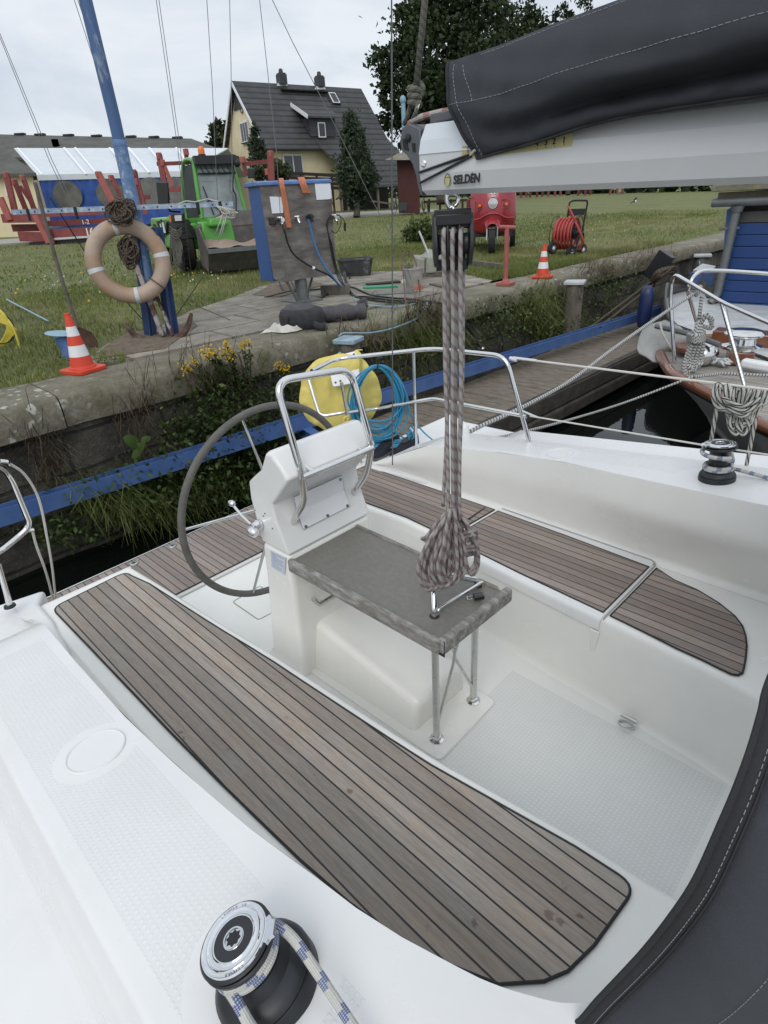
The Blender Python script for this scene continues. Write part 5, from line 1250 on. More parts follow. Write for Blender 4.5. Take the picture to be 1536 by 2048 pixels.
# ---------------------------------------------------------------- lawn, paving, path
EDGE = 5.02
mb = MB()
def lawn_pt(u, v):
    x = -70 + 300 * u; y = 5.62 + 170 * v ** 2.2
    return Vector((x, y, land_z(y) - .025 + .02 * math.sin(x * .9) * math.sin(y * .7 + 1)))
mb.grid(lawn_pt, 120, 60); lawn = obj('lawn', mb, M['lawn'], None, smooth=80, kind='structure')
def sheet(name, px, dz, m, th=.02):
    pts = [onland(*q) for q in px]; mb = MB()
    for p in pts: p.y = max(p.y, 5.70)
    vs = [(p.x, p.y, land_z(p.y) + dz) for p in pts]; lo = [(p.x, p.y, land_z(p.y) + dz - .15) for p in pts]; n = len(vs)
    mb.add(vs + lo, [tuple(range(n))] + [(i, i + n, (i + 1) % n + n, (i + 1) % n) for i in range(n)])
    return obj(name, mb, m, None, smooth=0, kind='structure')
sheet('paving', [(150, 735), (215, 690), (300, 664), (385, 622), (455, 600), (520, 574), (600, 558), (700, 545), (800, 543), (905, 545), (985, 562), (1045, 568), (1090, 560), (1000, 590), (850, 622), (700, 660), (520, 700), (350, 745)][::-1], .012, M['flag'])
sheet('soil', [(215, 694), (262, 664), (330, 668), (385, 640), (395, 655), (330, 700), (235, 715), (185, 722)][::-1], .020, M['dirt'])
sheet('soil', [(505, 592), (540, 573), (620, 561), (650, 572), (560, 596)][::-1], .020, M['dirt'])
sheet('gravel_path', [(-140, 500), (60, 486), (330, 462), (680, 436), (800, 428), (900, 424), (900, 419), (800, 421), (680, 427), (330, 452), (60, 477), (-140, 490)][::-1], .035, M['gravel'])
# grass blades on the near lawn (stuff)
def lawn_blades(n, x0, x1, y0, y1, h0, h1, w, seed):
    r = np.random.default_rng(seed); x = r.uniform(x0, x1, n); y = y0 + (y1 - y0) * r.random(n) ** 1.25
    keep = np.ones(n, bool)
    # leave the paved area bare: inside test on the paving polygon in plan
    poly = [onland(*q) for q in ((205, 700), (300, 668), (380, 628), (450, 604), (520, 578), (600, 562), (700, 549), (800, 546), (905, 548), (985, 564), (1050, 566), (1000, 590), (700, 660), (350, 745))]
    px = np.array([p.x for p in poly]); py = np.array([p.y for p in poly]); ins = np.zeros(n, bool)
    j = len(poly) - 1
    for i in range(len(poly)):
        c = ((py[i] > y) != (py[j] > y)) & (x < (px[j] - px[i]) * (y - py[i]) / (py[j] - py[i] + 1e-9) + px[i]); ins ^= c; j = i
    d = vnoise(x, y, 1.3, 2) * .6 + vnoise(x, y, .35, 3) * .4
    keep = ~ins & (d > .18); x = x[keep]; y = y[keep]; d = d[keep]
    z = QZ + np.maximum(0, y - 5.6) * .032 - .02; P = np.stack([x, y, z], 1)
    h = (h0 + (h1 - h0) * r.random(len(x))) * (.45 + d); V, F = blades(P, h, w * (.6 + .8 * r.random(len(x))), .7, .35)
    t = np.clip(.15 + .75 * vnoise(x, y, 2.4, 5) + r.normal(0, .16, len(x)) + (vnoise(x, y, .8, 8) > .72) * .35, 0, 1); return V, F, np.repeat(t, 2)
A = [lawn_blades(56000, -1.5, 14, 5.72, 12, .03, .085, .006, 1), lawn_blades(34000, 0, 30, 9, 26, .04, .09, .011, 2), lawn_blades(9000, 2, 16, 5.72, 6.2, .05, .14, .006, 6), lawn_blades(14000, 10, 34, 5.8, 14, .04, .085, .010, 7)]
o = 0; Vs = []; Fs = []; Ts = []
for V, F, T in A: Vs.append(V); Fs.append(F + o); Ts.append(T); o += len(V)
mesh_np('grass', np.concatenate(Vs), np.concatenate(Fs), M['grass'], np.concatenate(Ts), kind='stuff')
# small white and yellow lawn flowers
r = np.random.default_rng(9)
def flowers(name, spots, m, n, s):
    P = []
    for (px, py, rx, ry) in spots:
        for _ in range(n):
            p = onland(px + r.normal() * rx, py + r.normal() * ry)
            if p.y > 5.7: P.append((p.x, p.y, p.z + .06 + .04 * r.random()))
    P = np.array(P); V, F = leaf_geo(P, s * (.6 + .8 * r.random(len(P))), .5, (0, 0, .3), 1.0); return mesh_np(name, V, F, m, r.random(len(P)), kind='stuff')
flowers('daisy_flowers', [(115, 565, 26, 12), (1175, 425, 40, 8), (1180, 462, 60, 8), (1240, 440, 90, 16), (370, 560, 60, 8)], M['daisy'], 40, .030)
flowers('dandelion_flowers', [(170, 575, 40, 26), (40, 560, 40, 30), (360, 562, 40, 8), (720, 480, 60, 12), (1230, 470, 60, 10)], M['petal'], 26, .030)

# ---------------------------------------------------------------- quay wall
qw = empty('quay_wall', (6, EDGE, -.9), 'old stone quay wall with a mossy cap course, weeds hanging from its joints', 'wall')
mb = MB()
def wpt(u, v):
    x = -8 + 46 * u; z = -1.15 + 1.33 * v
    return Vector((x, EDGE + .05 + .035 * math.sin(x * 2.1 + z * 5) * math.sin(z * 7 + x) + .02 * math.sin(x * 7.7), z))
mb.grid(wpt, 300, 18); obj('masonry', mb, M['wall'], qw, smooth=60)
random.seed(12); x = -6.2
cuts = [-6.2, -4.6, -3.0, -1.2, 1.36, 3.05, 4.55, 6.05, 7.5, 9.0, 10.6, 12.3, 14, 15.7, 17.5, 19.4, 21.5, 23.6, 26, 28.5, 31]
for a, b in zip(cuts, cuts[1:]):
    dy = random.uniform(-.02, .02); dz = random.uniform(-.012, .006); mb = MB()
    def cs_(xx, j): return Vector((xx, 0, 0))
    nseg = 10; rings = []
    for i in range(nseg + 1):
        xx = a + .008 + (b - a - .016) * i / nseg; w1 = .012 * math.sin(xx * 5.3) + .008 * math.sin(xx * 13); w2 = .010 * math.sin(xx * 4.1 + 2)
        rings.append([Vector((xx, EDGE - .045 + dy + w1, .165)), Vector((xx, EDGE - .06 + dy + w1 * 1.4, .28 + w2)), Vector((xx, EDGE - .045 + dy + w1, .375 + w2)), Vector((xx, EDGE - .005 + dy + w1, QZ + dz - .006)), Vector((xx, EDGE + .08 + dy, QZ + dz + w2 * .4)), Vector((xx, EDGE + .62, QZ + dz + .004)), Vector((xx, EDGE + .74, QZ + dz - .02)), Vector((xx, EDGE + .74, .165))])
    mb.loft(rings); obj('cap_stone', mb, M['lichen'] if b < 4 or random.random() < .4 else M['cap'], qw, smooth=50)
# wall plants (stuff): leafy weeds, grasses, dry stalks
def wall_weeds(n, spots, name, m, L, W, bias=(0, -.5, .1), tone=(.1, .6), kind='stuff'):
    P = []; T = []
    for (px, py, rx, ry, dep, k) in spots:
        q = int(n * k)
        for _ in range(q):
            x_ = px + RNG.normal() * rx; y_ = py + RNG.normal() * ry; d = EDGE - .02 - abs(RNG.normal()) * dep
            p = aty(x_, y_, d)
            if -.98 < p.z < .36: P.append(p); T.append(RNG.normal((tone[0] + tone[1]) / 2, .24))
    P = np.array([tuple(p) for p in P]); return leaves(name, P, L * (.5 + RNG.random(len(P))), W, m, np.array(T), None, kind, bias)
wall_weeds(9000, [(250, 985, 60, 26, .18, .07), (400, 940, 60, 34, .22, .13), (510, 880, 40, 45, .2, .12), (350, 1005, 55, 22, .25, .09), (570, 905, 45, 34, .2, .08), (440, 860, 26, 26, .14, .07), (360, 860, 24, 20, .1, .03), (460, 985, 50, 30, .25, .10), (130, 1062, 50, 16, .2, .04), (440, 800, 40, 22, .1, .04), (560, 800, 50, 28, .12, .06), (640, 840, 40, 34, .15, .05)], 'wall_weeds', M['leafweed'], .050, .26)
wall_weeds(3600, [(1010, 640, 45, 30, .16, .16), (1080, 640, 40, 25, .2, .18), (960, 640, 30, 40, .12, .08), (1200, 590, 30, 35, .18, .16), (1245, 575, 25, 30, .2, .12), (1120, 665, 50, 12, .35, .08), (1180, 645, 40, 10, .5, .06), (860, 700, 40, 35, .14, .08), (790, 720, 40, 40, .12, .05), (1060, 600, 14, 24, .1, .05)], 'wall_weeds', M['leafweed'], .048, .26, tone=(.25, .8))
def wall_grass(spots, name, m, h, w, tone):
    P = []; D = []
    for (px, py, rx, ry, k, dep) in spots:
        for _ in range(k): P.append(tuple(aty(px + RNG.normal() * rx, py + RNG.normal() * ry, EDGE - .01 - abs(RNG.normal()) * dep)))
    P = np.array(P); V, F = blades(P, h * (.5 + .8 * RNG.random(len(P))), w, .95, .9, (0, -.45)); t = np.repeat(np.clip(RNG.normal(tone, .22, len(P)), 0, 1), 2)
    return mesh_np(name, V, F, m, t, kind='stuff')
wall_grass([(230, 1020, 36, 14, 700, .12), (320, 1030, 40, 18, 500, .12), (440, 1000, 40, 20, 350, .15), (880, 690, 30, 18, 350, .08), (1100, 655, 30, 14, 350, .1), (820, 690, 40, 30, 400, .06), (1075, 620, 30, 20, 420, .1)], 'wall_grass', M['grass'], .34, .0042, .45)
wall_grass([(850, 640, 20, 14, 420, .03), (1200, 545, 22, 10, 320, .03), (1300, 525, 30, 12, 260, .03), (720, 690, 30, 12, 260, .03)], 'dry_grass', M['dry'], .26, .004, .7)
wall_grass([(285, 850, 22, 40, 160, .05), (110, 950, 14, 20, 110, .05), (420, 770, 50, 30, 220, .04), (90, 900, 30, 30, 60, .03)], 'dry_stalks', M['dry'], .34, .0028, .3)
# moss and crumbs of soil along the lawn edge of the cap
# broad-leaved plant on the wall
bp0 = aty(285, 905, EDGE - .03); bur = empty('burdock_plant', bp0, 'broad light green leaves of a plant rooted in the quay wall', 'plant')
mb = MB()
for k, (px, py, s, a) in enumerate(((262, 882, .085, 2.4), (280, 893, .06, .5), (272, 908, .055, 3.6), (292, 878, .045, .2))):
    c = aty(px, py, EDGE - .16); u = Vector((math.cos(a), -.15, math.sin(a))).normalized(); v = u.cross(Vector((.1, -1, .25))).normalized()
    def lf(i, j, c=c, u=u, v=v, s=s):
        x_ = (i - .5) * 2; w_ = math.sqrt(max(0, 1 - x_ * x_)) * (.62 + .2 * -x_); y_ = (j - .5) * 2 * w_
        return c + u * s * x_ + v * s * y_ + Vector((0, -1, .2)) * s * (.22 * (1 - y_ * y_) - .15 * x_ * x_)
    mb.grid(lf, 10, 8)
o = obj('broad_leaves', mb, M['leafbur'], bur, smooth=80); mb = MB(); [mb.tube([bp0, aty(px, py, EDGE - .14)], .004, 5) for px, py in ((262, 890), (280, 896), (272, 910))]; obj('stems', mb, M['leafbur'], bur)
# goldenrod plants
for k, (bx, by, heads, lab) in enumerate((((455), 800, [(378, 730), (388, 722), (370, 737)], 'goldenrod with small yellow flower heads, leftmost of the clump over the quay edge'),
        (470, 800, [(413, 712), (427, 706), (420, 698), (436, 712), (406, 704)], 'goldenrod with the fullest yellow flower heads hanging over the quay edge'),
        (480, 800, [(456, 694), (461, 705), (452, 686), (448, 702), (457, 716)], 'tall goldenrod with dense yellow heads above the dark wall'),
        (500, 800, [(488, 688), (497, 684), (482, 694)], 'goldenrod with a feathery yellow top, rightmost of the clump'),
        (575, 790, [(563, 733), (574, 738), (556, 728)], 'single yellow-flowered goldenrod growing beside the pile below the backpack'))):
    base = aty(bx, by, EDGE - .02); g = empty('goldenrod', base, lab, 'plant', 'goldenrod plants on the quay wall')
    mb = MB(); FP = []; LP = []
    for hx, hy in heads:
        tip = aty(hx, hy, EDGE - .12 - .05 * k); st = crv([base, base.lerp(tip, .5) + Vector((0, -.03, .03)), tip], 8); mb.tube(st, .0035, 5)
        for i in range(26): q = tip + Vector(RNG.normal(size=3) * .017) + (st[-1] - st[-3]).normalized() * RNG.uniform(-.03, .03); FP.append(tuple(q))
        for i in range(34): q = st[int(RNG.uniform(.15, .95) * (len(st) - 1))]; LP.append(tuple(q))
    obj('stems', mb, M['leafweed'], g); FP = np.array(FP); LP = np.array(LP)
    leaves('yellow_florets', FP, .016 * (.6 + RNG.random(len(FP))), .5, M['petal'], RNG.random(len(FP)), g); leaves('narrow_leaves', LP, .07 * (.6 + .6 * RNG.random(len(LP))), .13, M['leafweed'], RNG.normal(.45, .2, len(LP)), g, bias=(0, -.4, .0))

# ---------------------------------------------------------------- blue channel beam, piles, pontoon
A_ = atz(0, 1037, -.30); B_ = atz(1285, 633, -.30); dB = (B_ - A_).normalized(); A_ = A_ - dB * 4; B_ = B_ + dB * 1.5
bb = empty('fender_beam', (A_ + B_) / 2, 'long blue painted steel channel running along the quay wall above the water', 'beam')
sB = Vector((-dB.y, dB.x, 0)); sB = sB if sB.y > 0 else -sB; mb = MB()
mb.beam(A_, B_, .012, .135); mb.beam(A_ + sB * .05 - UP * .061, B_ + sB * .05 - UP * .061, .088, .012); mb.beam(A_ + sB * .10, B_ + sB * .10, .012, .135); obj('channel', mb, M['bluebeam'], bb, smooth=0)
C_ = atz(585, 838, -.36); D_ = atz(705, 915, -.36); cb_ = empty('cross_beam', C_, 'short blue steel beam reaching from the quay fender beam towards the pontoon', 'beam')
mb = MB(); mb.beam(C_, D_, .10, .010); mb.beam(C_ - UP * .05, D_ - UP * .05, .012, .10); mb.beam(C_ - UP * .1, D_ - UP * .1, .10, .010); obj('steel_section', mb, M['bluebeam'], cb_, smooth=0)
mb = MB(); mb.box(atz(660, 872, -.33) + AW * .05, (.06, .05, .1)); obj('rusty_bracket', mb, M['rust'], cb_, bevel=.005)
pn = empty('pontoon', (7, 3.9, -.5), 'low wooden pontoon of wet grey boards beside the blue beam', 'pontoon')
random.seed(4); mb = MB(); x = 3.35
while x < 11.6:
    wd = .155; mb.box((x + wd / 2, 3.92 + random.uniform(-.01, .01), -.515 + random.uniform(-.004, .004)), (wd - .012, 1.12, .035), rz=random.uniform(-.006, .006)); x += wd
obj('deck_boards', mb, M['pontoon'], pn, smooth=0, bevel=.004, seg=1)
mb = MB(); mb.box((7.4, 3.345, -.60), (8.3, .07, .20)); obj('edge_timber', mb, M['pontoond'], pn, bevel=.012)
mb = MB(); mb.box((7.4, 3.40, -.80), (8.2, .22, .17)); obj('lower_timber', mb, M['pontoond'], pn, bevel=.03, seg=3)
mb = MB(); mb.beam((3.35, 3.37, -.492), (11.5, 3.37, -.492), .09, .03); obj('kerb_board', mb, M['pontoond'], pn, bevel=.006)
def pile(px, py, w, capcol, lab, ring=False, yy=4.72):
    t = aty(px, py, yy); g = empty('mooring_pile', (t.x, t.y, -1.0), lab, 'pile', 'timber piles along the quay'); mb = MB()
    mb.lathe([(w * .55, -1.2), (w * .58, -.3), (w * .54, t.z - .02)], (t.x, t.y, 0), n=14); obj('timber', mb, M['oldwood'], g, smooth=50)
    mb = MB(); mb.box((t.x, t.y, t.z + .01), (w * 1.25, w * 1.2, .05), rz=.35); obj('pile_cap', mb, capcol, g, bevel=.01)
    if ring: mb = MB(); mb.torus((t.x - .09, t.y - w * .6, t.z - .14), (.3, -1, .2), .075, .013, 24, 8); obj('iron_ring', mb, M['rust'], g)
    else: mb = MB(); mb.tube(crv([(t.x - w * .8, t.y - .03, t.z - .08), (t.x - w * .85, t.y - .06, t.z - .17), (t.x - w * .6, t.y - .05, t.z - .28)], 5), .016, 8); obj('lug', mb, M['hosepale'], g)
    return g
pile(697, 682, .21, mat('pale blue cap', (.26, .36, .42), .6, var=.2, scale=14, col2=(.45, .47, .46), c2amt=.5), 'thick timber pile with a pale blue cap just below the backpack')
pile(1150, 566, .26, mat('grey cap', (.46, .48, .48), .6, var=.15), 'timber pile with a pale cap and a rusty iron ring', True, 4.72)
pile(1405, 512, .30, mat('dull grey cap', (.40, .41, .41), .6, var=.15), 'timber pile with a grey cap near the blue boat house', False, 4.72)
# ---------------------------------------------------------------- blue mast on the quay with ring buoy, anchor, ropes
T0 = onland(318, 672)
def mp_(px, py, d=0.0): return atplane(px, py, T0 + AW * d, AW)
mast = empty('blue_mast', T0, 'tall chipped blue painted mast standing on the quay between two channel plates, wire stays and crossbar', 'mast')
mb = MB(); mb.tube([mp_(303, 600), mp_(270, 425), mp_(240, 290)], [.070, .066, .064], 18); obj('lower_mast', mb, M['bluemast2'], mast, smooth=60)
mb = MB(); mb.tube([mp_(240.5, 292), mp_(228, 235), mp_(205, 140), mp_(171, 0), mp_(72, -420)], [.058, .058, .058, .057, .05], 18); obj('upper_mast', mb, M['bluemast'], mast, smooth=60)
mb = MB(); mb.lathe([(.066, -.03), (.072, 0), (.066, .03)], mp_(239, 287), mp_(228, 235) - mp_(240, 292), 18); obj('mast_collar', mb, M['bluemast2'], mast)
mb = MB(); mb.beam(mp_(268, 440, .06), mp_(234, 290, .06), .045, .10, AW); obj('wooden_core', mb, M['oldwood'], mast)
for a, b, w in (((276, 470), (302, 673), .055), ((312, 455), (346, 668), .055)):
    mb = MB(); p, q = mp_(*a, .0), mp_(*b, .0); d_ = (q - p).normalized(); s_ = FW
    mb.beam(p, q, .012, .14, FW); mb.beam(p - AW * .066 + FW * .03, q - AW * .066 + FW * .03, .01, .062, AW); mb.beam(p + AW * .066 + FW * .03, q + AW * .066 + FW * .03, .01, .062, AW); obj('channel_plate', mb, M['bluedark'], mast, smooth=0)
mb = MB(); pA, pB = mp_(25, 425, -.10), mp_(466, 408, -.10); mb.beam(pA, pB, .010, .040); mb.beam(pA + UP * .021 + AW * .02, pB + UP * .021 + AW * .02, .05, .008); cbar = obj('crossbar', mb, M['bluebar'], mast, smooth=0)
mb = MB()
for i in range(16):
    p = pA.lerp(pB, .04 + i * .062); mb.lathe([(.008, 0), (.008, .002)], p - AW * .0055, -AW, 10)
obj('bolt_holes', mb, M['caulk'], cbar, smooth=0)
mb = MB()
for px in (55, 150, 240, 395, 440): mb = MB(); p = mp_(px, 424 - (px - 25) * .038, -.11); mb.box(p - UP * .03, (.022, .03, .11)); obj('pulley_lug', mb, M['darksteel'], cbar, bevel=.004)
def wire_(name, pts, r=.004, m=M['wire'], parent=mast): mb = MB(); mb.tube(pts, r, 6); return obj(name, mb, m, parent)
top = mp_(72, -420)
for a in ([(-8, 48), (104, 320), (150, 415)], [(-30, 0), (98, 320), (143, 415)], [(146, -8), (196, 146), (262, 330), (270, 352)], [(153, -8), (199, 130)], [(311, -10), (356, 300), (367, 408)], [(316.5, -10), (361, 300), (371, 408)], [(413, -10), (425, 180), (432, 335), (436, 410)], [(459, -10), (462, 130), (465, 408)], [(518, -10), (536, 150), (553, 305), (560, 420), (572, 560)], [(540, -10), (585, 84), (627, 165), (745, 402), (812, 525), (822, 560)]):
    wire_('guy_wire', [mp_(*q, .1 + .02 * i) for i, q in enumerate(a)], .0035)
wire_('guy_wire', [mp_(367, 408, -.1), mp_(382, 545, .4)], .003); wire_('guy_rope', [mp_(100, 395, -.1), mp_(190, 535, .2), mp_(300, 655, .05)], .006, M['cableblk']); wire_('guy_rope', [mp_(345, 642), mp_(406, 553, .5)], .005, M['cableblk']); wire_('guy_rope', [mp_(390, 610, .2), mp_(460, 640, -.1)], .004, M['cableblk'])
wire_('guy_rope', [mp_(350, 410, -.1), mp_(372, 402, -.1), mp_(390, 404, -.12), mp_(415, 398, -.1), mp_(440, 404, -.1)], .006, M['ropecream'])
P = [];
for i in range(8): P.append(crv([mp_(436 + random.uniform(-4, 4), 412, -.12), mp_(446 + i * 4, 420 + random.uniform(-8, 8), -.14), mp_(462 + random.uniform(-6, 12), 430 + random.uniform(-8, 6), -.12), mp_(440 + random.uniform(-10, 0), 436, -.12)], 4))
for a, b in (((445, 430), (430, 470)), ((455, 425), (442, 475)), ((448, 440), (436, 482))): P.append([mp_(*a, -.13), mp_(*b, -.12)])
rope_obj('rope_tangle', P, .0045, M['ropecream']); tag(bpy.data.objects['rope_tangle'], 'tangle of pale rope ends at the right tip of the mast crossbar', 'rope')
# ring buoy
RC = mp_(257, 523, -.19); rax = (AW * .93 + FW * -.30 + UP * -.14).normalized()
rb = empty('ring_buoy', RC, 'large sun-bleached orange ring buoy with grey tape bands hanging on the blue mast', 'lifebuoy')
mb = MB(); mb.torus(RC, rax, .330, .079, 72, 18); rg_ = obj('ring', mb, M['ring'], rb, smooth=80)
q = Vector((0, 0, 1)).rotation_difference(rax)
def ring_ang(px, py):
    p = atplane(px, py, RC, rax) - RC; l = q.inverted() @ p; return math.atan2(l.y, l.x)
for px, py in ((236, 468), (205, 538), (310, 513), (272, 580)):
    a = ring_ang(px, py); mb = MB(); mb.torus(RC, rax, .330, .0815, 6, 18, a0=a - .062, a1=a + .062); obj('tape_band', mb, M['tape'], rb, smooth=60)
mb = MB(); a = ring_ang(315, 565); c = RC + q @ Vector((.330 * math.cos(a), .330 * math.sin(a), 0)); mb.torus(c - AW * .03, q @ Vector((-math.sin(a), math.cos(a), 0)), .088, .007, 24, 8); obj('rope_eye', mb, M['rust'], rb)
# brown rope bundles
random.seed(8)
def bundle(name, px, py, rx, ry, n, lab, d):
    P = []; c = mp_(px, py, d)
    for i in range(n):
        a0 = random.uniform(0, 6.28); rr = random.uniform(.25, .75); ox, oy = random.uniform(-.42, .42) * rx, random.uniform(-.42, .42) * ry; dd = random.uniform(-.10, .10) * math.sqrt(max(0, 1.1 - rr * rr)); tl_ = random.uniform(-.5, .5)
        P.append([mp_(px + ox + rx * rr * math.cos(t) * (1 + .35 * math.sin(t * 2 + a0)), py + oy + ry * rr * (.62 * math.sin(t) + .38 * math.sin(t + tl_)), d + dd - .03 * math.sin(t + a0)) for t in [a0 + 2 * PI * k / 18 for k in range(19)]])
    o = rope_obj(name, P, .0095, M['ropebrown'], None, 6); tag(o, lab, 'rope'); return o
bundle('rope_bundle', 241, 424, 25, 27, 46, 'round bundle of old brown rope tied above the ring buoy', -.22)
bundle('rope_bundle', 257, 503, 18, 32, 34, 'brown rope coil hanging inside the ring buoy', -.10)
# anchor
an = empty('anchor', mp_(322, 676, -.1), 'rusty flaking iron anchor lashed upright to the foot of the mast', 'anchor')
mb = MB(); mb.beam(mp_(273, 530, -.08), mp_(326, 672, -.16), .05, .055, AW); obj('shank', mb, M['rustw'], an, bevel=.01)
mb = MB(); mb.beam(mp_(300, 560, -.02), mp_(346, 672, -.14), .030, .05, AW); obj('stock', mb, M['rustw'], an, bevel=.01)
arm = crv([mp_(252, 652, -.05), mp_(275, 674, -.12), mp_(318, 688, -.18), mp_(352, 680, -.16), mp_(374, 655, -.08), mp_(383, 627, .0)], 6)
mb = MB(); mb.tube(arm, [.02 + .028 * math.sin(PI * min(1, max(0, i / (len(arm) - 1)))) for i in range(len(arm))], 8); obj('arms', mb, M['rust'], an, smooth=40)
for e, f in ((0, 6), (-1, -8)):
    mb = MB(); a_, b_2 = arm[e], arm[f]; n2 = AW; w = .07; mid = a_.lerp(b_2, .45)
    mb.extrude([a_, mid + n2 * w, b_2, mid - n2 * w], UP * .012); obj('fluke', mb, M['rust'], an)
mb = MB(); mb.torus(mp_(271, 525, -.1), FW, .03, .008, 20, 8); obj('anchor_ring', mb, M['rustw'], an)
# ---------------------------------------------------------------- cones
def cone(px, py, hpx, label, rz=.3):
    b = atz(px, py, QZ + .004); d = (b - EYE).dot(ROT.transposed() @ Vector((0, 0, -1))); h = .50
    r = empty('traffic_cone', b, label, 'traffic cone', 'traffic cones along the quay edge', rz=rz)
    mb = MB(); mb.prism(rrect(.30, .30, .05), 0, .035); mb.lathe([(.118, .03), (.112, .05), (.105, .055)], n=28); obj('base', mb, M['conered'], r, local=True, bevel=.006)
    R = lambda z: .100 - .078 * (z - .05) / .45
    for z0, z1, m in ((.05, .14, 'conered'), (.14, .235, 'conewhite'), (.235, .315, 'conered'), (.315, .395, 'conewhite'), (.395, .485, 'conered')):
        mb = MB(); mb.lathe([(R(z0), z0), (R(z1), z1)], n=28, cap=False); obj('white_band' if m == 'conewhite' else 'cone_body', mb, M[m], r, local=True)
    mb = MB(); mb.lathe([(R(.485), .484), (.026, .497), (.024, .505), (.014, .505), (.012, .47)], n=24); obj('tip', mb, M['conered'], r, local=True); return r
cone(168, 742, 125, 'orange and white traffic cone nearest the camera, on the lichened quay edge')
cone(1085, 555, 70, 'orange and white traffic cone farther along the quay, beside the red iron stand')
# ---------------------------------------------------------------- shovel, vent, hose, stick
def lp_(px, py, d=0.0, base=(170, 690)):
    T = onland(*base); return atplane(px, py, T + AW * d, AW)
sh = empty('shovel', onland(185, 690), 'long handled rusty shovel stuck upright in the grass behind the near cone', 'shovel')
mb = MB(); mb.tube([lp_(70, 365), lp_(100, 478), lp_(130, 580), lp_(156, 655)], [.019, .018, .018, .017], 10); obj('handle', mb, M['handle'], sh)
mb = MB(); c0 = lp_(156, 652)
bl = [lp_(*q) for q in ((150, 650), (164, 656), (182, 664), (194, 680), (196, 696), (186, 705), (160, 702), (148, 690), (145, 668))]
cB = sum(bl, Vector()) / len(bl)
mb.add([cB + AW * .03] + bl + [p + AW * .008 for p in bl] + [cB + AW * .038], [(0, i + 1, (i + 1) % 9 + 1) for i in range(9)] + [(19, 10 + (i + 1) % 9, 10 + i) for i in range(9)] + [(1 + i, 10 + i, 10 + (i + 1) % 9, 1 + (i + 1) % 9) for i in range(9)]); obj('blade', mb, M['spade'], sh, smooth=50)
vn = empty('cowl_vent', onland(128, 712), 'blue curved ventilator cowl standing in the grass beside the near cone', 'vent')
vp_ = lambda px, py, d=0: lp_(px, py, d, (128, 712))
mb = MB(); path = crv([vp_(140, 716), vp_(138, 700), vp_(130, 684), vp_(122, 672)], 5); mb.tube(path, [.072 + .004 * i / len(path) for i in range(len(path))], 20); obj('cowl', mb, M['bluetop'], vn, smooth=60)
mb = MB(); mb.lathe([(.07, -.01), (.135, .0), (.14, .008), (.08, .012)], vp_(121, 668), (.1, -.1, 1), 28); obj('flange', mb, M['hosepale'], vn)
yh = empty('yellow_hose', onland(10, 690), 'coil of yellow hose on a thin wire reel at the left edge of the lawn', 'hose'); yp = lambda px, py, d=0: lp_(px, py, d, (10, 690))
random.seed(2); mb = MB()
for i in range(9): mb.tube(crv([yp(-40, 610 + i * 3, .1), yp(-5, 618 + i * 3), yp(14 + i * 1.6, 640 + i * 2, -.03), yp(12 + i * 2, 668, -.02), yp(-8, 700 + i, .05)], 5), .012, 8)
mb.tube(crv([yp(8, 630), yp(26, 655, -.05), yp(38, 690, -.06), yp(41, 712, -.06), yp(37, 720, -.05)], 6), .012, 8); obj('hose_loops', mb, M['hoseyel'], yh, smooth=60)
mb = MB(); mb.torus(yp(-6, 655, -.02), AW, .17, .006, 32, 6); mb.torus(yp(-2, 655, .14), AW, .17, .006, 32, 6); obj('wire_frame', mb, M['darksteel'], yh)
st_ = empty('white_stake', onland(60, 638), 'thin pale stick lying in the grass left of the near cone', 'stick'); mb = MB(); mb.tube([onland(18, 613) + UP * .10, onland(98, 647) + UP * .03], .010, 8); obj('stick', mb, M['hosepale'], st_)
# ---------------------------------------------------------------- service cabinet
S0 = onland(603, 606)
def sp_(px, py, d=0.0): return atplane(px, py, S0 + AW * d, nS_)
nS_ = (AW * .80 + FW * -.60).normalized()      # the board is turned a little to the left
cab = empty('service_cabinet', S0, 'blue and weathered plywood water and power cabinet on a post on the quay', 'cabinet')
fr = [sp_(*q) for q in ((519, 365), (661, 364), (673, 545), (665, 550), (640, 553), (622, 556), (600, 558), (570, 565), (556, 562), (548, 557))]
mb = MB(); mb.extrude(fr, nS_ * .02); obj('plywood_board', mb, M['plywood'], cab, smooth=0)
tk = nS_ * .36; mb = MB(); q4 = [sp_(519, 364, .02), sp_(661, 363, .02), sp_(674, 548, .02), sp_(545, 563, .02)]
mb.extrude(q4, tk); obj('blue_case', mb, M['bluewood'], cab, smooth=0, bevel=.006)
mb = MB(); l4 = [sp_(516, 372, -.015), sp_(664, 366, -.015)]; h_ = UP * .055
mb.loft([[p - nS_ * .01, p + h_ * .75, p + h_ + nS_ * .06, p + h_ + nS_ * .34, p + h_ * .75 + nS_ * .42, p + nS_ * .42] for p in l4]); obj('blue_lid', mb, M['bluetop'], cab, smooth=30, bevel=.012, seg=3)
mb = MB(); mb.tube([sp_(600, 555, .13), sp_(608, 608, .13)], .085, 20); mb.tube([sp_(625, 553, .25), sp_(612, 600, .2)], .016, 8); mb.tube([sp_(572, 560, .05), sp_(598, 605, .05)], .022, 8); mb.box(S0 + UP * .02 + AW * .1, (.42, .42, .03)); obj('post', mb, M['galv'], cab, smooth=50)
for a in (((539, 393), (565, 394), (566, 426), (544, 427)), ((629, 367), (660, 367), (663, 398), (633, 400))):
    mb = MB(); mb.extrude([sp_(*q, -.004) for q in a], -nS_ * .008); pb = obj('notice_sheet', mb, M['paper'], cab, smooth=0)
mb = MB(); mb.box(sp_(544, 442, -.02), (.10, .03, .09), M=Matrix((FW, AW, UP)).transposed()); obj('tap_backplate', mb, M['blackpl'], cab, bevel=.008)
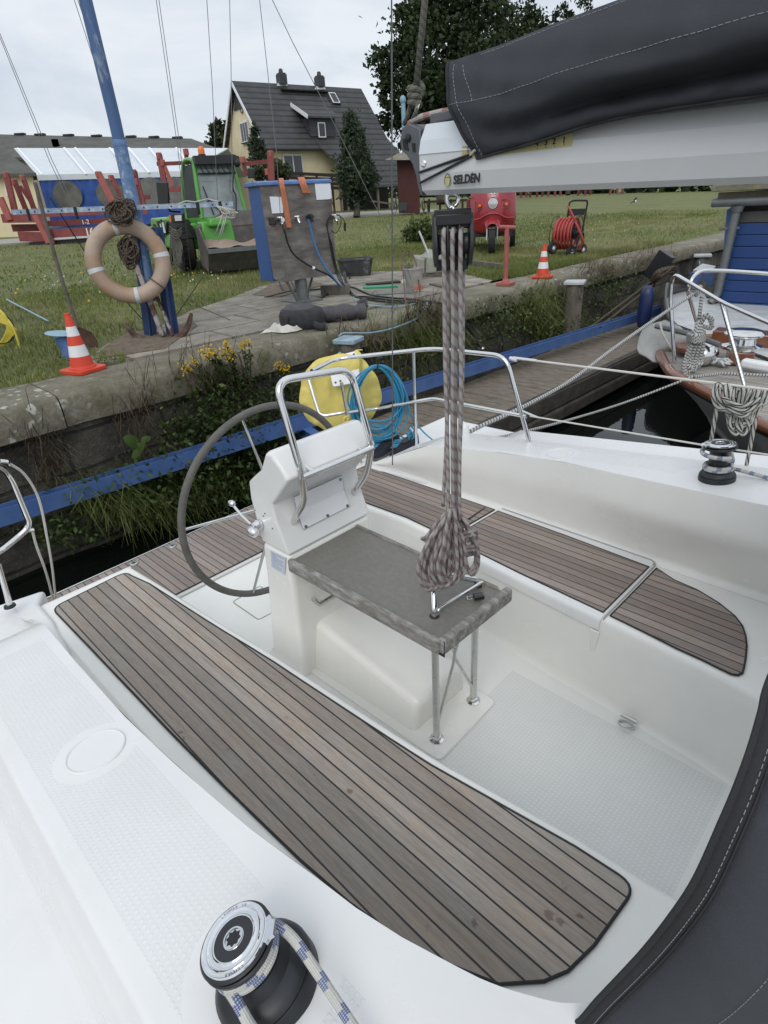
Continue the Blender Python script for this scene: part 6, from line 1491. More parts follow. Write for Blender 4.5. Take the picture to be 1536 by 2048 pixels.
def tap(px, py, m, s=1):
    p = sp_(px, py, -.02); mb = MB(); mb.tube([p, p - nS_ * .09 * s], .018 * s, 10); mb.tube([p - nS_ * .07, p - nS_ * .10 + UP * -.05 + FW * .01], .014 * s, 10); mb.tube([p - nS_ * .06, p - nS_ * .06 + UP * .03], .008, 8); mb.tube([p - nS_ * .06 + UP * .03 - FW * .03, p - nS_ * .06 + UP * .03 + FW * .03], .007, 8); return obj('tap', mb, m, cab, smooth=50)
tap(556, 440, M['steel'], 1.5); tap(590, 438, M['steel']); tap(615, 434, M['blackpl'], 1.4); tap(664, 435, M['steelb'], 1.2)
mb = MB(); p = sp_(560, 458, -.08); mb.tube([p - FW * .05, p + UP * .02, p + FW * .05], .007, 6); obj('red_lever', mb, M['red'], cab)
def hose(name, pts, r, m, parent=cab, n=7): mb = MB(); mb.tube(crv(pts, n), r, 8); return obj(name, mb, m, parent, smooth=60)
hose('black_hose', [sp_(561, 448, -.1), sp_(569, 462, -.1), sp_(577, 490, -.09), sp_(592, 513, -.09), sp_(625, 535, -.1), sp_(660, 552, -.14), sp_(682, 574, -.2)], .013, M['cableblk'])
mb = MB(); mb.lathe([(.016, -.02), (.022, -.01), (.022, .01), (.016, .02)], sp_(627, 536, -.1), (.6, -.5, -.5), 14); obj('hose_joint', mb, M['white'], cab)
hose('blue_hose', [sp_(616, 438, -.1), sp_(621, 455, -.1), sp_(628, 485, -.1), sp_(645, 525, -.12), sp_(668, 556, -.16), sp_(682, 574, -.2)], .013, M['hoseblue'])
for k in range(3): hose('black_cable', [sp_(664 - k * 2, 430, -.06), sp_(655 - k, 450, -.06), sp_(660 + k * 2, 490, -.06), sp_(668 + k * 2, 530, -.05), sp_(678 + k * 3, 560, -.1), sp_(690, 572, -.2)], .007, M['cableblk'])
hose('black_cable', [sp_(664, 428, -.08), sp_(680, 432, -.1), sp_(681, 450, -.1), sp_(672, 466, -.08), sp_(662, 460, -.08)], .006, M['cableblk']); hose('black_cable', [sp_(668, 427, -.08), sp_(684, 435, -.1), sp_(691, 448, -.1)], .006, M['cableblk'])
mb = MB(); mb.tube([sp_(690, 446, -.1), sp_(690, 462, -.1)], .016, 10); obj('cable_plug', mb, M['cableblk'], cab)
hose('red_cable', [sp_(662, 396, -.03), sp_(667, 415, -.04), sp_(672, 430, -.06), sp_(676, 450, -.05)], .005, M['cablered'])
# straps over the lid
for nm, pts, w, lab in (('strap', [(560, 358, .30), (562, 357, .06), (564, 372, -.035), (570, 405, -.03), (578, 455, -.03)], .075, 'long orange webbing strap hanging over the service cabinet front'), ('strap', [(596, 355, .30), (602, 355, .06), (606, 368, -.035), (613, 386, -.03)], .105, 'short wide orange webbing strap over the cabinet lid')):
    P = crv([sp_(a, b, c) for a, b, c in pts], 5); mb = MB(); fwd = nS_.cross(UP).normalized()
    mb.loft([[p - fwd * w * .5 * (.8 + .3 * i / len(P)), p + fwd * w * .5 * (.8 + .3 * i / len(P)), p + fwd * w * .5 * (.8 + .3 * i / len(P)) - nS_ * .005, p - fwd * w * .5 * (.8 + .3 * i / len(P)) - nS_ * .005] for i, p in enumerate(P)]); o = obj(nm, mb, M['strap'], None, smooth=50); tag(o, lab, 'strap', 'orange straps on the cabinet')
# cables on the paving
G = lambda px, py, h=.015: onland(px, py) + UP * h
cbs = empty('cable_run', G(720, 598), 'black cables and pale hoses running over the paving from the cabinet to the quay edge', 'cable')
for j, pts in enumerate(([(556, 560), (566, 583), (600, 586), (640, 582), (676, 580)], [(575, 570), (605, 600), (640, 600), (680, 578)], [(690, 572), (705, 592), (735, 598), (790, 606), (830, 606)], [(688, 574), (700, 590), (740, 604), (800, 610), (858, 607), (885, 612)], [(684, 576), (710, 580), (750, 596), (830, 604), (880, 612)], [(700, 560), (692, 540), (700, 590), (760, 602), (846, 610)])):
    mb = MB(); mb.tube(crv([G(x, y, .03 + (.18 if y < 575 and x < 700 else 0)) for x, y in pts], 6), .012, 7); obj('black_cable', mb, M['cableblk'], cbs, smooth=60)
mb = MB(); mb.tube(crv([G(706, 590), G(712, 604), G(740, 613), G(800, 615), G(842, 606)], 6), .009, 7); obj('pale_hose', mb, M['hosepale'], cbs)
mb = MB(); e1_ = G(842, 606); mb.tube(crv([e1_, G(853, 604), G(853, 614), aty(838, 634, 4.93), aty(790, 655, 4.88), aty(740, 666, 4.80), aty(690, 666, 4.75), aty(678, 672, 4.70)], 6), .0095, 7); obj('pale_hose', mb, M['hosepale'], cbs)
mb = MB(); mb.tube(crv([G(884, 612), aty(906, 620, 4.95), aty(930, 646, 4.86), aty(950, 675, 4.8), aty(964, 696, 4.72)], 6), .020, 8); obj('black_hose', mb, M['cableblk'], cbs); mb = MB(); mb.sphere(aty(965, 698, 4.7), .03, 8, 6); obj('hose_coupling', mb, M['steelb'], cbs)
mb = MB(); mb.tube(crv([G(808, 580, .2), G(806, 560, .35), G(818, 551, .40), G(832, 560, .3), G(840, 590, .05)], 6), .010, 7); mb.tube(crv([G(808, 580, .2), aty(812, 610, 5.0), aty(820, 650, 4.94), aty(828, 700, 4.9)], 6), .008, 7); obj('brown_cable', mb, M['cablered'], cbs)
# timber block under the cables, strips
wb = empty('timber_block', G(675, 592, 0), 'short grey timber block under the cables beside the cabinet', 'timber'); mb = MB(); mb.box(G(672, 590, .07), (.44, .14, .15), rz=-.75); obj('block', mb, M['oldwood'], wb, bevel=.01)
def slab(name, cat, a, b, w, h, m, lab): 
    r_ = empty(name, G(*a, 0), lab, cat); mb = MB(); A, B = G(*a, h / 2 + .006), G(*b, h / 2 + .006); mb.beam(A, B, w, h); obj('plank' if cat in ('plank', 'timber') else 'board', mb, m, r_, bevel=.004)
slab('timber_lath', 'timber', (532, 597), (588, 583), .06, .03, M['handle'], 'thin pale lath lying on the paving left of the cabinet post')
slab('dark_board', 'board', (735, 572), (800, 566), .20, .03, M['darkwood'], 'dark board lying behind the green board on the paving')
slab('grey_sheet', 'board', (745, 590), (830, 585), .28, .02, M['galv'], 'pale grey sheet lying between the cables and the bucket')
slab('green_board', 'board', (727, 578), (795, 575), .22, .03, M['greenmat'], 'bright green plastic board lying on the paving')
slab('fence_rail', 'timber', (930, 527), (1000, 536), .08, .07, M['oldwood'], 'grey squared timber lying in the grass behind the pulley block')
slab('plank_strip', 'plank', (862, 571), (920, 585), .07, .03, M['oldwood'], 'narrow old plank lying on the paving right of the bucket')
# mortar tub
tubp = onland(712, 552); tb_ = empty('mortar_tub', tubp, 'black plastic mortar tub splashed with cement on the paving', 'tub'); u = (FW * .98 + AW * .2).normalized(); v = Vector((-u.y, u.x, 0)); rw = lambda w, d, z: [tubp + u * a + v * b + UP * z for a, b in rrect(w, d, .06, 4)]
mb = MB(); mb.loft([rw(.52, .28, .01), rw(.60, .36, .27), rw(.63, .39, .27), rw(.63, .39, .30), rw(.58, .34, .30), rw(.50, .26, .05)]); obj('tub_body', mb, M['tub'], tb_, smooth=40)
# bucket
bk = onland(828, 577); pb_ = empty('bucket', bk, 'cement splashed grey bucket with a tool in it', 'bucket'); mb = MB(); mb.lathe([(.115, .005), (.15, .27), (.158, .275), (.158, .295), (.145, .295), (.112, .03)], bk, n=28, cap=False); obj('pail', mb, M['pail'], pb_, smooth=40)
mb = MB(); mb.box(bk + UP * .31 - FW * .07, (.12, .10, .02), rz=.4); mb.tube([bk + UP * .30 - FW * .06, bk + UP * .37 - FW * .07], .012, 8); obj('float_tool', mb, M['oldwood'], pb_)
tr_ = empty('trowel', G(800, 572, 0), 'cream trowel handle and orange brick chips lying before the bucket', 'trowel'); mb = MB(); mb.sphere(G(808, 570, .04), .05, 10, 8, (1.2, .8, 1)); obj('cream_block', mb, M['cloth'], tr_); mb = MB(); mb.box(G(838, 580, .03), (.16, .09, .06), rz=.3); obj('brick_chip', mb, M['strap'], tr_)
# box with rag and broom handle
rx = onland(858, 553); rg2 = empty('rag_covered_block', rx, 'concrete block covered with a pale rag, white broom handle behind it', 'block'); mb = MB(); Mx = Matrix((FW, AW, UP)).transposed(); mb.box(rx + UP * .16 + FW * .05, (.52, .34, .32), M=Mx); obj('block', mb, M['oldwood'], rg2, bevel=.01)
def ragp(i, j):
    a = (i - .5) * .56 + .03; b = j; z = .335 + .012 * math.sin(a * 17) + .010 * math.sin(b * 9 + a * 8)
    if b < .55: d = -.18 - .012 * math.sin(a * 30); return rx + FW * (a - .03 * (1 - b)) + AW * d + UP * (.07 + (z - .07) * b / .55)
    t = (b - .55) / .45; return rx + FW * a + AW * (-.18 + .36 * t) + UP * (z + .09 * math.exp(-((a - .02) / .09) ** 2) * t)
mb = MB(); mb.grid(ragp, 26, 16); ro = obj('rag', mb, M['rag'], rg2, smooth=80); so_ = ro.modifiers.new('cloth', 'SOLIDIFY'); so_.thickness = .014
mb = MB(); mb.tube([rx + UP * .36 + FW * .0, atplane(838, 462, rx, AW)], .017, 8); obj('broom_handle', mb, M['tape'], rg2)
# backpack, jacket, cloth
bpk = atz(606, 655, QZ); bg_ = empty('backpack', bpk, 'charcoal backpack lying on the quay cap stones', 'backpack')
mb = MB(); ring_ = lambda w, d, z, o=0: [bpk + FW * (a + o) + AW * b + UP * z for a, b in rrect(w, d, min(w, d) * .42, 6)]
mb.loft([ring_(.44, .34, .0), ring_(.50, .40, .05), ring_(.50, .40, .15), ring_(.46, .36, .20), ring_(.30, .24, .225, .02), ring_(.06, .05, .23, .02)]); obj('bag_body', mb, M['bagblk'], bg_, smooth=50)
mb = MB(); mb.loft([ring_(.34, .27, .195, -.01), ring_(.36, .29, .215, -.01), ring_(.30, .24, .245, -.02), ring_(.04, .03, .26, -.03)]); obj('front_pocket', mb, M['jacket'], bg_, smooth=50)
mb = MB(); mb.tube(crv([bpk + FW * .16 - AW * .2 + UP * .06, bpk + FW * .24 - AW * .28 + UP * .04, bpk + FW * .30 - AW * .26 + UP * .05], 5), .045, 8, flat=.6); mb.tube(crv([bpk - FW * .12 - AW * .21 + UP * .16, bpk - FW * .14 - AW * .23 + UP * .09, bpk - FW * .10 - AW * .22 + UP * .02], 4), .02, 6, flat=.4); obj('straps', mb, M['bagblk'], bg_, smooth=60)
jk = atz(688, 640, QZ); jg = empty('rolled_jacket', jk, 'dark grey jacket rolled up beside the backpack', 'jacket'); ax2 = (FW * .98 + AW * .25).normalized(); sd2 = Vector((-ax2.y, ax2.x, 0)); mb = MB()
def jr(t): r = .095 * (1 + .10 * math.sin(t * 14) + .05 * math.sin(t * 31)); return [jk + ax2 * ((t - .5) * .52) + sd2 * (r * math.cos(a) * 1.15) + UP * (.085 + r * .9 * math.sin(a) * (1 + .08 * math.sin(3 * a + t * 9))) for a in [2 * PI * k / 20 for k in range(20)]]
mb.loft([jr(i / 16) for i in range(17)], caps=True); obj('rolled_cloth', mb, M['jacket'], jg, smooth=60)
mb = MB(); mb.lathe([(.07, 0), (.06, .012), (.02, .004)], jk + ax2 * .255 + UP * .09, ax2, 20); obj('dark_lining', mb, M['bagblk'], jg)
mb = MB(); mb.tube(crv([jk + ax2 * .18 + UP * .17, jk + ax2 * .27 + UP * .2, jk + ax2 * .28 - sd2 * .06 + UP * .13], 5), .03, 8, flat=.35); obj('collar_flap', mb, M['jacket'], jg)
ck = atz(567, 663, QZ); cg = empty('white_cloth', ck, 'crumpled white cloth lying on the quay in front of the backpack', 'cloth')
r9 = np.random.default_rng(3); ph = r9.uniform(0, 6, 12)
def clp(i, j):
    a = (i - .5) * .42; b = (j - .5) * .22; e = max(0, 1 - (2 * (i - .5)) ** 4) * max(0, 1 - (2 * (j - .5)) ** 4)
    z = .012 + e * (.045 + .028 * math.sin(a * 42 + b * 15 + ph[0]) * math.sin(b * 40 + ph[1]) + .022 * math.sin(a * 23 - b * 48 + ph[2])); return ck + FW * (a + .03 * math.sin(b * 25 + 1)) + AW * (b + .04 * math.sin(a * 18 + ph[3])) + UP * max(.006, z)
mb = MB(); mb.grid(clp, 60, 36); obj('crumpled_sheet', mb, M['cloth'], cg, smooth=80)
# red stand
rs = onland(1011, 570); rsd = empty('iron_stand', rs, 'red iron stand with a T handle and square foot on the quay edge', 'stand'); rsp = lambda px, py: atplane(px, py, rs, AW)
mb = MB(); mb.box(rs + UP * .02, (.26, .22, .045), rz=.2); mb.lathe([(.07, .04), (.04, .09)], rs, n=12); obj('foot_plate', mb, M['redpink'], rsd, bevel=.006); mb = MB(); mb.tube([rs + UP * .05, rsp(1014, 456)], .034, 12); obj('stem', mb, M['redpink'], rsd); mb = MB(); mb.tube([rsp(998, 454), rsp(1031, 455)], .028, 12); obj('t_handle', mb, M['redpink'], rsd)
# hose reel cart
rc0 = onland(1128, 510); rcg = empty('hose_reel_cart', rc0, 'black hose reel cart wound with red hose on the lawn', 'hose reel'); rp_ = lambda px, py, d=0: atplane(px, py, rc0 + AW * d, AW)
random.seed(6); cR = rp_(1133, 467); axr = (FW * .80 - AW * .60).normalized(); mb = MB()
pa = []
for i in range(11 * 24): a = i / 24 * 2 * PI; pa.append(cR + axr * (-.20 + .40 * ((i / 24) % 5.5) / 5.5 if int(i / 132) % 2 == 0 else .20 - .40 * ((i / 24) % 5.5) / 5.5) + (UP * math.cos(a) + axr.cross(UP) * math.sin(a)) * (.25 + .045 * (i // 132) + random.uniform(-.004, .004)))
mb.tube(pa, .021, 8); hz = obj('red_hose', mb, M['hosered'], rcg, smooth=60)
mb = MB(); mb.tube(crv([rp_(1136, 412, -.1), rp_(1150, 440, -.2), rp_(1165, 478, -.2), rp_(1158, 500, -.15)], 5), .02, 8); mb.tube(crv([rp_(1140, 425, -.1), rp_(1155, 455, -.24), rp_(1168, 486, -.2)], 5), .02, 8); obj('hose_end', mb, M['hosered'], rcg)
mb = MB()
for s in (-.235, .235):
    mb.torus(cR + axr * s, axr, .34, .008, 40, 6); mb.torus(cR + axr * s, axr, .17, .007, 28, 6)
    for k in range(6): a = k * PI / 3; d_ = UP * math.cos(a) + axr.cross(UP) * math.sin(a); mb.tube([cR + axr * s + d_ * .06, cR + axr * s + d_ * .34], .006, 6)
mb.lathe([(.10, -.25), (.10, .25)], cR, axr, 16); obj('reel', mb, M['blackpl'], rcg, smooth=40)
mb = MB(); sd3 = axr.cross(UP)
for s in (-.27, .27):
    o = cR + axr * s; z0 = rc0.z + .1
    mb.tube(fillet([o - sd3 * .34 + UP * (z0 - o.z), o + sd3 * .38 + UP * (z0 - o.z)], .05), .018, 8); mb.tube(fillet([o - sd3 * .28 + UP * (z0 - o.z), o - sd3 * .26 + UP * .0, o + sd3 * .05, o + sd3 * .1 + UP * (z0 - o.z)], .07), .018, 8)
hb = [rp_(1132, 455, .3), rp_(1139, 405, .3), rp_(1146, 401, .3), rp_(1174, 401, .3), rp_(1175, 406, .3), rp_(1163, 470, .3)]
mb.tube(fillet(hb, .05, 5), .019, 8); obj('frame', mb, M['darksteel'], rcg, smooth=60)
mb = MB(); mb.extrude([rp_(1136, 418, .3), rp_(1171, 417, .3), rp_(1168, 430, .3), rp_(1135, 432, .3)], AW * .015); obj('tool_tray', mb, M['blackpl'], rcg)
for px, py, d in ((1142, 503, -.2), (1164, 499, .1), (1105, 496, -.1)):
    c = rp_(px, py, d); wa = (-AW * .85 + FW * .5).normalized(); mb = MB(); mb.lathe([(.06, -.04), (.105, -.04), (.12, -.025), (.12, .025), (.105, .04), (.06, .04)], c, wa, 24); w_ = obj('wheel', mb, M['tyre'], rcg, smooth=40); mb = MB(); mb.lathe([(.062, -.03), (.062, .041), (.05, .036), (.02, .046)], c, wa, 20); obj('rim', mb, M['paper'], w_)
# magpie on the lawn
mgp = onland(1269, 407); mg = empty('magpie', mgp, 'small black and white bird standing on the far lawn', 'bird'); mb = MB(); mb.sphere(mgp + UP * .17, .10, 10, 8, (.8, .8, 1.1)); mb.sphere(mgp + UP * .30 + FW * .05, .06, 8, 6); mb.tube([mgp + UP * .13 - FW * .05, mgp + UP * .03 - FW * .30], [.04, .015], 6); mb.tube([mgp + UP * .30 + FW * .1, mgp + UP * .29 + FW * .16], [.014, .003], 6); mb.tube([mgp, mgp + UP * .1], .01, 5); o = obj('bird_body', mb, M['birdblk'], mg, smooth=60); mb = MB(); mb.sphere(mgp + UP * .13 + FW * .03 - AW * .05, .07, 8, 6); obj('white_belly', mb, M['white'], mg)
# ---------------------------------------------------------------- green telehandler
bpy.data.objects['blue_mast']['label'] = 'tall chipped blue painted mast on the quay with wire stays and a pale crossbar'
H0 = onland(362, 543); hh = (-AW * .866 + FW * .5); hs = (-AW * .5 - FW * .866)
def L(x, y, z): return H0 + hh * x + hs * y + UP * z
ld = empty('wheel_loader', H0, 'bright green loader with glazed cab and grey bucket of sand parked on the lawn', 'loader')
def boxl(mb, x0, x1, y0, y1, z0, z1, tx=0, ty=0):
    mb.loft([[L(x0, y0, z0), L(x1, y0, z0), L(x1, y1, z0), L(x0, y1, z0)], [L(x0 + tx, y0 - ty, z1), L(x1 - tx, y0 - ty, z1), L(x1 - tx, y1 + ty, z1), L(x0 + tx, y1 + ty, z1)]]); return mb
def wheel_l(x, y, r, w, kind='wheel', parent=ld):
    c = L(x, y, r); mb = MB(); mb.lathe([(r * .55, -w), (r * .86, -w), (r, -w * .86), (r, -w * .14), (r * .86, 0), (r * .58, .0), (r * .52, -.05)], c, hs, 32)
    for k in range(22):
        a = 2 * PI * k / 22; d_ = UP * math.cos(a) + hh * math.sin(a); mb.beam(c + d_ * r * .99 - hs * w * .12, c + d_ * r * .99 - hs * w * .52 + hh.cross(hs) * 0, .05, .045, d_)
    o = obj('wheel', mb, M['tyre'], parent, smooth=40); mb = MB(); mb.lathe([(r * .56, -.09), (r * .56, -.02), (r * .45, -.07), (r * .2, -.06), (r * .18, .0), (.02, .0)], c, hs, 24); obj('rim', mb, M['galv'], o, smooth=40); return o
wheel_l(0, 0, .44, .30); wheel_l(-2.05, .0, .44, .30); wheel_l(0, -1.35, .44, .30)
mb = MB(); boxl(mb, -2.6, .25, -.30, -1.5, .40, .88, .05, .02); boxl(mb, -2.55, -.50, -.02, -.50, .42, 1.02, .04, .04); obj('chassis', mb, M['green'], ld, smooth=30, bevel=.05, seg=3)
mb = MB(); boxl(mb, -1.42, -1.12, .012, -.01, .62, .95); boxl(mb, -.98, -.88, .012, -.01, .66, .98); obj('side_vent', mb, M['tyre'], ld, smooth=0); mb = MB(); boxl(mb, -1.10, -1.02, .014, -.01, .66, .90); obj('white_sticker', mb, M['paper'], ld, smooth=0); mb = MB(); boxl(mb, -.86, -.78, .014, -.01, .72, .92); obj('white_sticker', mb, M['paper'], ld, smooth=0)
mb = MB(); boxl(mb, .25, .78, -.38, -1.05, .45, .90, .06, .04); boxl(mb, .3, .92, -.52, -.90, .80, .95, .03, .03); obj('front_cowl', mb, M['green'], ld, smooth=30, bevel=.04, seg=3)
# cab frame and glazing
C0 = dict(rb=(-.45, -.45, .92), fb=(.60, -.48, .95), ft=(.42, -.56, 1.93), rt=(-.30, -.56, 1.95)); mirr = lambda p: (p[0], -1.86 - p[1], p[2])
cab_l = obj('cab_frame', (lambda m: (m.tube([L(*C0['fb']), L(.52, -.51, 1.45), L(*C0['ft'])], .042, 8), m.tube(crv([L(-.50, -.45, .95), L(-.55, -.47, 1.35), L(-.48, -.52, 1.75), L(-.30, -.55, 1.96), L(.1, -.55, 1.98), L(.40, -.56, 1.93)], 6), .036, 8), m.tube([L(*mirr(C0['fb'])), L(*mirr(C0['ft']))], .036, 8), m.tube([L(*mirr(C0['rb'])), L(*mirr(C0['rt']))], .036, 8), boxl(m, -.5, .62, -.44, -1.42, .88, .97), m)[-1])(MB()), M['green'], ld, smooth=50)
mb = MB(); mb.extrude([L(.60, -.52, .97), L(.60, -1.38, .97), L(.43, -1.30, 1.90), L(.43, -.59, 1.90)], hh * -.012); obj('windscreen', mb, M['glassw'], cab_l, smooth=0)
mb = MB(); mb.extrude([L(.54, -.475, .97), L(-.46, -.45, .97), L(-.52, -.47, 1.4), L(-.44, -.52, 1.75), L(-.28, -.55, 1.90), L(.36, -.56, 1.89)], hs * -.012); obj('side_window', mb, M['glassc'], cab_l, smooth=0)
mb = MB(); boxl(mb, -.40, .50, -.56, -1.30, 1.93, 2.01, .02, .02); obj('roof', mb, M['darksteel'], cab_l, bevel=.03)
mb = MB(); boxl(mb, .44, .62, -.54, -1.34, 1.86, 2.0, .02, 0)
for k in range(7): y = -.60 - k * .105; mb.beam(L(.60, y, 1.86), L(.53, y - .08, 1.72), .010, .010)
mb.tube([L(.51, -.58, 1.71), L(.51, -1.32, 1.71)], .014, 8); mb.sphere(L(.62, -1.34, 1.86), .07, 8, 6); obj('sun_visor', mb, M['darksteel'], cab_l, smooth=40)
mb = MB(); mb.extrude([L(.475, -.62, 1.58), L(.475, -.92, 1.58), L(.455, -.92, 1.68), L(.455, -.62, 1.68)], hh * .02); mb.extrude([L(.475, -1.14, 1.58), L(.475, -1.26, 1.58), L(.455, -1.26, 1.70), L(.455, -1.14, 1.70)], hh * .02); obj('upper_panes', mb, M['glassw'], cab_l, smooth=0)
mb = MB(); mb.tube([L(.63, -.72, 1.0), L(.55, -.62, 1.5)], .012, 6); mb.tube([L(.63, -.95, 1.0), L(.59, -.64, 1.24)], .010, 6); mb.tube([L(.63, -1.0, 1.03), L(.59, -.64, 1.29)], .009, 6); mb.tube(crv([L(.60, -1.26, 1.72), L(.62, -1.18, 1.45), L(.61, -1.22, 1.3), L(.68, -1.16, 1.05)], 5), .016, 6); obj('wiper', mb, M['cableblk'], cab_l)
mb = MB(); mb.lathe([(.07, 0), (.075, .03), (.075, .05)], L(.2, -.80, 2.0), n=16); bcn = obj('beacon_foot', mb, M['darksteel'], cab_l); mb = MB(); mb.lathe([(.062, .05), (.065, .12), (.05, .17), (.02, .185)], L(.2, -.80, 2.0), n=16); obj('amber_dome', mb, M['amber'], bcn, smooth=60)
def Lp(px, py, d): return atplane(px, py, H0 + AW * d, AW)
for q in (((311, 364), (335, 364), (338, 408), (316, 409)), ((494, 336), (509, 336), (508, 356), (495, 357))):
    mb = MB(); mb.extrude([Lp(*p, -.1) for p in q], AW * .06); obj('mirror', mb, M['blackpl'], ld, bevel=.015)
mb = MB(); mb.tube([Lp(325, 400, -.05), Lp(340, 422, .1), Lp(360, 424, .3)], .02, 6); obj('mirror_arm', mb, M['darksteel'], ld)
mb = MB(); mb.loft([[L(-.42 + .14 * k, yy, .62 + .33 * math.sin(PI * (k + .6) / 6.6)) for k in range(7)] for yy in (.06, -.36)], closed=False); mg_ = obj('mudguard', mb, M['tyre'], ld, smooth=50); mgs = mg_.modifiers.new('t', 'SOLIDIFY'); mgs.thickness = .03
mb = MB(); mb.extrude([Lp(*p, -.42) for p in ((342, 427), (366, 426), (367, 446), (345, 446))], AW * .12); hl = obj('headlight', mb, M['blackpl'], ld, bevel=.015); mb = MB(); mb.extrude([Lp(*p, -.425) for p in ((349, 431), (363, 430), (364, 441), (351, 442))], AW * -.012); obj('lens', mb, M['lamp'], hl); mb = MB(); mb.extrude([Lp(*p, -.40) for p in ((337, 431), (341, 430), (343, 443), (339, 444))], AW * .05); obj('indicator', mb, M['amber'], hl)
# pale rope hank hung over the front wheel
random.seed(31); P = []
for i in range(8): P.append(crv([Lp(345 + random.uniform(-2, 3), 458, -.46), Lp(340 + i * 2.2, 490, -.5), Lp(344 + i * 2.6 + random.uniform(-2, 2), 532 + random.uniform(-10, 8), -.52), Lp(360 + random.uniform(-3, 5), 496, -.5), Lp(350, 458, -.46)], 5))
for i in range(4): P.append(crv([Lp(338, 452 + i * 5, -.5), Lp(352, 462 + i * 5, -.56), Lp(364, 455 + i * 4, -.5)], 4))
rope_obj('rope_hank', P, .009, M['ropeold']); tag([x for x in bpy.data.objects if x.name.startswith('rope_hank') and x.type == 'MESH' and 'label' not in x][0], 'thin grey rope hank hanging over the front wheel of the green loader', 'rope')
# bucket
bp_2 = [(1.40, .39), (1.18, .03), (.74, .12), (.70, .80)]; W0, W1 = -.30, -2.1
bkt = obj('bucket', (lambda m: ([m.extrude([L(a, W0, b), L(a, W1, b), L(c, W1, d), L(c, W0, d)], (L(a, 0, b) - L(c, 0, d)).cross(hs).normalized() * .02) for (a, b), (c, d) in zip(bp_2, bp_2[1:])], [m.extrude([L(x, y, z) for x, z in ((.70, .80), (1.0, .80), (1.40, .39), (1.18, .03), (.74, .12))], hs * .02) for y in (W0, W1)], m.extrude([L(.70, W0, .79), L(.62, W0 - .62, 1.04), L(.62, W1 + .36, 1.04), L(.70, W1, .79)], hh * .015), m)[-1])(MB()), M['bucket'], ld, smooth=0)
mb = MB(); mb.beam(L(1.41, W0 + .02, .395), L(1.41, W1, .395), .05, .08, UP); mb.tube([L(.70, W0, .79), L(.62, W0 - .62, 1.04), L(.62, W1 + .36, 1.04)], .014, 6); obj('cutting_edge', mb, M['galv'], bkt)
mb = MB(); mb.grid(lambda u, v: L(.74 + .64 * v, W0 - .02 + (W1 - W0 + .04) * u, .42 + .05 * math.sin(u * 9) * (1 - v) + .10 * (1 - v) + .02 * math.sin(u * 23 + v * 7) - .0 + .02), 30, 8); obj('sand_load', mb, M['sand'], bkt, smooth=80)
mb = MB(); boxl(mb, .2, .78, -.6, -1.3, .10, .45, 0, 0); obj('loader_arms', mb, M['darksteel'], ld)

# ---------------------------------------------------------------- red three-wheeler
K0 = onland(983, 506); kf = (-AW * .985 - FW * .17).normalized(); ks = Vector((-kf.y, kf.x, 0)); ks = ks if ks.dot(FW) > 0 else -ks
def K(x, y, z): return K0 + kf * x + ks * y + UP * z
tk_ = empty('three_wheeler', K0, 'crimson three-wheeled cargo scooter with round headlight parked on the lawn', 'three-wheeler')
def nose(z, w, x0, r): return [K(x0 - r * (abs(t) ** 2.6), t * w, z) for t in [-1, -.93, -.8, -.6, -.4, -.2, 0, .2, .4, .6, .8, .93, 1]] + [K(-.55, w, z), K(-.55, -w, z)]
mb = MB(); mb.loft([nose(.40, .40, -.10, .2), nose(.47, .47, -.02, .25), nose(.68, .52, .04, .3), nose(.95, .515, .04, .3), nose(1.2, .50, -.03, .28), nose(1.36, .485, -.10, .25)]); bd = obj('front_shell', mb, M['tuk'], tk_, smooth=50)
mb = MB(); mb.loft([nose(1.362, .475, -.11, .24), nose(1.75, .43, -.30, .15)]); obj('windscreen', mb, M['glassc'], tk_, smooth=40)
mb = MB(); mb.loft([nose(1.75, .47, -.26, .15), nose(1.83, .44, -.33, .15)]); obj('roof', mb, M['tuk'], tk_, smooth=40)
mb = MB(); mb.tube(crv([K(-.06, -.48, .70), K(.035, -.3, .71), K(.05, -.15, .78), K(.055, 0, .81), K(.05, .15, .78), K(.035, .3, .71), K(-.06, .48, .70)], 5), .018, 8); mb.loft([[K(.02 + .20 * v, (u - .5) * .36 * (1 - .25 * v), .74 - .13 * v - .10 * (abs(u - .5) * 2) ** 2.5) for u in [k / 10 for k in range(11)]] for v in (0, .4, .8, 1)], closed=False); obj('front_mudguard', mb, M['tuk'], tk_, smooth=60)
mb = MB(); mb.lathe([(.10, -.04), (.105, .02), (.095, .03)], K(.04, .0, 1.0), kf, 24); hl = obj('headlight', mb, M['steel'], bd); mb = MB(); mb.lathe([(.09, .02), (.08, .035), (.03, .045)], K(.04, .0, 1.0), kf, 24); obj('lens', mb, M['lamp'], hl)
for s in (-.29, .29):
    mb = MB(); mb.lathe([(.036, -.02), (.036, .03), (.02, .045)], K(-.0, s, .97), kf, 14); il = obj('indicator', mb, M['amber'], bd); mb = MB(); mb.tube(crv([K(-.01, s - .09, 1.06), K(.01, s + .07 * (1 if s > 0 else -1), 1.03), K(.0, s + .05, .91), K(.0, s - .08, .89)], 5, True), .008, 6, closed=True); obj('lamp_recess', mb, M['redd'], il)
mb = MB()
for s in (-1, 1): mb.extrude([K(.045, s * .008, 1.205), K(.03, s * .075, 1.235), K(.03, s * .060, 1.20), K(.043, s * .03, 1.175)], kf * .008)
mb.extrude([K(.047, -.05, 1.14), K(.047, .05, 1.14), K(.047, .05, 1.16), K(.047, -.05, 1.16)], kf * .008); obj('emblem', mb, M['white'], bd, smooth=0)
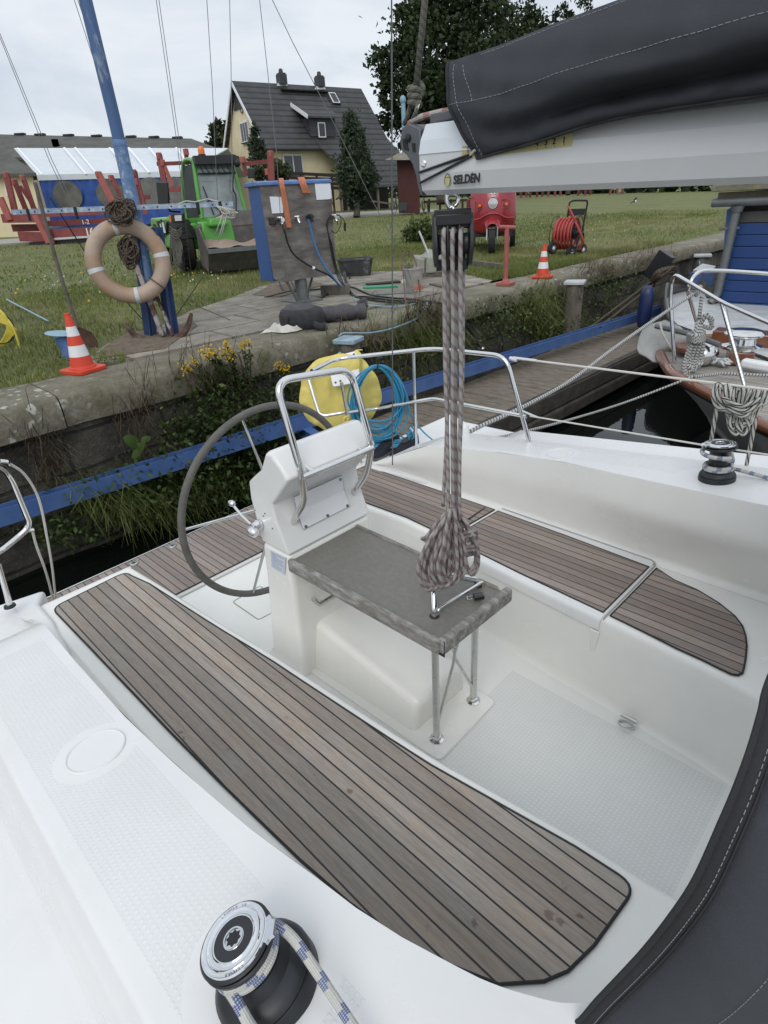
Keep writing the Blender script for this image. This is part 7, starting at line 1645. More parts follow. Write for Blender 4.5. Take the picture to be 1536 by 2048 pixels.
mb = MB(); mb.lathe([(.16, -.07), (.24, -.075), (.265, -.05), (.265, .05), (.24, .075), (.16, .07)], K(.14, 0, .265), ks, 28); fw_ = obj('wheel', mb, M['tyre'], tk_, smooth=40); mb = MB(); mb.lathe([(.16, -.05), (.05, -.06), (.05, .06), (.16, .05)], K(.14, 0, .265), ks, 20); obj('rim', mb, M['steelb'], fw_)
mb = MB(); [mb.tube([K(.13, s, .28), K(.06, s, .66)], .022, 8) for s in (-.11, .11)]; mb.loft([[K(.14 + .29 * math.cos(a), s, .265 + .29 * math.sin(a)) for a in [rad(60 + 10 * k) for k in range(9)]] for s in (-.08, .08)], closed=False); obj('fork', mb, M['steelb'], tk_)
mb = MB(); mb.box(K(-1.55, -.05, .86), (1.9, 1.12, .52), M=Matrix((kf, ks, UP)).transposed()); obj('cargo_box', mb, M['redd'], tk_, bevel=.02); mb = MB(); mb.box(K(-1.0, 0, .42), (1.6, .9, .18), M=Matrix((kf, ks, UP)).transposed()); obj('floor_frame', mb, M['darksteel'], tk_)
for s in (-.5, .5): mb = MB(); mb.lathe([(.15, -.06), (.26, -.06), (.26, .06), (.15, .06)], K(-1.7, s, .26), ks, 20); obj('wheel', mb, M['tyre'], tk_)
mb = MB(); mb.tube([K(-.30, -.5, 1.12), K(-.22, -.62, 1.2), K(-.2, -.7, 1.15)], .012, 6); mb.tube([K(-.15, .42, 1.30), K(-.02, .28, 1.34)], .014, 6); mb.tube([K(-.10, .49, 1.2), K(-.1, .6, 1.28)], .012, 6); obj('handlebar', mb, M['cableblk'], tk_)

# ---------------------------------------------------------------- red boat cradles
R0 = onland(120, 486)
def Rp(px, py, d=0): return atplane(px, py, R0 + AW * d, AW)
def cradle(lab, bars, extra=()):
    p = Rp(*bars[0][0], bars[0][2]); g = empty('boat_cradle', (p.x, p.y, land_z(p.y)), lab, 'cradle', 'red steel boat cradles')
    for a, b, d, w, m in bars:
        mb = MB(); mb.beam(Rp(*a, d), Rp(*b, d), w * .5, w * .80, UP if abs(a[0] - b[0]) > abs(a[1] - b[1]) else FW); n_ = 'post' if abs(a[0] - b[0]) < abs(a[1] - b[1]) else 'rail'; obj(n_, mb, M[m], g, smooth=0)
        if n_ == 'post' and a[1] < 362: mb = MB(); mb.box(Rp(a[0], a[1] + 4, d), (.15, .14, .2)); obj('pad', mb, M['redpink'], g, bevel=.02)
    return g
cradle('stack of dark red boat cradles with pale tipped posts before the yellow shed', [((12, 346), (34, 440), 0, .24, 'red'), ((28, 360), (60, 440), .6, .2, 'redd'), ((45, 352), (72, 430), 1.0, .2, 'red'), ((0, 395), (20, 440), -.3, .26, 'redpink'), ((40, 372), (86, 440), 1.3, .14, 'redd'), ((70, 430), (98, 486), -.4, .22, 'redpink'), ((82, 434), (106, 488), -.4, .20, 'red'), ((6, 437), (75, 436), -.2, .36, 'red'), ((26, 456), (92, 455), .2, .30, 'redd'), ((40, 473), (98, 474), .0, .40, 'red')])
cradle('low red boat cradle with white lettering on its lowest rail', [((60, 430), (236, 422), .4, .22, 'red'), ((96, 447), (236, 440), .2, .22, 'redd'), ((100, 470), (222, 463), -.1, .44, 'red'), ((60, 488), (215, 478), -.2, .16, 'darksteel'), ((196, 345), (236, 425), .4, .26, 'redpink'), ((222, 352), (240, 392), 1.2, .2, 'red'), ((100, 458), (236, 452), .6, .10, 'bluetop'), ((106, 478), (200, 472), -.3, .08, 'tape')])
nm = Rp(171, 466, -.45); g = bpy.data.objects['boat_cradle.001']; obj('painted_number', text_mesh('16t-10', Rp(170, 465, -.36), (FW.x, FW.y, .01), UP, .34, .004, bold=.006), M['white'], g, smooth=0); obj('painted_number', text_mesh('1-2', Rp(163, 445, .05), (FW.x, FW.y, .01), UP, .22, .004), M['white'], g, smooth=0)
cradle('red boat cradle frame standing behind the green loader cab', [((318, 308), (335, 400), -1.0, .22, 'red'), ((325, 322), (345, 372), -1.0, .14, 'redpink'), ((314, 328), (365, 326), -1.0, .14, 'redd'), ((330, 380), (372, 378), -1.0, .18, 'red'), ((486, 316), (492, 352), -.6, .16, 'redd'), ((541, 304), (543, 360), -.6, .26, 'red'), ((486, 328), (548, 322), -.6, .16, 'redd'), ((535, 340), (545, 362), -.6, .18, 'red'), ((372, 300), (374, 330), -.4, .16, 'redd')])
cradle('rusty chain-hung red cradle posts between the blue mast and the loader', [((268, 342), (282, 420), -2.0, .22, 'redd'), ((274, 360), (292, 428), -2.0, .18, 'red'), ((268, 396), (300, 394), -2.0, .16, 'redd')])
# ---------------------------------------------------------------- white and blue marquee, sheds
V0 = onland(120, 476); V0 = V0 + AW * 9.0
def Vp(px, py, d=0): return atplane(px, py, V0 + AW * d, AW)
tn = empty('marquee_tent', V0, 'long marquee with white roof and blue side sheets with round clear windows', 'tent')
e0, e1 = Vp(74, 350), Vp(374, 342); r0, r1 = Vp(28, 296, 4.2), Vp(456, 296, 4.2)
mb = MB(); mb.extrude([e0, e1, r1, r0], (0, 0, -.05)); mb.extrude([e0 + (r0 - e0) * 1 + (r0 - e0) * .001, r0, r0 + AW * 4 - UP * 2, e0 + AW * 8], (.05, 0, 0)) if 0 else None
mb.extrude([r0, r1, r1 + AW * 4.2 + UP * (e1.z - r1.z), r0 + AW * 4.2 + UP * (e0.z - r0.z)], (0, 0, -.05)); rf = obj('white_roof', mb, M['tentw'], tn, smooth=0)
mb = MB(); mb.extrude([e0 - AW * .06, e1 - AW * .06, e1 - AW * .06 - UP * .26, e0 - AW * .06 - UP * .26], AW * .04); obj('valance', mb, M['tentw'], tn, smooth=0)
tnm = (e1 - e0).cross(r0 - e0).normalized()
for q1, q2 in (((35, 296), (84, 349)), ((128, 295), (172, 348)), ((150, 295), (194, 348)), ((219, 295), (262, 346)), ((257, 295), (298, 345)), ((298, 295), (335, 342)), ((352, 295), (386, 338))):
    mb = MB(); mb.beam(atplane(*q1, e0 - AW * .06, tnm), atplane(*q2, e0 - AW * .06, tnm), .11, .025, tnm); obj('roof_bar', mb, M['paper'], rf, smooth=0)
w0, w1 = e0 - UP * .2, e1 - UP * .2
def drape(u, v): p = w0.lerp(w1, u) - UP * (2.3 * v); return p + AW * (.05 * math.sin(u * 70) * v * (1 - v) + .05 * math.sin(u * 140 + v * 6) * (1 - v) * .6)
mb = MB(); mb.grid(drape, 160, 12); obj('blue_wall', mb, M['tentb'], tn, smooth=80)
mb = MB(); mb.extrude([w0, r0 + AW * 4.2 + UP * (e0.z - r0.z), r0 + AW * 4.2 + UP * (e0.z - r0.z - 2.2), w0 - UP * 2.3], (.04, 0, 0)); obj('end_wall', mb, M['tentb'], tn, smooth=0)
for px, py in ((135, 391), (222, 388), (303, 384), (352, 383)):
    c = Vp(px, py, -.12); mb = MB(); mb.add([c] + [c + FW * .80 * math.cos(k * PI / 20) + UP * .70 * math.sin(k * PI / 20) for k in range(40)], [(0, k + 1, (k + 1) % 40 + 1) for k in range(40)]); obj('clear_window', mb, M['tentwin'], tn, smooth=0)
# long shed behind
D0 = V0 + AW * 9
def Dp(px, py, d=0): return atplane(px, py, D0 + AW * d, AW)
s1 = empty('long_shed', D0, 'long low shed with a grey fibre cement roof behind the marquee', 'shed')
mb = MB(); ra, rb_ = Dp(-120, 266, 6), Dp(382, 277, 6); ea, eb = Dp(-120, 320), Dp(440, 300, 1)
mb.extrude([ea, eb, rb_, ra], (0, 0, -.15)); mb.extrude([eb, eb + AW * 9, rb_], (0, 0, -.15)); obj('roof', mb, M['shedroof'], s1, smooth=0)
mb = MB(); mb.extrude([ea + AW * .4, eb + AW * .4, Dp(440, 440, .4), Dp(-120, 470, .4)], AW * .2); obj('wall', mb, M['shedwall'], s1, smooth=0)
mb = MB()
for px in (40, 80, 137, 193, 237, 262, 308, 355): mb = MB(); p = ra.lerp(rb_, (px + 120) / 502); mb.beam(p - FW * .35 + UP * .04, p + FW * .35 + UP * .04, .4, .12); obj('ridge_vent', mb, M['darksteel'], s1, smooth=0); mb = MB(); mb.box(Dp(111, 287, 3), (.35, .35, .5)); obj('chimney_pipe', mb, M['darksteel'], s1)
Y0 = onland(20, 480) + AW * 3
def Yp(px, py, d=0): return atplane(px, py, Y0 + AW * d, AW)
ys_ = empty('yellow_shed', Y0, 'small pale yellow shed with a hipped grey roof at the left edge', 'shed')
mb = MB(); rdir = Vector((Yp(75, 400).x, Yp(75, 400).y, 0)).normalized(); mb.extrude([Yp(-150, 352), Yp(64, 346), Yp(86, 470), Yp(-150, 492)], rdir * 4); obj('wall', mb, M['render'], ys_, smooth=0)
ca, cb2 = Yp(-160, 352, -.35), Yp(72, 346, -.35); cc_, cd = Yp(-160, 296, 2.2), Yp(4, 297, 2.2); ce = cb2 + rdir * 4.8
mb = MB(); mb.add([ca, cb2, cd, cc_, ce, ca + rdir * 4.8, ca - UP * .12, cb2 - UP * .12, ce - UP * .12], [(0, 1, 2, 3), (1, 4, 2), (4, 5, 3, 2), (6, 7, 1, 0), (7, 8, 4, 1)]); obj('roof', mb, M['shedroof'], ys_, smooth=0)
mb = MB(); mb.extrude([Yp(8, 362, -.03), Yp(22, 362, -.03), Yp(26, 392, -.03), Yp(12, 392, -.03)], AW * .02); obj('window', mb, M['winframe'], ys_, smooth=0)

# ---------------------------------------------------------------- house
ZR = 10.0
A = atz(472, 162, ZR); B = atz(718, 177, ZR); rd = (B - A).normalized(); Lr = (B - A).length
gd = Vector((rd.y, -rd.x, 0));  gd = gd if gd.dot(-AW) > 0 else -gd       # towards the eye side
hs_ = empty('house', (A.x, A.y, land_z(A.y)), 'yellow rendered house with a steep dark tiled roof, dormer and two chimneys', 'house')
E1 = atplane(538, 296, A, rd); hw = (E1 - A).dot(gd); zE = E1.z
G0 = land_z(A.y) - .3
def Hs(u, v, z): return A + rd * u + gd * v + UP * (z - ZR)
def roofz(v): return ZR - (ZR - zE) * abs(v) / hw
mb = MB(); ov = .35
mb.extrude([Hs(-ov, 0, ZR), Hs(Lr * 1.02, 0, ZR), Hs(Lr * 1.02, hw, zE), Hs(-ov, hw, zE)], (0, 0, -.16)); mb.extrude([Hs(-ov, 0, ZR), Hs(Lr * 1.02, 0, ZR), Hs(Lr * 1.02, -hw, zE), Hs(-ov, -hw, zE)], (0, 0, -.16)); roof = obj('roof', mb, M['tiles'], hs_, smooth=0)
uc = (atplane(634, 292, Hs(0, hw, zE), gd) - A).dot(rd); zc2 = zE - 2.6
mb = MB(); mb.extrude([Hs(uc, hw - .5, roofz(hw - .5) + .06), Hs(Lr * 1.02, hw - .5, roofz(hw - .5) + .06), Hs(Lr * 1.10, hw + 3.1, zc2), Hs(uc + 1.6, hw + 3.1, zc2)], (0, 0, -.16)); obj('catslide_roof', mb, M['tiles'], roof, smooth=0)
mb = MB(); mb.extrude([Hs(-ov, 0, ZR + .03), Hs(-ov, hw + .05, zE), Hs(-ov, hw + .05, zE - .28), Hs(-ov, 0, ZR - .28)], rd * -.05); mb.extrude([Hs(-ov, 0, ZR + .03), Hs(-ov, -hw - .05, zE), Hs(-ov, -hw - .05, zE - .28), Hs(-ov, 0, ZR - .28)], rd * -.05); obj('barge_boards', mb, M['winframe'], roof, smooth=0)
wl = hw - .55
mb = MB(); mb.extrude([Hs(0, -wl, G0), Hs(0, wl, G0), Hs(0, wl, roofz(wl) - .15), Hs(0, 0, ZR - .2), Hs(0, -wl, roofz(wl) - .15)], rd * .3); mb.extrude([Hs(0, wl, G0), Hs(uc + 2.2, wl, G0), Hs(uc + 2.2, wl, roofz(wl) - .1), Hs(0, wl, roofz(wl) - .1)], gd * -.3); obj('walls', mb, M['render'], hs_, smooth=0)
mb = MB(); mb.extrude([Hs(uc + 2.2, wl + .02, G0), Hs(Lr, wl + .02, G0), Hs(Lr, wl + .02, zE), Hs(uc + 2.2, wl + .02, zE)], gd * -.2); obj('dark_undercroft', mb, M['darkwood'], hs_, smooth=0)
mb = MB(); mb.extrude([Hs(-.02, -.9, ZR - 1.65), Hs(-.02, .9, ZR - 1.65), Hs(-.02, 0, ZR - .25)], rd * -.06); obj('gable_cladding', mb, M['slate'], hs_, smooth=0)
def window(c, u, v, w, h, parent, n, bars=1):
    mb = MB(); mb.extrude([c - u * w / 2 - v * h / 2, c + u * w / 2 - v * h / 2, c + u * w / 2 + v * h / 2, c - u * w / 2 + v * h / 2], n * .08); fr_ = obj('window', mb, M['winframe'], parent, smooth=0)
    for k in range(bars + 1):
        x0 = -w / 2 + .07 + k * (w - .06) / (bars + 1); x1 = x0 + (w - .06) / (bars + 1) - .08; mb = MB(); mb.extrude([c + u * x0 - v * (h / 2 - .08) + n * .082, c + u * x1 - v * (h / 2 - .08) + n * .082, c + u * x1 + v * (h / 2 - .08) + n * .082, c + u * x0 + v * (h / 2 - .08) + n * .082], n * .01); obj('pane', mb, M['win'], fr_, smooth=0)
    mb = MB(); mb.beam(c - u * (w / 2 + .05) - v * (h / 2 + .03) + n * .06, c + u * (w / 2 + .05) - v * (h / 2 + .03) + n * .06, .2, .06); obj('sill', mb, M['slate'], fr_)
window(atplane(491, 264, A - rd * .02, rd), gd, UP, 1.35, 1.25, hs_, -rd, 2); window(atplane(586, 329, Hs(0, wl + .02, 0), gd), rd, UP, 1.55, 1.25, hs_, gd, 1)
mb = MB(); c = atplane(483, 219, A - rd * .05, rd); mb.torus(c, rd, .22, .03, 20, 6); obj('wall_ornament', mb, M['rust'], hs_)
mb = MB(); mb.tube([Hs(-ov, hw + .06, zE - .1), Hs(uc + .3, hw + .06, zE - .1)], .07, 8); mb.tube([Hs(.1, hw + .02, zE - .15), Hs(.1, wl + .06, zE - .6), Hs(.1, wl + .06, G0)], .045, 8); obj('gutter', mb, M['darksteel'], roof)
rn = (gd * (ZR - zE) + UP * hw).normalized()
def Rf(px, py): return atplane(px, py, A, rn)
# dormer
d1, d2 = Rf(620, 273), Rf(672, 276); zt = atplane(620, 234, d1 + gd * .15, gd).z; d1 = d1 + gd * .1; d2 = d1 + rd * (d2 - d1).dot(rd)
mb = MB(); back = lambda p, z: p - gd * ((z - d1.z) / ((ZR - zE) / hw) + .1)
t1, t2 = d1 + UP * (zt - d1.z), d2 + UP * (zt - d1.z)
mb.add([d1, d2, t2, t1, back(t1, zt), back(t2, zt)], [(0, 1, 2, 3), (0, 3, 4), (1, 5, 2)]); dm = obj('dormer', mb, M['slate'], roof, smooth=0)
zt2 = zt + .95; f1, f2 = t1 - rd * .3 + gd * .4 - UP * .08, t2 + rd * .3 + gd * .4 - UP * .08; k1, k2 = back(t1 - rd * .3, zt2) - UP * 0 + UP * (zt2 - zt), back(t2 + rd * .3, zt2) + UP * (zt2 - zt)
mb = MB(); mb.extrude([f1, f2, k2, k1], (0, 0, .12)); obj('dormer_roof', mb, M['tiles'], dm, smooth=0); mb = MB(); mb.beam(f1 + UP * .05 - rd * .02, k1 + UP * .05 - rd * .02, .05, .24); obj('dormer_trim', mb, M['winframe'], dm, smooth=0)
window(atplane(643, 260, d1 + gd * .02, gd), rd, UP, .62, .95, dm, gd, 0)
for px, py in ((563, 163), (639, 170)):
    c = Hs((atplane(px, py, A, gd) - A).dot(rd), .05, ZR); mb = MB(); mb.box(c + UP * .25, (.6, .6, .6), rz=math.atan2(rd.y, rd.x)); mb.box(c + UP * .58, (.5, .5, .1), rz=math.atan2(rd.y, rd.x)); mb.lathe([(.18, .6), (.14, .85), (.08, .9)], c, n=10); ch_ = obj('chimney', mb, M['slate'], roof, smooth=0); mb = MB(); mb.extrude([Rf(px - 10, py + 10) + rn * .03, Rf(px + 12, py + 10) + rn * .03, Rf(px + 10, py + 5) + rn * .03, Rf(px - 8, py + 4) + rn * .03], rn * .03); obj('flashing', mb, M['tape'], ch_, smooth=0)
c = Rf(668, 197); sl_d = (gd * hw - UP * (ZR - zE)).normalized(); window(c, rd, -sl_d, .62, 1.0, roof, rn, 0); bpy.data.objects[max((o.name for o in bpy.data.objects if o.name.startswith('pane')), key=lambda s: s)].data.materials[0] = M['glassw']
mb = MB(); mb.beam(Rf(562, 182) + rn * .12, Rf(655, 187) + rn * .12, .3, .05)
for k in range(9): p = Rf(562 + k * 11.5, 182 + .55 * k); mb.beam(p, p + rn * .14 - sl_d * .1, .05, .05)
for k in range(6): mb.beam(Rf(648 + k * 3.0, 189 + k * 4), Rf(656 + k * 3.0, 189 + k * 4), .06, .1)
obj('snow_guard', mb, M['darksteel'], roof, smooth=0)
mb = MB(); a, b = atplane(570, 346, Hs(0, hw + 2.5, 0), gd), atplane(692, 352, Hs(0, hw + 2.5, 0), gd)
for k in range(4): mb.beam(a - UP * .26 * k, b - UP * .26 * k, .06, .20)
for k in range(5): p = a.lerp(b, k / 4); mb.beam(p + UP * .1, p - UP * 2.4, .12, .12, rd)
obj('balcony_rail', mb, M['darkwood'], hs_, smooth=0)
mb = MB()
for px in (680, 694, 755, 783): mb = MB(); p = atplane(px, 372, Hs(0, hw + 2.8, 0), gd); mb.beam(p + UP * .3, Vector((p.x, p.y, land_z(p.y) - .1)), .14, .14, rd); obj('roof_post', mb, M['oldwood'], hs_, smooth=0)
mb = MB(); mb.beam(atplane(742, 402, Hs(0, hw + 2.8, 0), gd), atplane(785, 408, Hs(0, hw + 2.8, 0), gd), .1, .12); obj('ground_rail', mb, M['oldwood'], hs_, smooth=0)

# ---------------------------------------------------------------- brown kiosk, pole, bicycles
Q0 = onland(815, 430)
def Qp(px, py, d=0): return atplane(px, py, Q0 + AW * d, AW)
kb = empty('brown_kiosk', Q0, 'narrow dark red wooden kiosk with a small mossy canopy behind the boom end', 'kiosk')
mb = MB(); mb.extrude([Qp(794, 312), Qp(838, 312), Qp(840, 426), Qp(798, 426)], AW * .7); obj('boarded_body', mb, M['shedred'], kb, smooth=0)
mb = MB(); mb.loft([[Qp(770, 320, -.6), Qp(862, 320, -.6), Qp(862, 320, 1.4), Qp(770, 320, 1.4)], [Qp(798, 306, .2), Qp(845, 306, .2), Qp(845, 306, .8), Qp(798, 306, .8)]]); obj('canopy', mb, M['cap'], kb, smooth=0)
mb = MB(); mb.extrude([Qp(797, 405, -.04), Qp(814, 404, -.04), Qp(814, 422, -.04), Qp(799, 423, -.04)], AW * .03); obj('grey_panel', mb, M['slate'], kb, smooth=0)
pz = empty('pale_pole', Q0, 'pale blue painted pipe with a rounded top behind the boom end', 'pole'); mb = MB(); mb.tube([Qp(806, 206, 1.2), Qp(815, 424, 1.2)], .12, 12); mb.sphere(Qp(805.5, 200, 1.2), .17, 12, 8, (1, 1, 1.3)); obj('pipe', mb, M['hosepale'], pz, smooth=60)
def bike(px, py, lab, d):
    c = onland(px, py); g = empty('bicycle', c, lab, 'bicycle', 'bicycles beside the brown kiosk'); u = (FW * .55 + AW * .83).normalized()
    for s in (-.5, .5): mb = MB(); mb.torus(c + u * s + UP * .34, u.cross(UP), .32, .022, 28, 6); [mb.tube([c + u * s + UP * .34, c + u * s + UP * .34 + (u * math.cos(k) + UP * math.sin(k)) * .31], .005, 4) for k in range(6)]; obj('wheel', mb, M['tyre'], g)
    mb = MB(); P = lambda a, b: c + u * a + UP * b; [mb.tube(q, .02, 6) for q in ([P(.5, .34), P(.38, .95)], [P(-.5, .34), P(-.15, .32), P(.36, .8), P(-.22, .82), P(-.15, .32)], [P(-.22, .82), P(-.5, .34)], [P(-.22, .82), P(-.25, .95)])]; mb.tube([P(.36, 1.0) - u.cross(UP) * .28, P(.36, 1.0) + u.cross(UP) * .28], .016, 6); mb.box(P(-.25, .97), (.24, .14, .06)); obj('frame', mb, M['darksteel'], g)
bike(797, 427, 'dark bicycle parked left of the brown kiosk', 0); bike(842, 428, 'dark bicycle parked right of the brown kiosk', 0)
# low timber fence and red trestles at the far side of the lawn
ff = empty('post_fence', onland(870, 424), 'low rail fence of dark posts beyond the kiosk', 'fence'); mb = MB(); mb.beam(Qp(850, 404, 1), Qp(935, 400, 3), .08, .12); [mb.beam(Qp(x, 398, 2), Qp(x, 424, 2), .12, .12, FW) for x in (858, 880, 902, 925)]; obj('rails', mb, M['darkwood'], ff, smooth=0)
random.seed(40)
for k, (px, lab) in enumerate(((1040, 'red steel trestle farthest left on the far side of the lawn'), (1072, 'red trestle beside the leftmost one far across the lawn'), (1108, 'red steel trestle in the middle of the far row'), (1168, 'two-legged red trestle right of the middle of the far row'), (1232, 'dark red trestle at the right end of the far row by the hedge'))):
    p = onland(px, 395 - (px - 1040) * .035); g = empty('steel_trestle', p, lab, 'trestle', 'red trestles beyond the lawn'); mb = MB(); [mb.beam(p + FW * s, p + FW * s * .8 + UP * 1.2, .22, .22, FW) for s in (-.7, .1, .75)]; mb.beam(p - FW * 1.0 + UP * 1.15, p + FW * 1.1 + UP * 1.15, .3, .3); obj('frame', mb, M['redd' if k % 2 else 'red'], g, smooth=0)
wf = empty('white_rail', onland(1190, 390), 'long pale rail lying beyond the red trestles', 'rail'); mb = MB(); mb.beam(onland(1050, 396) + UP * .75, onland(1215, 390) + UP * .75, .12, .22); obj('rail_bar', mb, M['tape'], wf)

# ---------------------------------------------------------------- trees, conifers, hedge
def tree(name, base, lab, blobs, n, ls, m, trunk=.35, tone=(.25, .3), group=None, W=.34, cat='tree', core=.72):
    """blobs: (centre Vector, radius vector) clumps; leaves fill each clump with sub-clumps"""
    g = empty(name, base, lab, cat, group); P = []; T = []
    wts = np.array([b[1][0] * b[1][1] for b in blobs]); wts = wts / wts.sum()
    for (c, r_), w_ in zip(blobs, wts):
        k = max(4, int(n * w_ / 42)); cc = unit(RNG.normal(size=(k, 3))) * (core + (1.02 - core) * RNG.random((k, 1)) ** .6)
        for q in cc:
            o = np.array(c) + q * np.array(r_); s = .26 * r_[0] * (.6 + .8 * RNG.random()); pts = o + RNG.normal(size=(42, 3)) * s * np.array([1, 1, .75]); P.append(pts)
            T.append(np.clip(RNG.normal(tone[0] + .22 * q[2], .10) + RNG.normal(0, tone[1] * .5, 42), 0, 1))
    P = np.concatenate(P); T = np.concatenate(T); leaves('crown', P, ls * (.6 + .8 * RNG.random(len(P))), W, m, T, g)
    mb = MB(); top = sum((Vector(b[0]) for b in blobs), Vector()) / len(blobs); base = Vector(base)
    mb.tube(crv([base, base.lerp(top, .35) + Vector((trunk * .4, 0, 0)), top], 4), [trunk * (1 - .6 * i / 8) for i in range(9)], 10)
    for b in blobs: mb.tube([base.lerp(top, .4), base.lerp(top, .55).lerp(Vector(b[0]), .4), Vector(b[0])], [trunk * .4, trunk * .28, trunk * .10], 6)
    obj('trunk', mb, M['bark'], g, smooth=50); return g
def far(px, py, D): w_ = ray(px, py); return EYE + w_ * (D / FPX)
def blob(px, py, rp, D, ry=1.0): c = far(px, py, D); s = rp * D / FPX; return (c, (s, s, s * ry))
DT = 52
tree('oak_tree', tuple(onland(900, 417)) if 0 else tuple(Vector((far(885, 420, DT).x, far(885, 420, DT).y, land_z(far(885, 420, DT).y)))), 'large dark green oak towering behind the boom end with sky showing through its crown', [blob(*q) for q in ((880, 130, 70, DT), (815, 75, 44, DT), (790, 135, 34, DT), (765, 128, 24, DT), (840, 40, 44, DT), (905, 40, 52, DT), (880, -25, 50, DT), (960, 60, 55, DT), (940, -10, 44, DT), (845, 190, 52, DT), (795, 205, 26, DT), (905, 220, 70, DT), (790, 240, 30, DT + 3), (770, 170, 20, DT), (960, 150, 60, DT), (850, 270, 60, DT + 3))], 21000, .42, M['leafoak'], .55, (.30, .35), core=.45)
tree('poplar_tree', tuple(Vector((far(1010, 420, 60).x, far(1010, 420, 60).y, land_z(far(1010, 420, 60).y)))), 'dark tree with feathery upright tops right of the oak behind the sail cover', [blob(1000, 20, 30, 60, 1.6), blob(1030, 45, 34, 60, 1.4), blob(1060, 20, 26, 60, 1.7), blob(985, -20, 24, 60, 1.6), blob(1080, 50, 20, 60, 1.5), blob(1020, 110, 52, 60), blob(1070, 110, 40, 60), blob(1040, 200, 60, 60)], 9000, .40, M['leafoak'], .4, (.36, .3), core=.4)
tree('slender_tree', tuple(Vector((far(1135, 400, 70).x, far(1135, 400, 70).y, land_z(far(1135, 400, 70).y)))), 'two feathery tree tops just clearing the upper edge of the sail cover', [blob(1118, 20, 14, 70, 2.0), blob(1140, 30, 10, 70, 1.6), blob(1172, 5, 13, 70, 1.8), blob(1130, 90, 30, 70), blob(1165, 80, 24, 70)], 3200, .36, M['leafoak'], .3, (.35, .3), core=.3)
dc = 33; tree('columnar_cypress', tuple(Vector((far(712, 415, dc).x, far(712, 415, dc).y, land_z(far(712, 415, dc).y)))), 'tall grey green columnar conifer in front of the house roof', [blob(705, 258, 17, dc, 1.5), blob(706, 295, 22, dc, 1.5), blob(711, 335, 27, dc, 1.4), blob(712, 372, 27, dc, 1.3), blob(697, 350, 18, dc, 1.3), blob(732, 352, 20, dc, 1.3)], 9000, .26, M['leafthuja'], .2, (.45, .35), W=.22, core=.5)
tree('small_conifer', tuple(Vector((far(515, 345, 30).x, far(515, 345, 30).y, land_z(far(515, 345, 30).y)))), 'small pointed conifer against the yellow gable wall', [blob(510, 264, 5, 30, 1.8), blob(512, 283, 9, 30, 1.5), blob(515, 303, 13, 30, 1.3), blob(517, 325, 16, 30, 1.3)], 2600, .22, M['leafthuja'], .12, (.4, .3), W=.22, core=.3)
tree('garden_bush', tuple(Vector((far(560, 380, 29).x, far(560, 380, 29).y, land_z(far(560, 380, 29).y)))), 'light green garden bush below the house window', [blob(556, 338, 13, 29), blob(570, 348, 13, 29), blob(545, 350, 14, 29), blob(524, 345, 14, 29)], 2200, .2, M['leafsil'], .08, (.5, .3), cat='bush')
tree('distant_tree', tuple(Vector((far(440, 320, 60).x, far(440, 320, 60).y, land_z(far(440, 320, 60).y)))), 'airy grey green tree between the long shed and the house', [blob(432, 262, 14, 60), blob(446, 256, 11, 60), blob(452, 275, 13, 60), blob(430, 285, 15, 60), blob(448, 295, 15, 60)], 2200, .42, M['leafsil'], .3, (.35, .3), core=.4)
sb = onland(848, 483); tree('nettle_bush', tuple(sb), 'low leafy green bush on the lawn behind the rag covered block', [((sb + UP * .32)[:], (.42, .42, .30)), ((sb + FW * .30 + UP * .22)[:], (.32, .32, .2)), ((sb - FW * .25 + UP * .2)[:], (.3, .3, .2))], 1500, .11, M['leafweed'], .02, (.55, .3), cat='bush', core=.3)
P = []
for k in range(2600): px = RNG.uniform(700, 1640); p = onland(px, 398 - (px - 700) * .022); p = p + AW * RNG.uniform(0, 3); P.append((p.x, p.y, p.z + RNG.uniform(0, 1) ** 1.2 * (2.2 + .9 * math.sin(px * .05) + (3.5 if px > 1230 else 0))))
P = np.array(P); leaves('hedge', P, 1.0 * (.5 + RNG.random(len(P))), .45, M['leafoak'], RNG.normal(.45, .25, len(P)), None, 'stuff')
# ---------------------------------------------------------------- neighbouring wooden sailboat
def rz_(y): return -.24 + .055 * max(0, min(3, y + .3))
def rp2(px, py): 
    p = atz(px, py, -.15)
    for _ in range(4): p = atz(px, py, rz_(p.y))
    return p
near = [rp2(*q) for q in ((1320, 702), (1330, 722), (1346, 743), (1386, 764), (1440, 792), (1490, 820), (1536, 848))]
n_end = near[-1]; near += [n_end + Vector((-.35, -.7, -.03)), n_end + Vector((-.5, -1.8, -.05)), n_end + Vector((-.4, -4.5, -.02))]
farr = [rp2(*q) for q in ((1345, 678), (1420, 672), (1500, 676))]; f_e = farr[-1]; farr += [f_e + Vector((.4, -.9, -.04)), f_e + Vector((.55, -2, -.06)), f_e + Vector((.4, -5, -.04))]
near = crv(near, 4); farr = crv([near[0]] + farr, 6)
wb2 = empty('wooden_sailboat', near[0], 'classic wooden sailboat with varnished rail and laid deck moored bow-on beside the yacht', 'sailboat')
WLS = Vector((6.85, 1.48, -.95))
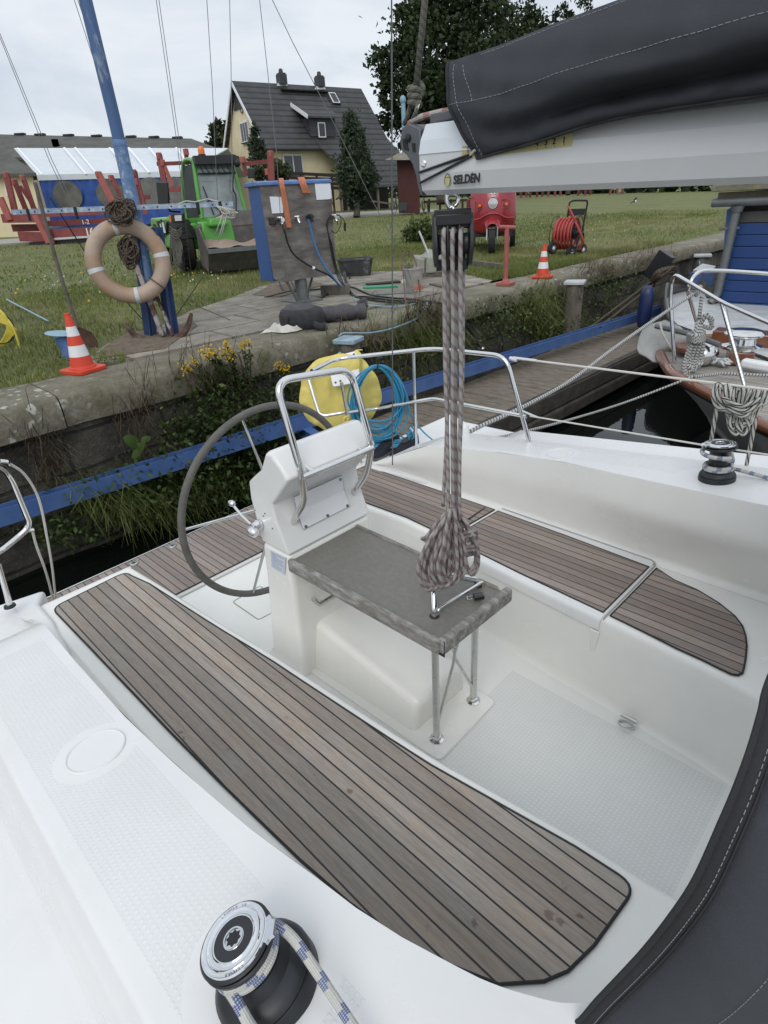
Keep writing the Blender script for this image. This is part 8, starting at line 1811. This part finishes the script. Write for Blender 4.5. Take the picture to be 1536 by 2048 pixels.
def hull_side(rail, name):
    rings = []; n = len(rail)
    for i, p in enumerate(rail):
        t = i / (n - 1); ctr = Vector((near[0].x - .15, p.y, -.95)); wlp = Vector((p.x + (ctr.x - p.x) * (.62 * (1 - t) ** 1.2 + .16), p.y - 1.08 * (1 - t) ** 1.4, -1.0)) if i else Vector((WLS.x, WLS.y, -1.0))
        wlp = WLS.lerp(wlp, min(1, t * 6)) if t < .17 else wlp; wlp.z = -1.0
        rings.append([p - UP * .05, p.lerp(wlp, .45) + Vector(((p.x - near[0].x) * .05, 0, 0)), p.lerp(wlp, .8), wlp])
    mb = MB(); mb.loft(rings if name == 'a' else [r[::-1] for r in rings], closed=False); return mb
for k, rail in (('a', near), ('b', farr)): obj('hull_side', hull_side(rail, k), M['hullw'], wb2, smooth=70)
mb = MB()
for rail in (near, farr): mb.tube([p - UP * .03 for p in rail], .055, 8)
obj('rub_rail', mb, M['varnish'], wb2, smooth=60)
mb = MB(); mb.tube([p - UP * .09 for p in near], .02, 6); obj('black_band', mb, M['cableblk'], wb2)
mb = MB(); mb.loft([[a.lerp(b, t) - UP * .06 + UP * .05 * math.sin(PI * t) for t in (0, .25, .5, .75, 1)] for a, b in [(near[min(len(near) - 1, int(i / 24 * (len(near) - 1)))], farr[min(len(farr) - 1, int(i / 24 * (len(farr) - 1)))]) for i in range(25)]][::1], closed=False); obj('laid_deck', mb, M['deckteak'], wb2, smooth=60)
bwx = near[0]; mb = MB(); mb.extrude(fillet([rp2(1338, 690) + UP * .04, rp2(1352, 712) + UP * .04, rp2(1372, 716) + UP * .04, rp2(1420, 712) + UP * .04, rp2(1428, 700) + UP * .04, rp2(1372, 686) + UP * .04], .08, 4, True), UP * .06); obj('bow_block', mb, M['varnish'], wb2, bevel=.012)
mb = MB(); mb.extrude([rp2(1420, 688), rp2(1560, 702), rp2(1560, 690), rp2(1430, 680)], UP * .16); obj('hatch_coaming', mb, M['varnish'], wb2, bevel=.015); mb = MB(); mb.extrude([rp2(1450, 716), rp2(1456, 730), rp2(1505, 733), rp2(1500, 716)], UP * .14); obj('windlass_block', mb, M['varnish'], wb2, bevel=.015)
wl_ = rp2(1477, 722) + UP * .14; mb = MB(); mb.lathe([(.20, 0), (.20, .03), (.13, .05), (.12, .11), (.19, .14), (.20, .16), (.16, .19), (.05, .20)], wl_, n=24); mb.sphere(wl_ + Vector((-.35, .25, -.02)), .14, 10, 8, (1.4, .9, .9)); obj('windlass', mb, M['steel'], wb2, smooth=50)
random.seed(14); mb = MB(); c = rp2(1420, 728) + UP * .03
for i in range(26): mb.torus(c + (rp2(1458, 736) - rp2(1392, 726)) * random.uniform(-.5, .5) + Vector((random.uniform(-.05, .05), random.uniform(-.05, .05), random.uniform(.0, .03))), (random.uniform(-1, 1), random.uniform(-1, 1), .8), .032, .011, 10, 6)
obj('anchor_chain', mb, M['ropecream'].copy() if 0 else M['tape'], wb2, smooth=50)
mb = MB(); mb.beam(rp2(1480, 738) + UP * .07, rp2(1560, 752) + UP * .07, .12, .09); obj('white_fairlead', mb, M['white'], wb2, bevel=.03, seg=3)
X1 = near[0].x - .25
def pt(pts, r, nm, f=.06): mb = MB(); mb.tube(fillet(pts, f, 6), r, 10); return obj(nm, mb, M['steel'], wb2, smooth=60)
ap = atx(1346, 546, X1); pt([rp2(1349, 722), atx(1340, 590, X1), ap, atx(1445, 605, 6.45), atx(1560, 655, 5.75)], .020, 'pulpit_rail', .12)
pt([rp2(1400, 668), atx(1374, 578, X1 + .15), atx(1394, 540, X1 + .3), atx(1460, 542, X1 + .6), atx(1570, 550, X1 + .9)], .020, 'pulpit_rail', .12); pt([atx(1443, 603, 6.45), rp2(1490, 778)], .020, 'pulpit_leg'); pt([atx(1447, 606, 6.42), rp2(1470, 700)], .016, 'pulpit_leg')
tpz = rp2(1300, 690); tarp = empty('grey_tarp', near[0] + Vector((0, .2, 0)), 'pale grey tarp wrapped over the bow fitting of the wooden sailboat', 'tarpaulin'); mb = MB()
q_ = [((1330, 640), (1290, 655), (1276, 690), (1280, 705)), ((1360, 652), (1310, 668), (1288, 696), (1292, 712)), ((1378, 672), (1328, 690), (1302, 706), (1306, 722)), ((1385, 690), (1340, 704), (1324, 712), (1330, 728))]
mb.loft([crv([atx(*p, near[0].x + .15 - .12 * j + (.06 if i % 2 else 0)) for j, p in enumerate(row)], 5) for i, row in enumerate(q_)], closed=False); o = obj('tarp_cloth', mb, M['tarp'], tarp, smooth=70); o.modifiers.new('t', 'SOLIDIFY').thickness = .02
mb = MB(); mb.tube([atx(1312, 652, 7.0), atx(1380, 668, 6.9), atx(1440, 690, 6.8)], .03, 8); obj('spar_end', mb, M['galv'], tarp); rope_obj('tie_cord', [crv([atx(1320, 645, 6.9), atx(1326, 668, 6.85), atx(1345, 700, 6.85)], 5)], .012, M['ropecream'], tarp)
# mooring ropes
k1_ = atx(1398, 581, 6.75); own = Vector((2.82, 2.50, .12))
pA = [k1_, atx(1330, 625, 6.2), atx(1230, 695, 5.2), atx(1140, 762, 4.4), atx(1050, 812, 3.75), atx(960, 853, 3.25), atx(915, 880, 3.05), atx(885, 915, 3.0)]
rope_obj('mooring_rope', [crv(pA, 6), crv([k1_ + UP * .04, k1_ + Vector((-.05, .04, .03)), k1_ + Vector((0, .02, -.05)), k1_ + Vector((.05, 0, .02)), k1_ + UP * .04], 4)], .0155, M['ropew']); tag(bpy.data.objects['mooring_rope'], 'pale mooring rope running from the wooden boat pulpit to the yacht, upper one', 'rope', 'mooring ropes between the boats')
pB2 = [rp2(1386, 764) + UP * .06, atx(1250, 805, 5.6), atx(1120, 845, 4.3), atx(1010, 872, 3.5), atx(940, 884, 3.0), atx(905, 887, 2.86)]
rope_obj('mooring_rope', [crv(pB2, 6)], .0115, M['ropew']); tag(bpy.data.objects['mooring_rope.001'], 'pale mooring rope from the wooden boat bow to the yacht, the lower one', 'rope', 'mooring ropes between the boats')
rope_obj('deck_line', [[rp2(1386, 764) + UP * .05, rp2(1440, 757) + UP * .05, rp2(1560, 762) + UP * .05]], .016, M['ropew']); tag(bpy.data.objects['deck_line'], 'dark and white line lying along the wooden boat side deck', 'rope')
XK = 6.7
def kp_(px, py, d=0): return atplane(px, py, Vector((XK, 1.9, 0)) + AW * d, AW)
random.seed(17); P = [[atx(1404, 592, XK), kp_(1398, 640)]]
for i in range(11): P.append(crv([kp_(1397 + random.uniform(-5, 6), 645), kp_(1384 + i * 2.2, 680, -.03 * (i % 3)), kp_(1368 + i * 2.8, 725 + random.uniform(-6, 6), -.04), kp_(1372 + i * 3, 746 + random.uniform(-10, 4) - i * 1.5, -.05), kp_(1392 + i * 1.2, 722, -.02), kp_(1402 + i * .5, 680, 0), kp_(1400, 645)], 5))
for i in range(5): P.append(crv([kp_(1376, 668 + i * 3.2, .04), kp_(1388, 672 + i * 3, -.1), kp_(1404, 670 + i * 3, -.08), kp_(1408, 664 + i * 3, .04)], 5))
for i in range(4): P.append(crv([kp_(1400, 650), kp_(1412, 634 - i * 2, -.03), kp_(1424, 638 + i * 4, -.03), kp_(1420, 654 + i, -.02), kp_(1404, 652)], 5))
rope_obj('rope_hank', P, .019, M['ropew']); o = [x for x in bpy.data.objects if x.name.startswith('rope_hank') and x.type == 'MESH' and 'label' not in x][0]; tag(o, 'thick pale rope hank knotted under the wooden boat pulpit', 'rope')

# ---------------------------------------------------------------- blue boat house
XW = 11.0
hb_ = empty('boat_house', (XW, 2.5, -.2), 'blue boarded house boat with grey gutter, drainpipe and scuffed white deck', 'house boat')
w0_ = atx(1474, 420, XW); w1_ = atx(1437, 600, XW); yc = (w0_.y + w1_.y) / 2
for i in range(11):
    z1 = w0_.z - .02 - i * .165; mb = MB(); mb.box((XW + .02 + (.012 if i < 1 else 0), yc - 3.2, z1 - .082), (.05, 6.4, .158)); obj('siding_board', mb, M['hulld'] if i == 0 else M['siding'], hb_, smooth=0, bevel=.01)
mb = MB(); mb.box((XW + .9, yc - 3.2, (w0_.z + w1_.z) / 2 - .1), (1.7, 6.3, 1.75)); mb.box((XW - .02, yc + .01, (w0_.z + w1_.z) / 2), (.10, .07, 1.6)); obj('cabin_core', mb, M['darkwood'], hb_, smooth=0)
mb = MB(); mb.extrude([atx(1453, 420, XW + .1), atx(1466, 412, XW + .1), atx(1447, 590, XW + .1), atx(1438, 592, XW + .1)], (.04, 0, 0)); obj('blue_shutter', mb, M['bluetop'], hb_, bevel=.01)
g0 = atx(1425, 406, XW - .12); mb = MB(); mb.tube([g0, Vector((g0.x, g0.y - 7, g0.z))], .062, 14); gt = obj('gutter', mb, M['galv'], hb_, smooth=60)
mb = MB(); mb.tube([atx(1476, 412, XW - .10), atx(1474, 424, XW - .1)], [.10, .075], 12); mb.tube(fillet([atx(1474, 420, XW - .1), atx(1434, 592, XW - .1), atx(1420, 606, XW - .18)], .08), .06, 14); mb.tube([atx(1451, 458, XW - .1) + Vector((0, .09, 0)), atx(1476, 456, XW - .1) - Vector((0, .02, 0))], .02, 6); obj('drainpipe', mb, M['galv'], hb_, smooth=50)
f0 = atx(1442, 372, XW - .15); mb = MB(); mb.box((XW + .85, f0.y - 3.4, f0.z - .03), (2.2, 7, .09)); mb.box((XW + .0, f0.y - 3.4, f0.z - .16), (.12, 6.9, .14)); obj('roof_edge', mb, M['cap'], hb_, smooth=0, bevel=.012)
dz = -.12
edge_px = [(1400, 575), (1340, 590), (1326, 608), (1326, 628), (1340, 644), (1400, 667), (1470, 691), (1540, 716), (1640, 752)]
dk = [atz(*q, dz) for q in edge_px]; dk = crv(dk, 4)
inner = [Vector((XW + .4, yc + .3, dz)), Vector((XW + .4, -2, dz))]
mb = MB(); pl2 = dk + [inner[1], inner[0]]; mb.extrude(pl2, (0, 0, -.06)); obj('white_deck', mb, M['deckw'], hb_, smooth=0)
mb = MB(); mb.loft([[p + Vector((-.02, 0, -.05)), p + Vector((.05, 0, -.30)), p + Vector((.35, -.05, -.95))] for p in dk], closed=False); obj('hull', mb, M['hulld'], hb_, smooth=70)
mb = MB(); mb.loft([[p + UP * (.34 * max(0, 1 - abs(i - 8) / 9.0)), p - UP * .06] for i, p in enumerate(dk)][:20], closed=False); o = obj('bow_bulwark', mb, M['hulld'], hb_, smooth=70); o.modifiers.new('t', 'SOLIDIFY').thickness = .03
mb = MB(); random.seed(22)
for i in range(46): t = 18 + i * .36; p = dk[min(len(dk) - 2, int(t))].lerp(dk[min(len(dk) - 1, int(t) + 1)], t % 1); mb.box(p + Vector((-.012, 0, -.02)), (.012, random.uniform(.02, .10), random.uniform(.02, .05)), rz=-.9)
obj('flaked_paint', mb, M['hulld'], hb_, smooth=0)
bx = atx(1402, 540, 12.2); bh = empty('blue_hatch_box', bx, 'blue and white hatch lid with folded blue boards on the house boat bow', 'hatch'); mb = MB(); mb.extrude([atx(1386, 540, 12.4), atx(1405, 527, 12.8), atx(1432, 532, 12.6), atx(1420, 543, 12.2)], UP * -.05); obj('lid', mb, M['tape'], bh); mb = MB(); mb.extrude([atx(1381, 545, 12.2), atx(1404, 545, 12.2), atx(1404, 560, 12.2), atx(1383, 575, 12.2)], (.05, 0, 0)); mb.extrude([atx(1406, 546, 12.2), atx(1430, 546, 12.2), atx(1422, 576, 12.2), atx(1407, 560, 12.2)], (.05, 0, 0)); obj('folded_boards', mb, M['bluetop'], bh)
random.seed(19); P = []
for i in range(14): P.append(crv([atx(1296 + random.uniform(0, 10), 570 + random.uniform(-6, 6), 11.6), atx(1312 + i * 1.5, 545 + random.uniform(-5, 8), 11.4), atx(1335 + i, 538 + random.uniform(-6, 10), 11.6), atx(1352 + random.uniform(-6, 8), 548 + random.uniform(-4, 8), 11.8)], 6))
P.append([atx(1300, 565, 11.4), atx(1220, 625, 10.2), atx(1120, 700, 8.6)]); P.append([atx(1306, 570, 11.4), atx(1230, 630, 10.2), atx(1140, 700, 8.7)])
rope_obj('rope_pile', P, .022, M['ropebrown']); tag(bpy.data.objects['rope_pile'], 'heap of dark mooring ropes on the quay side of the house boat bow', 'rope')
mb = MB(); mb.box(atx(1318, 532, 12.0), (.16, .3, .5), rz=.3, M=Matrix.Rotation(.5, 3, 'X')); o = obj('black_board', mb, M['blackpl'], None, bevel=.01); tag(o, 'black rubber mat propped beside the rope heap on the quay edge', 'mat')
fp2 = atx(1291, 612, 9.7); nf = empty('navy_fender', fp2, 'navy blue fender hanging from the house boat bow', 'fender'); mb = MB(); mb.lathe([(.02, -.34), (.08, -.31), (.105, -.2), (.105, .18), (.08, .26), (.03, .30)], fp2, n=18); obj('fender_body', mb, M['navy'], nf, smooth=60)
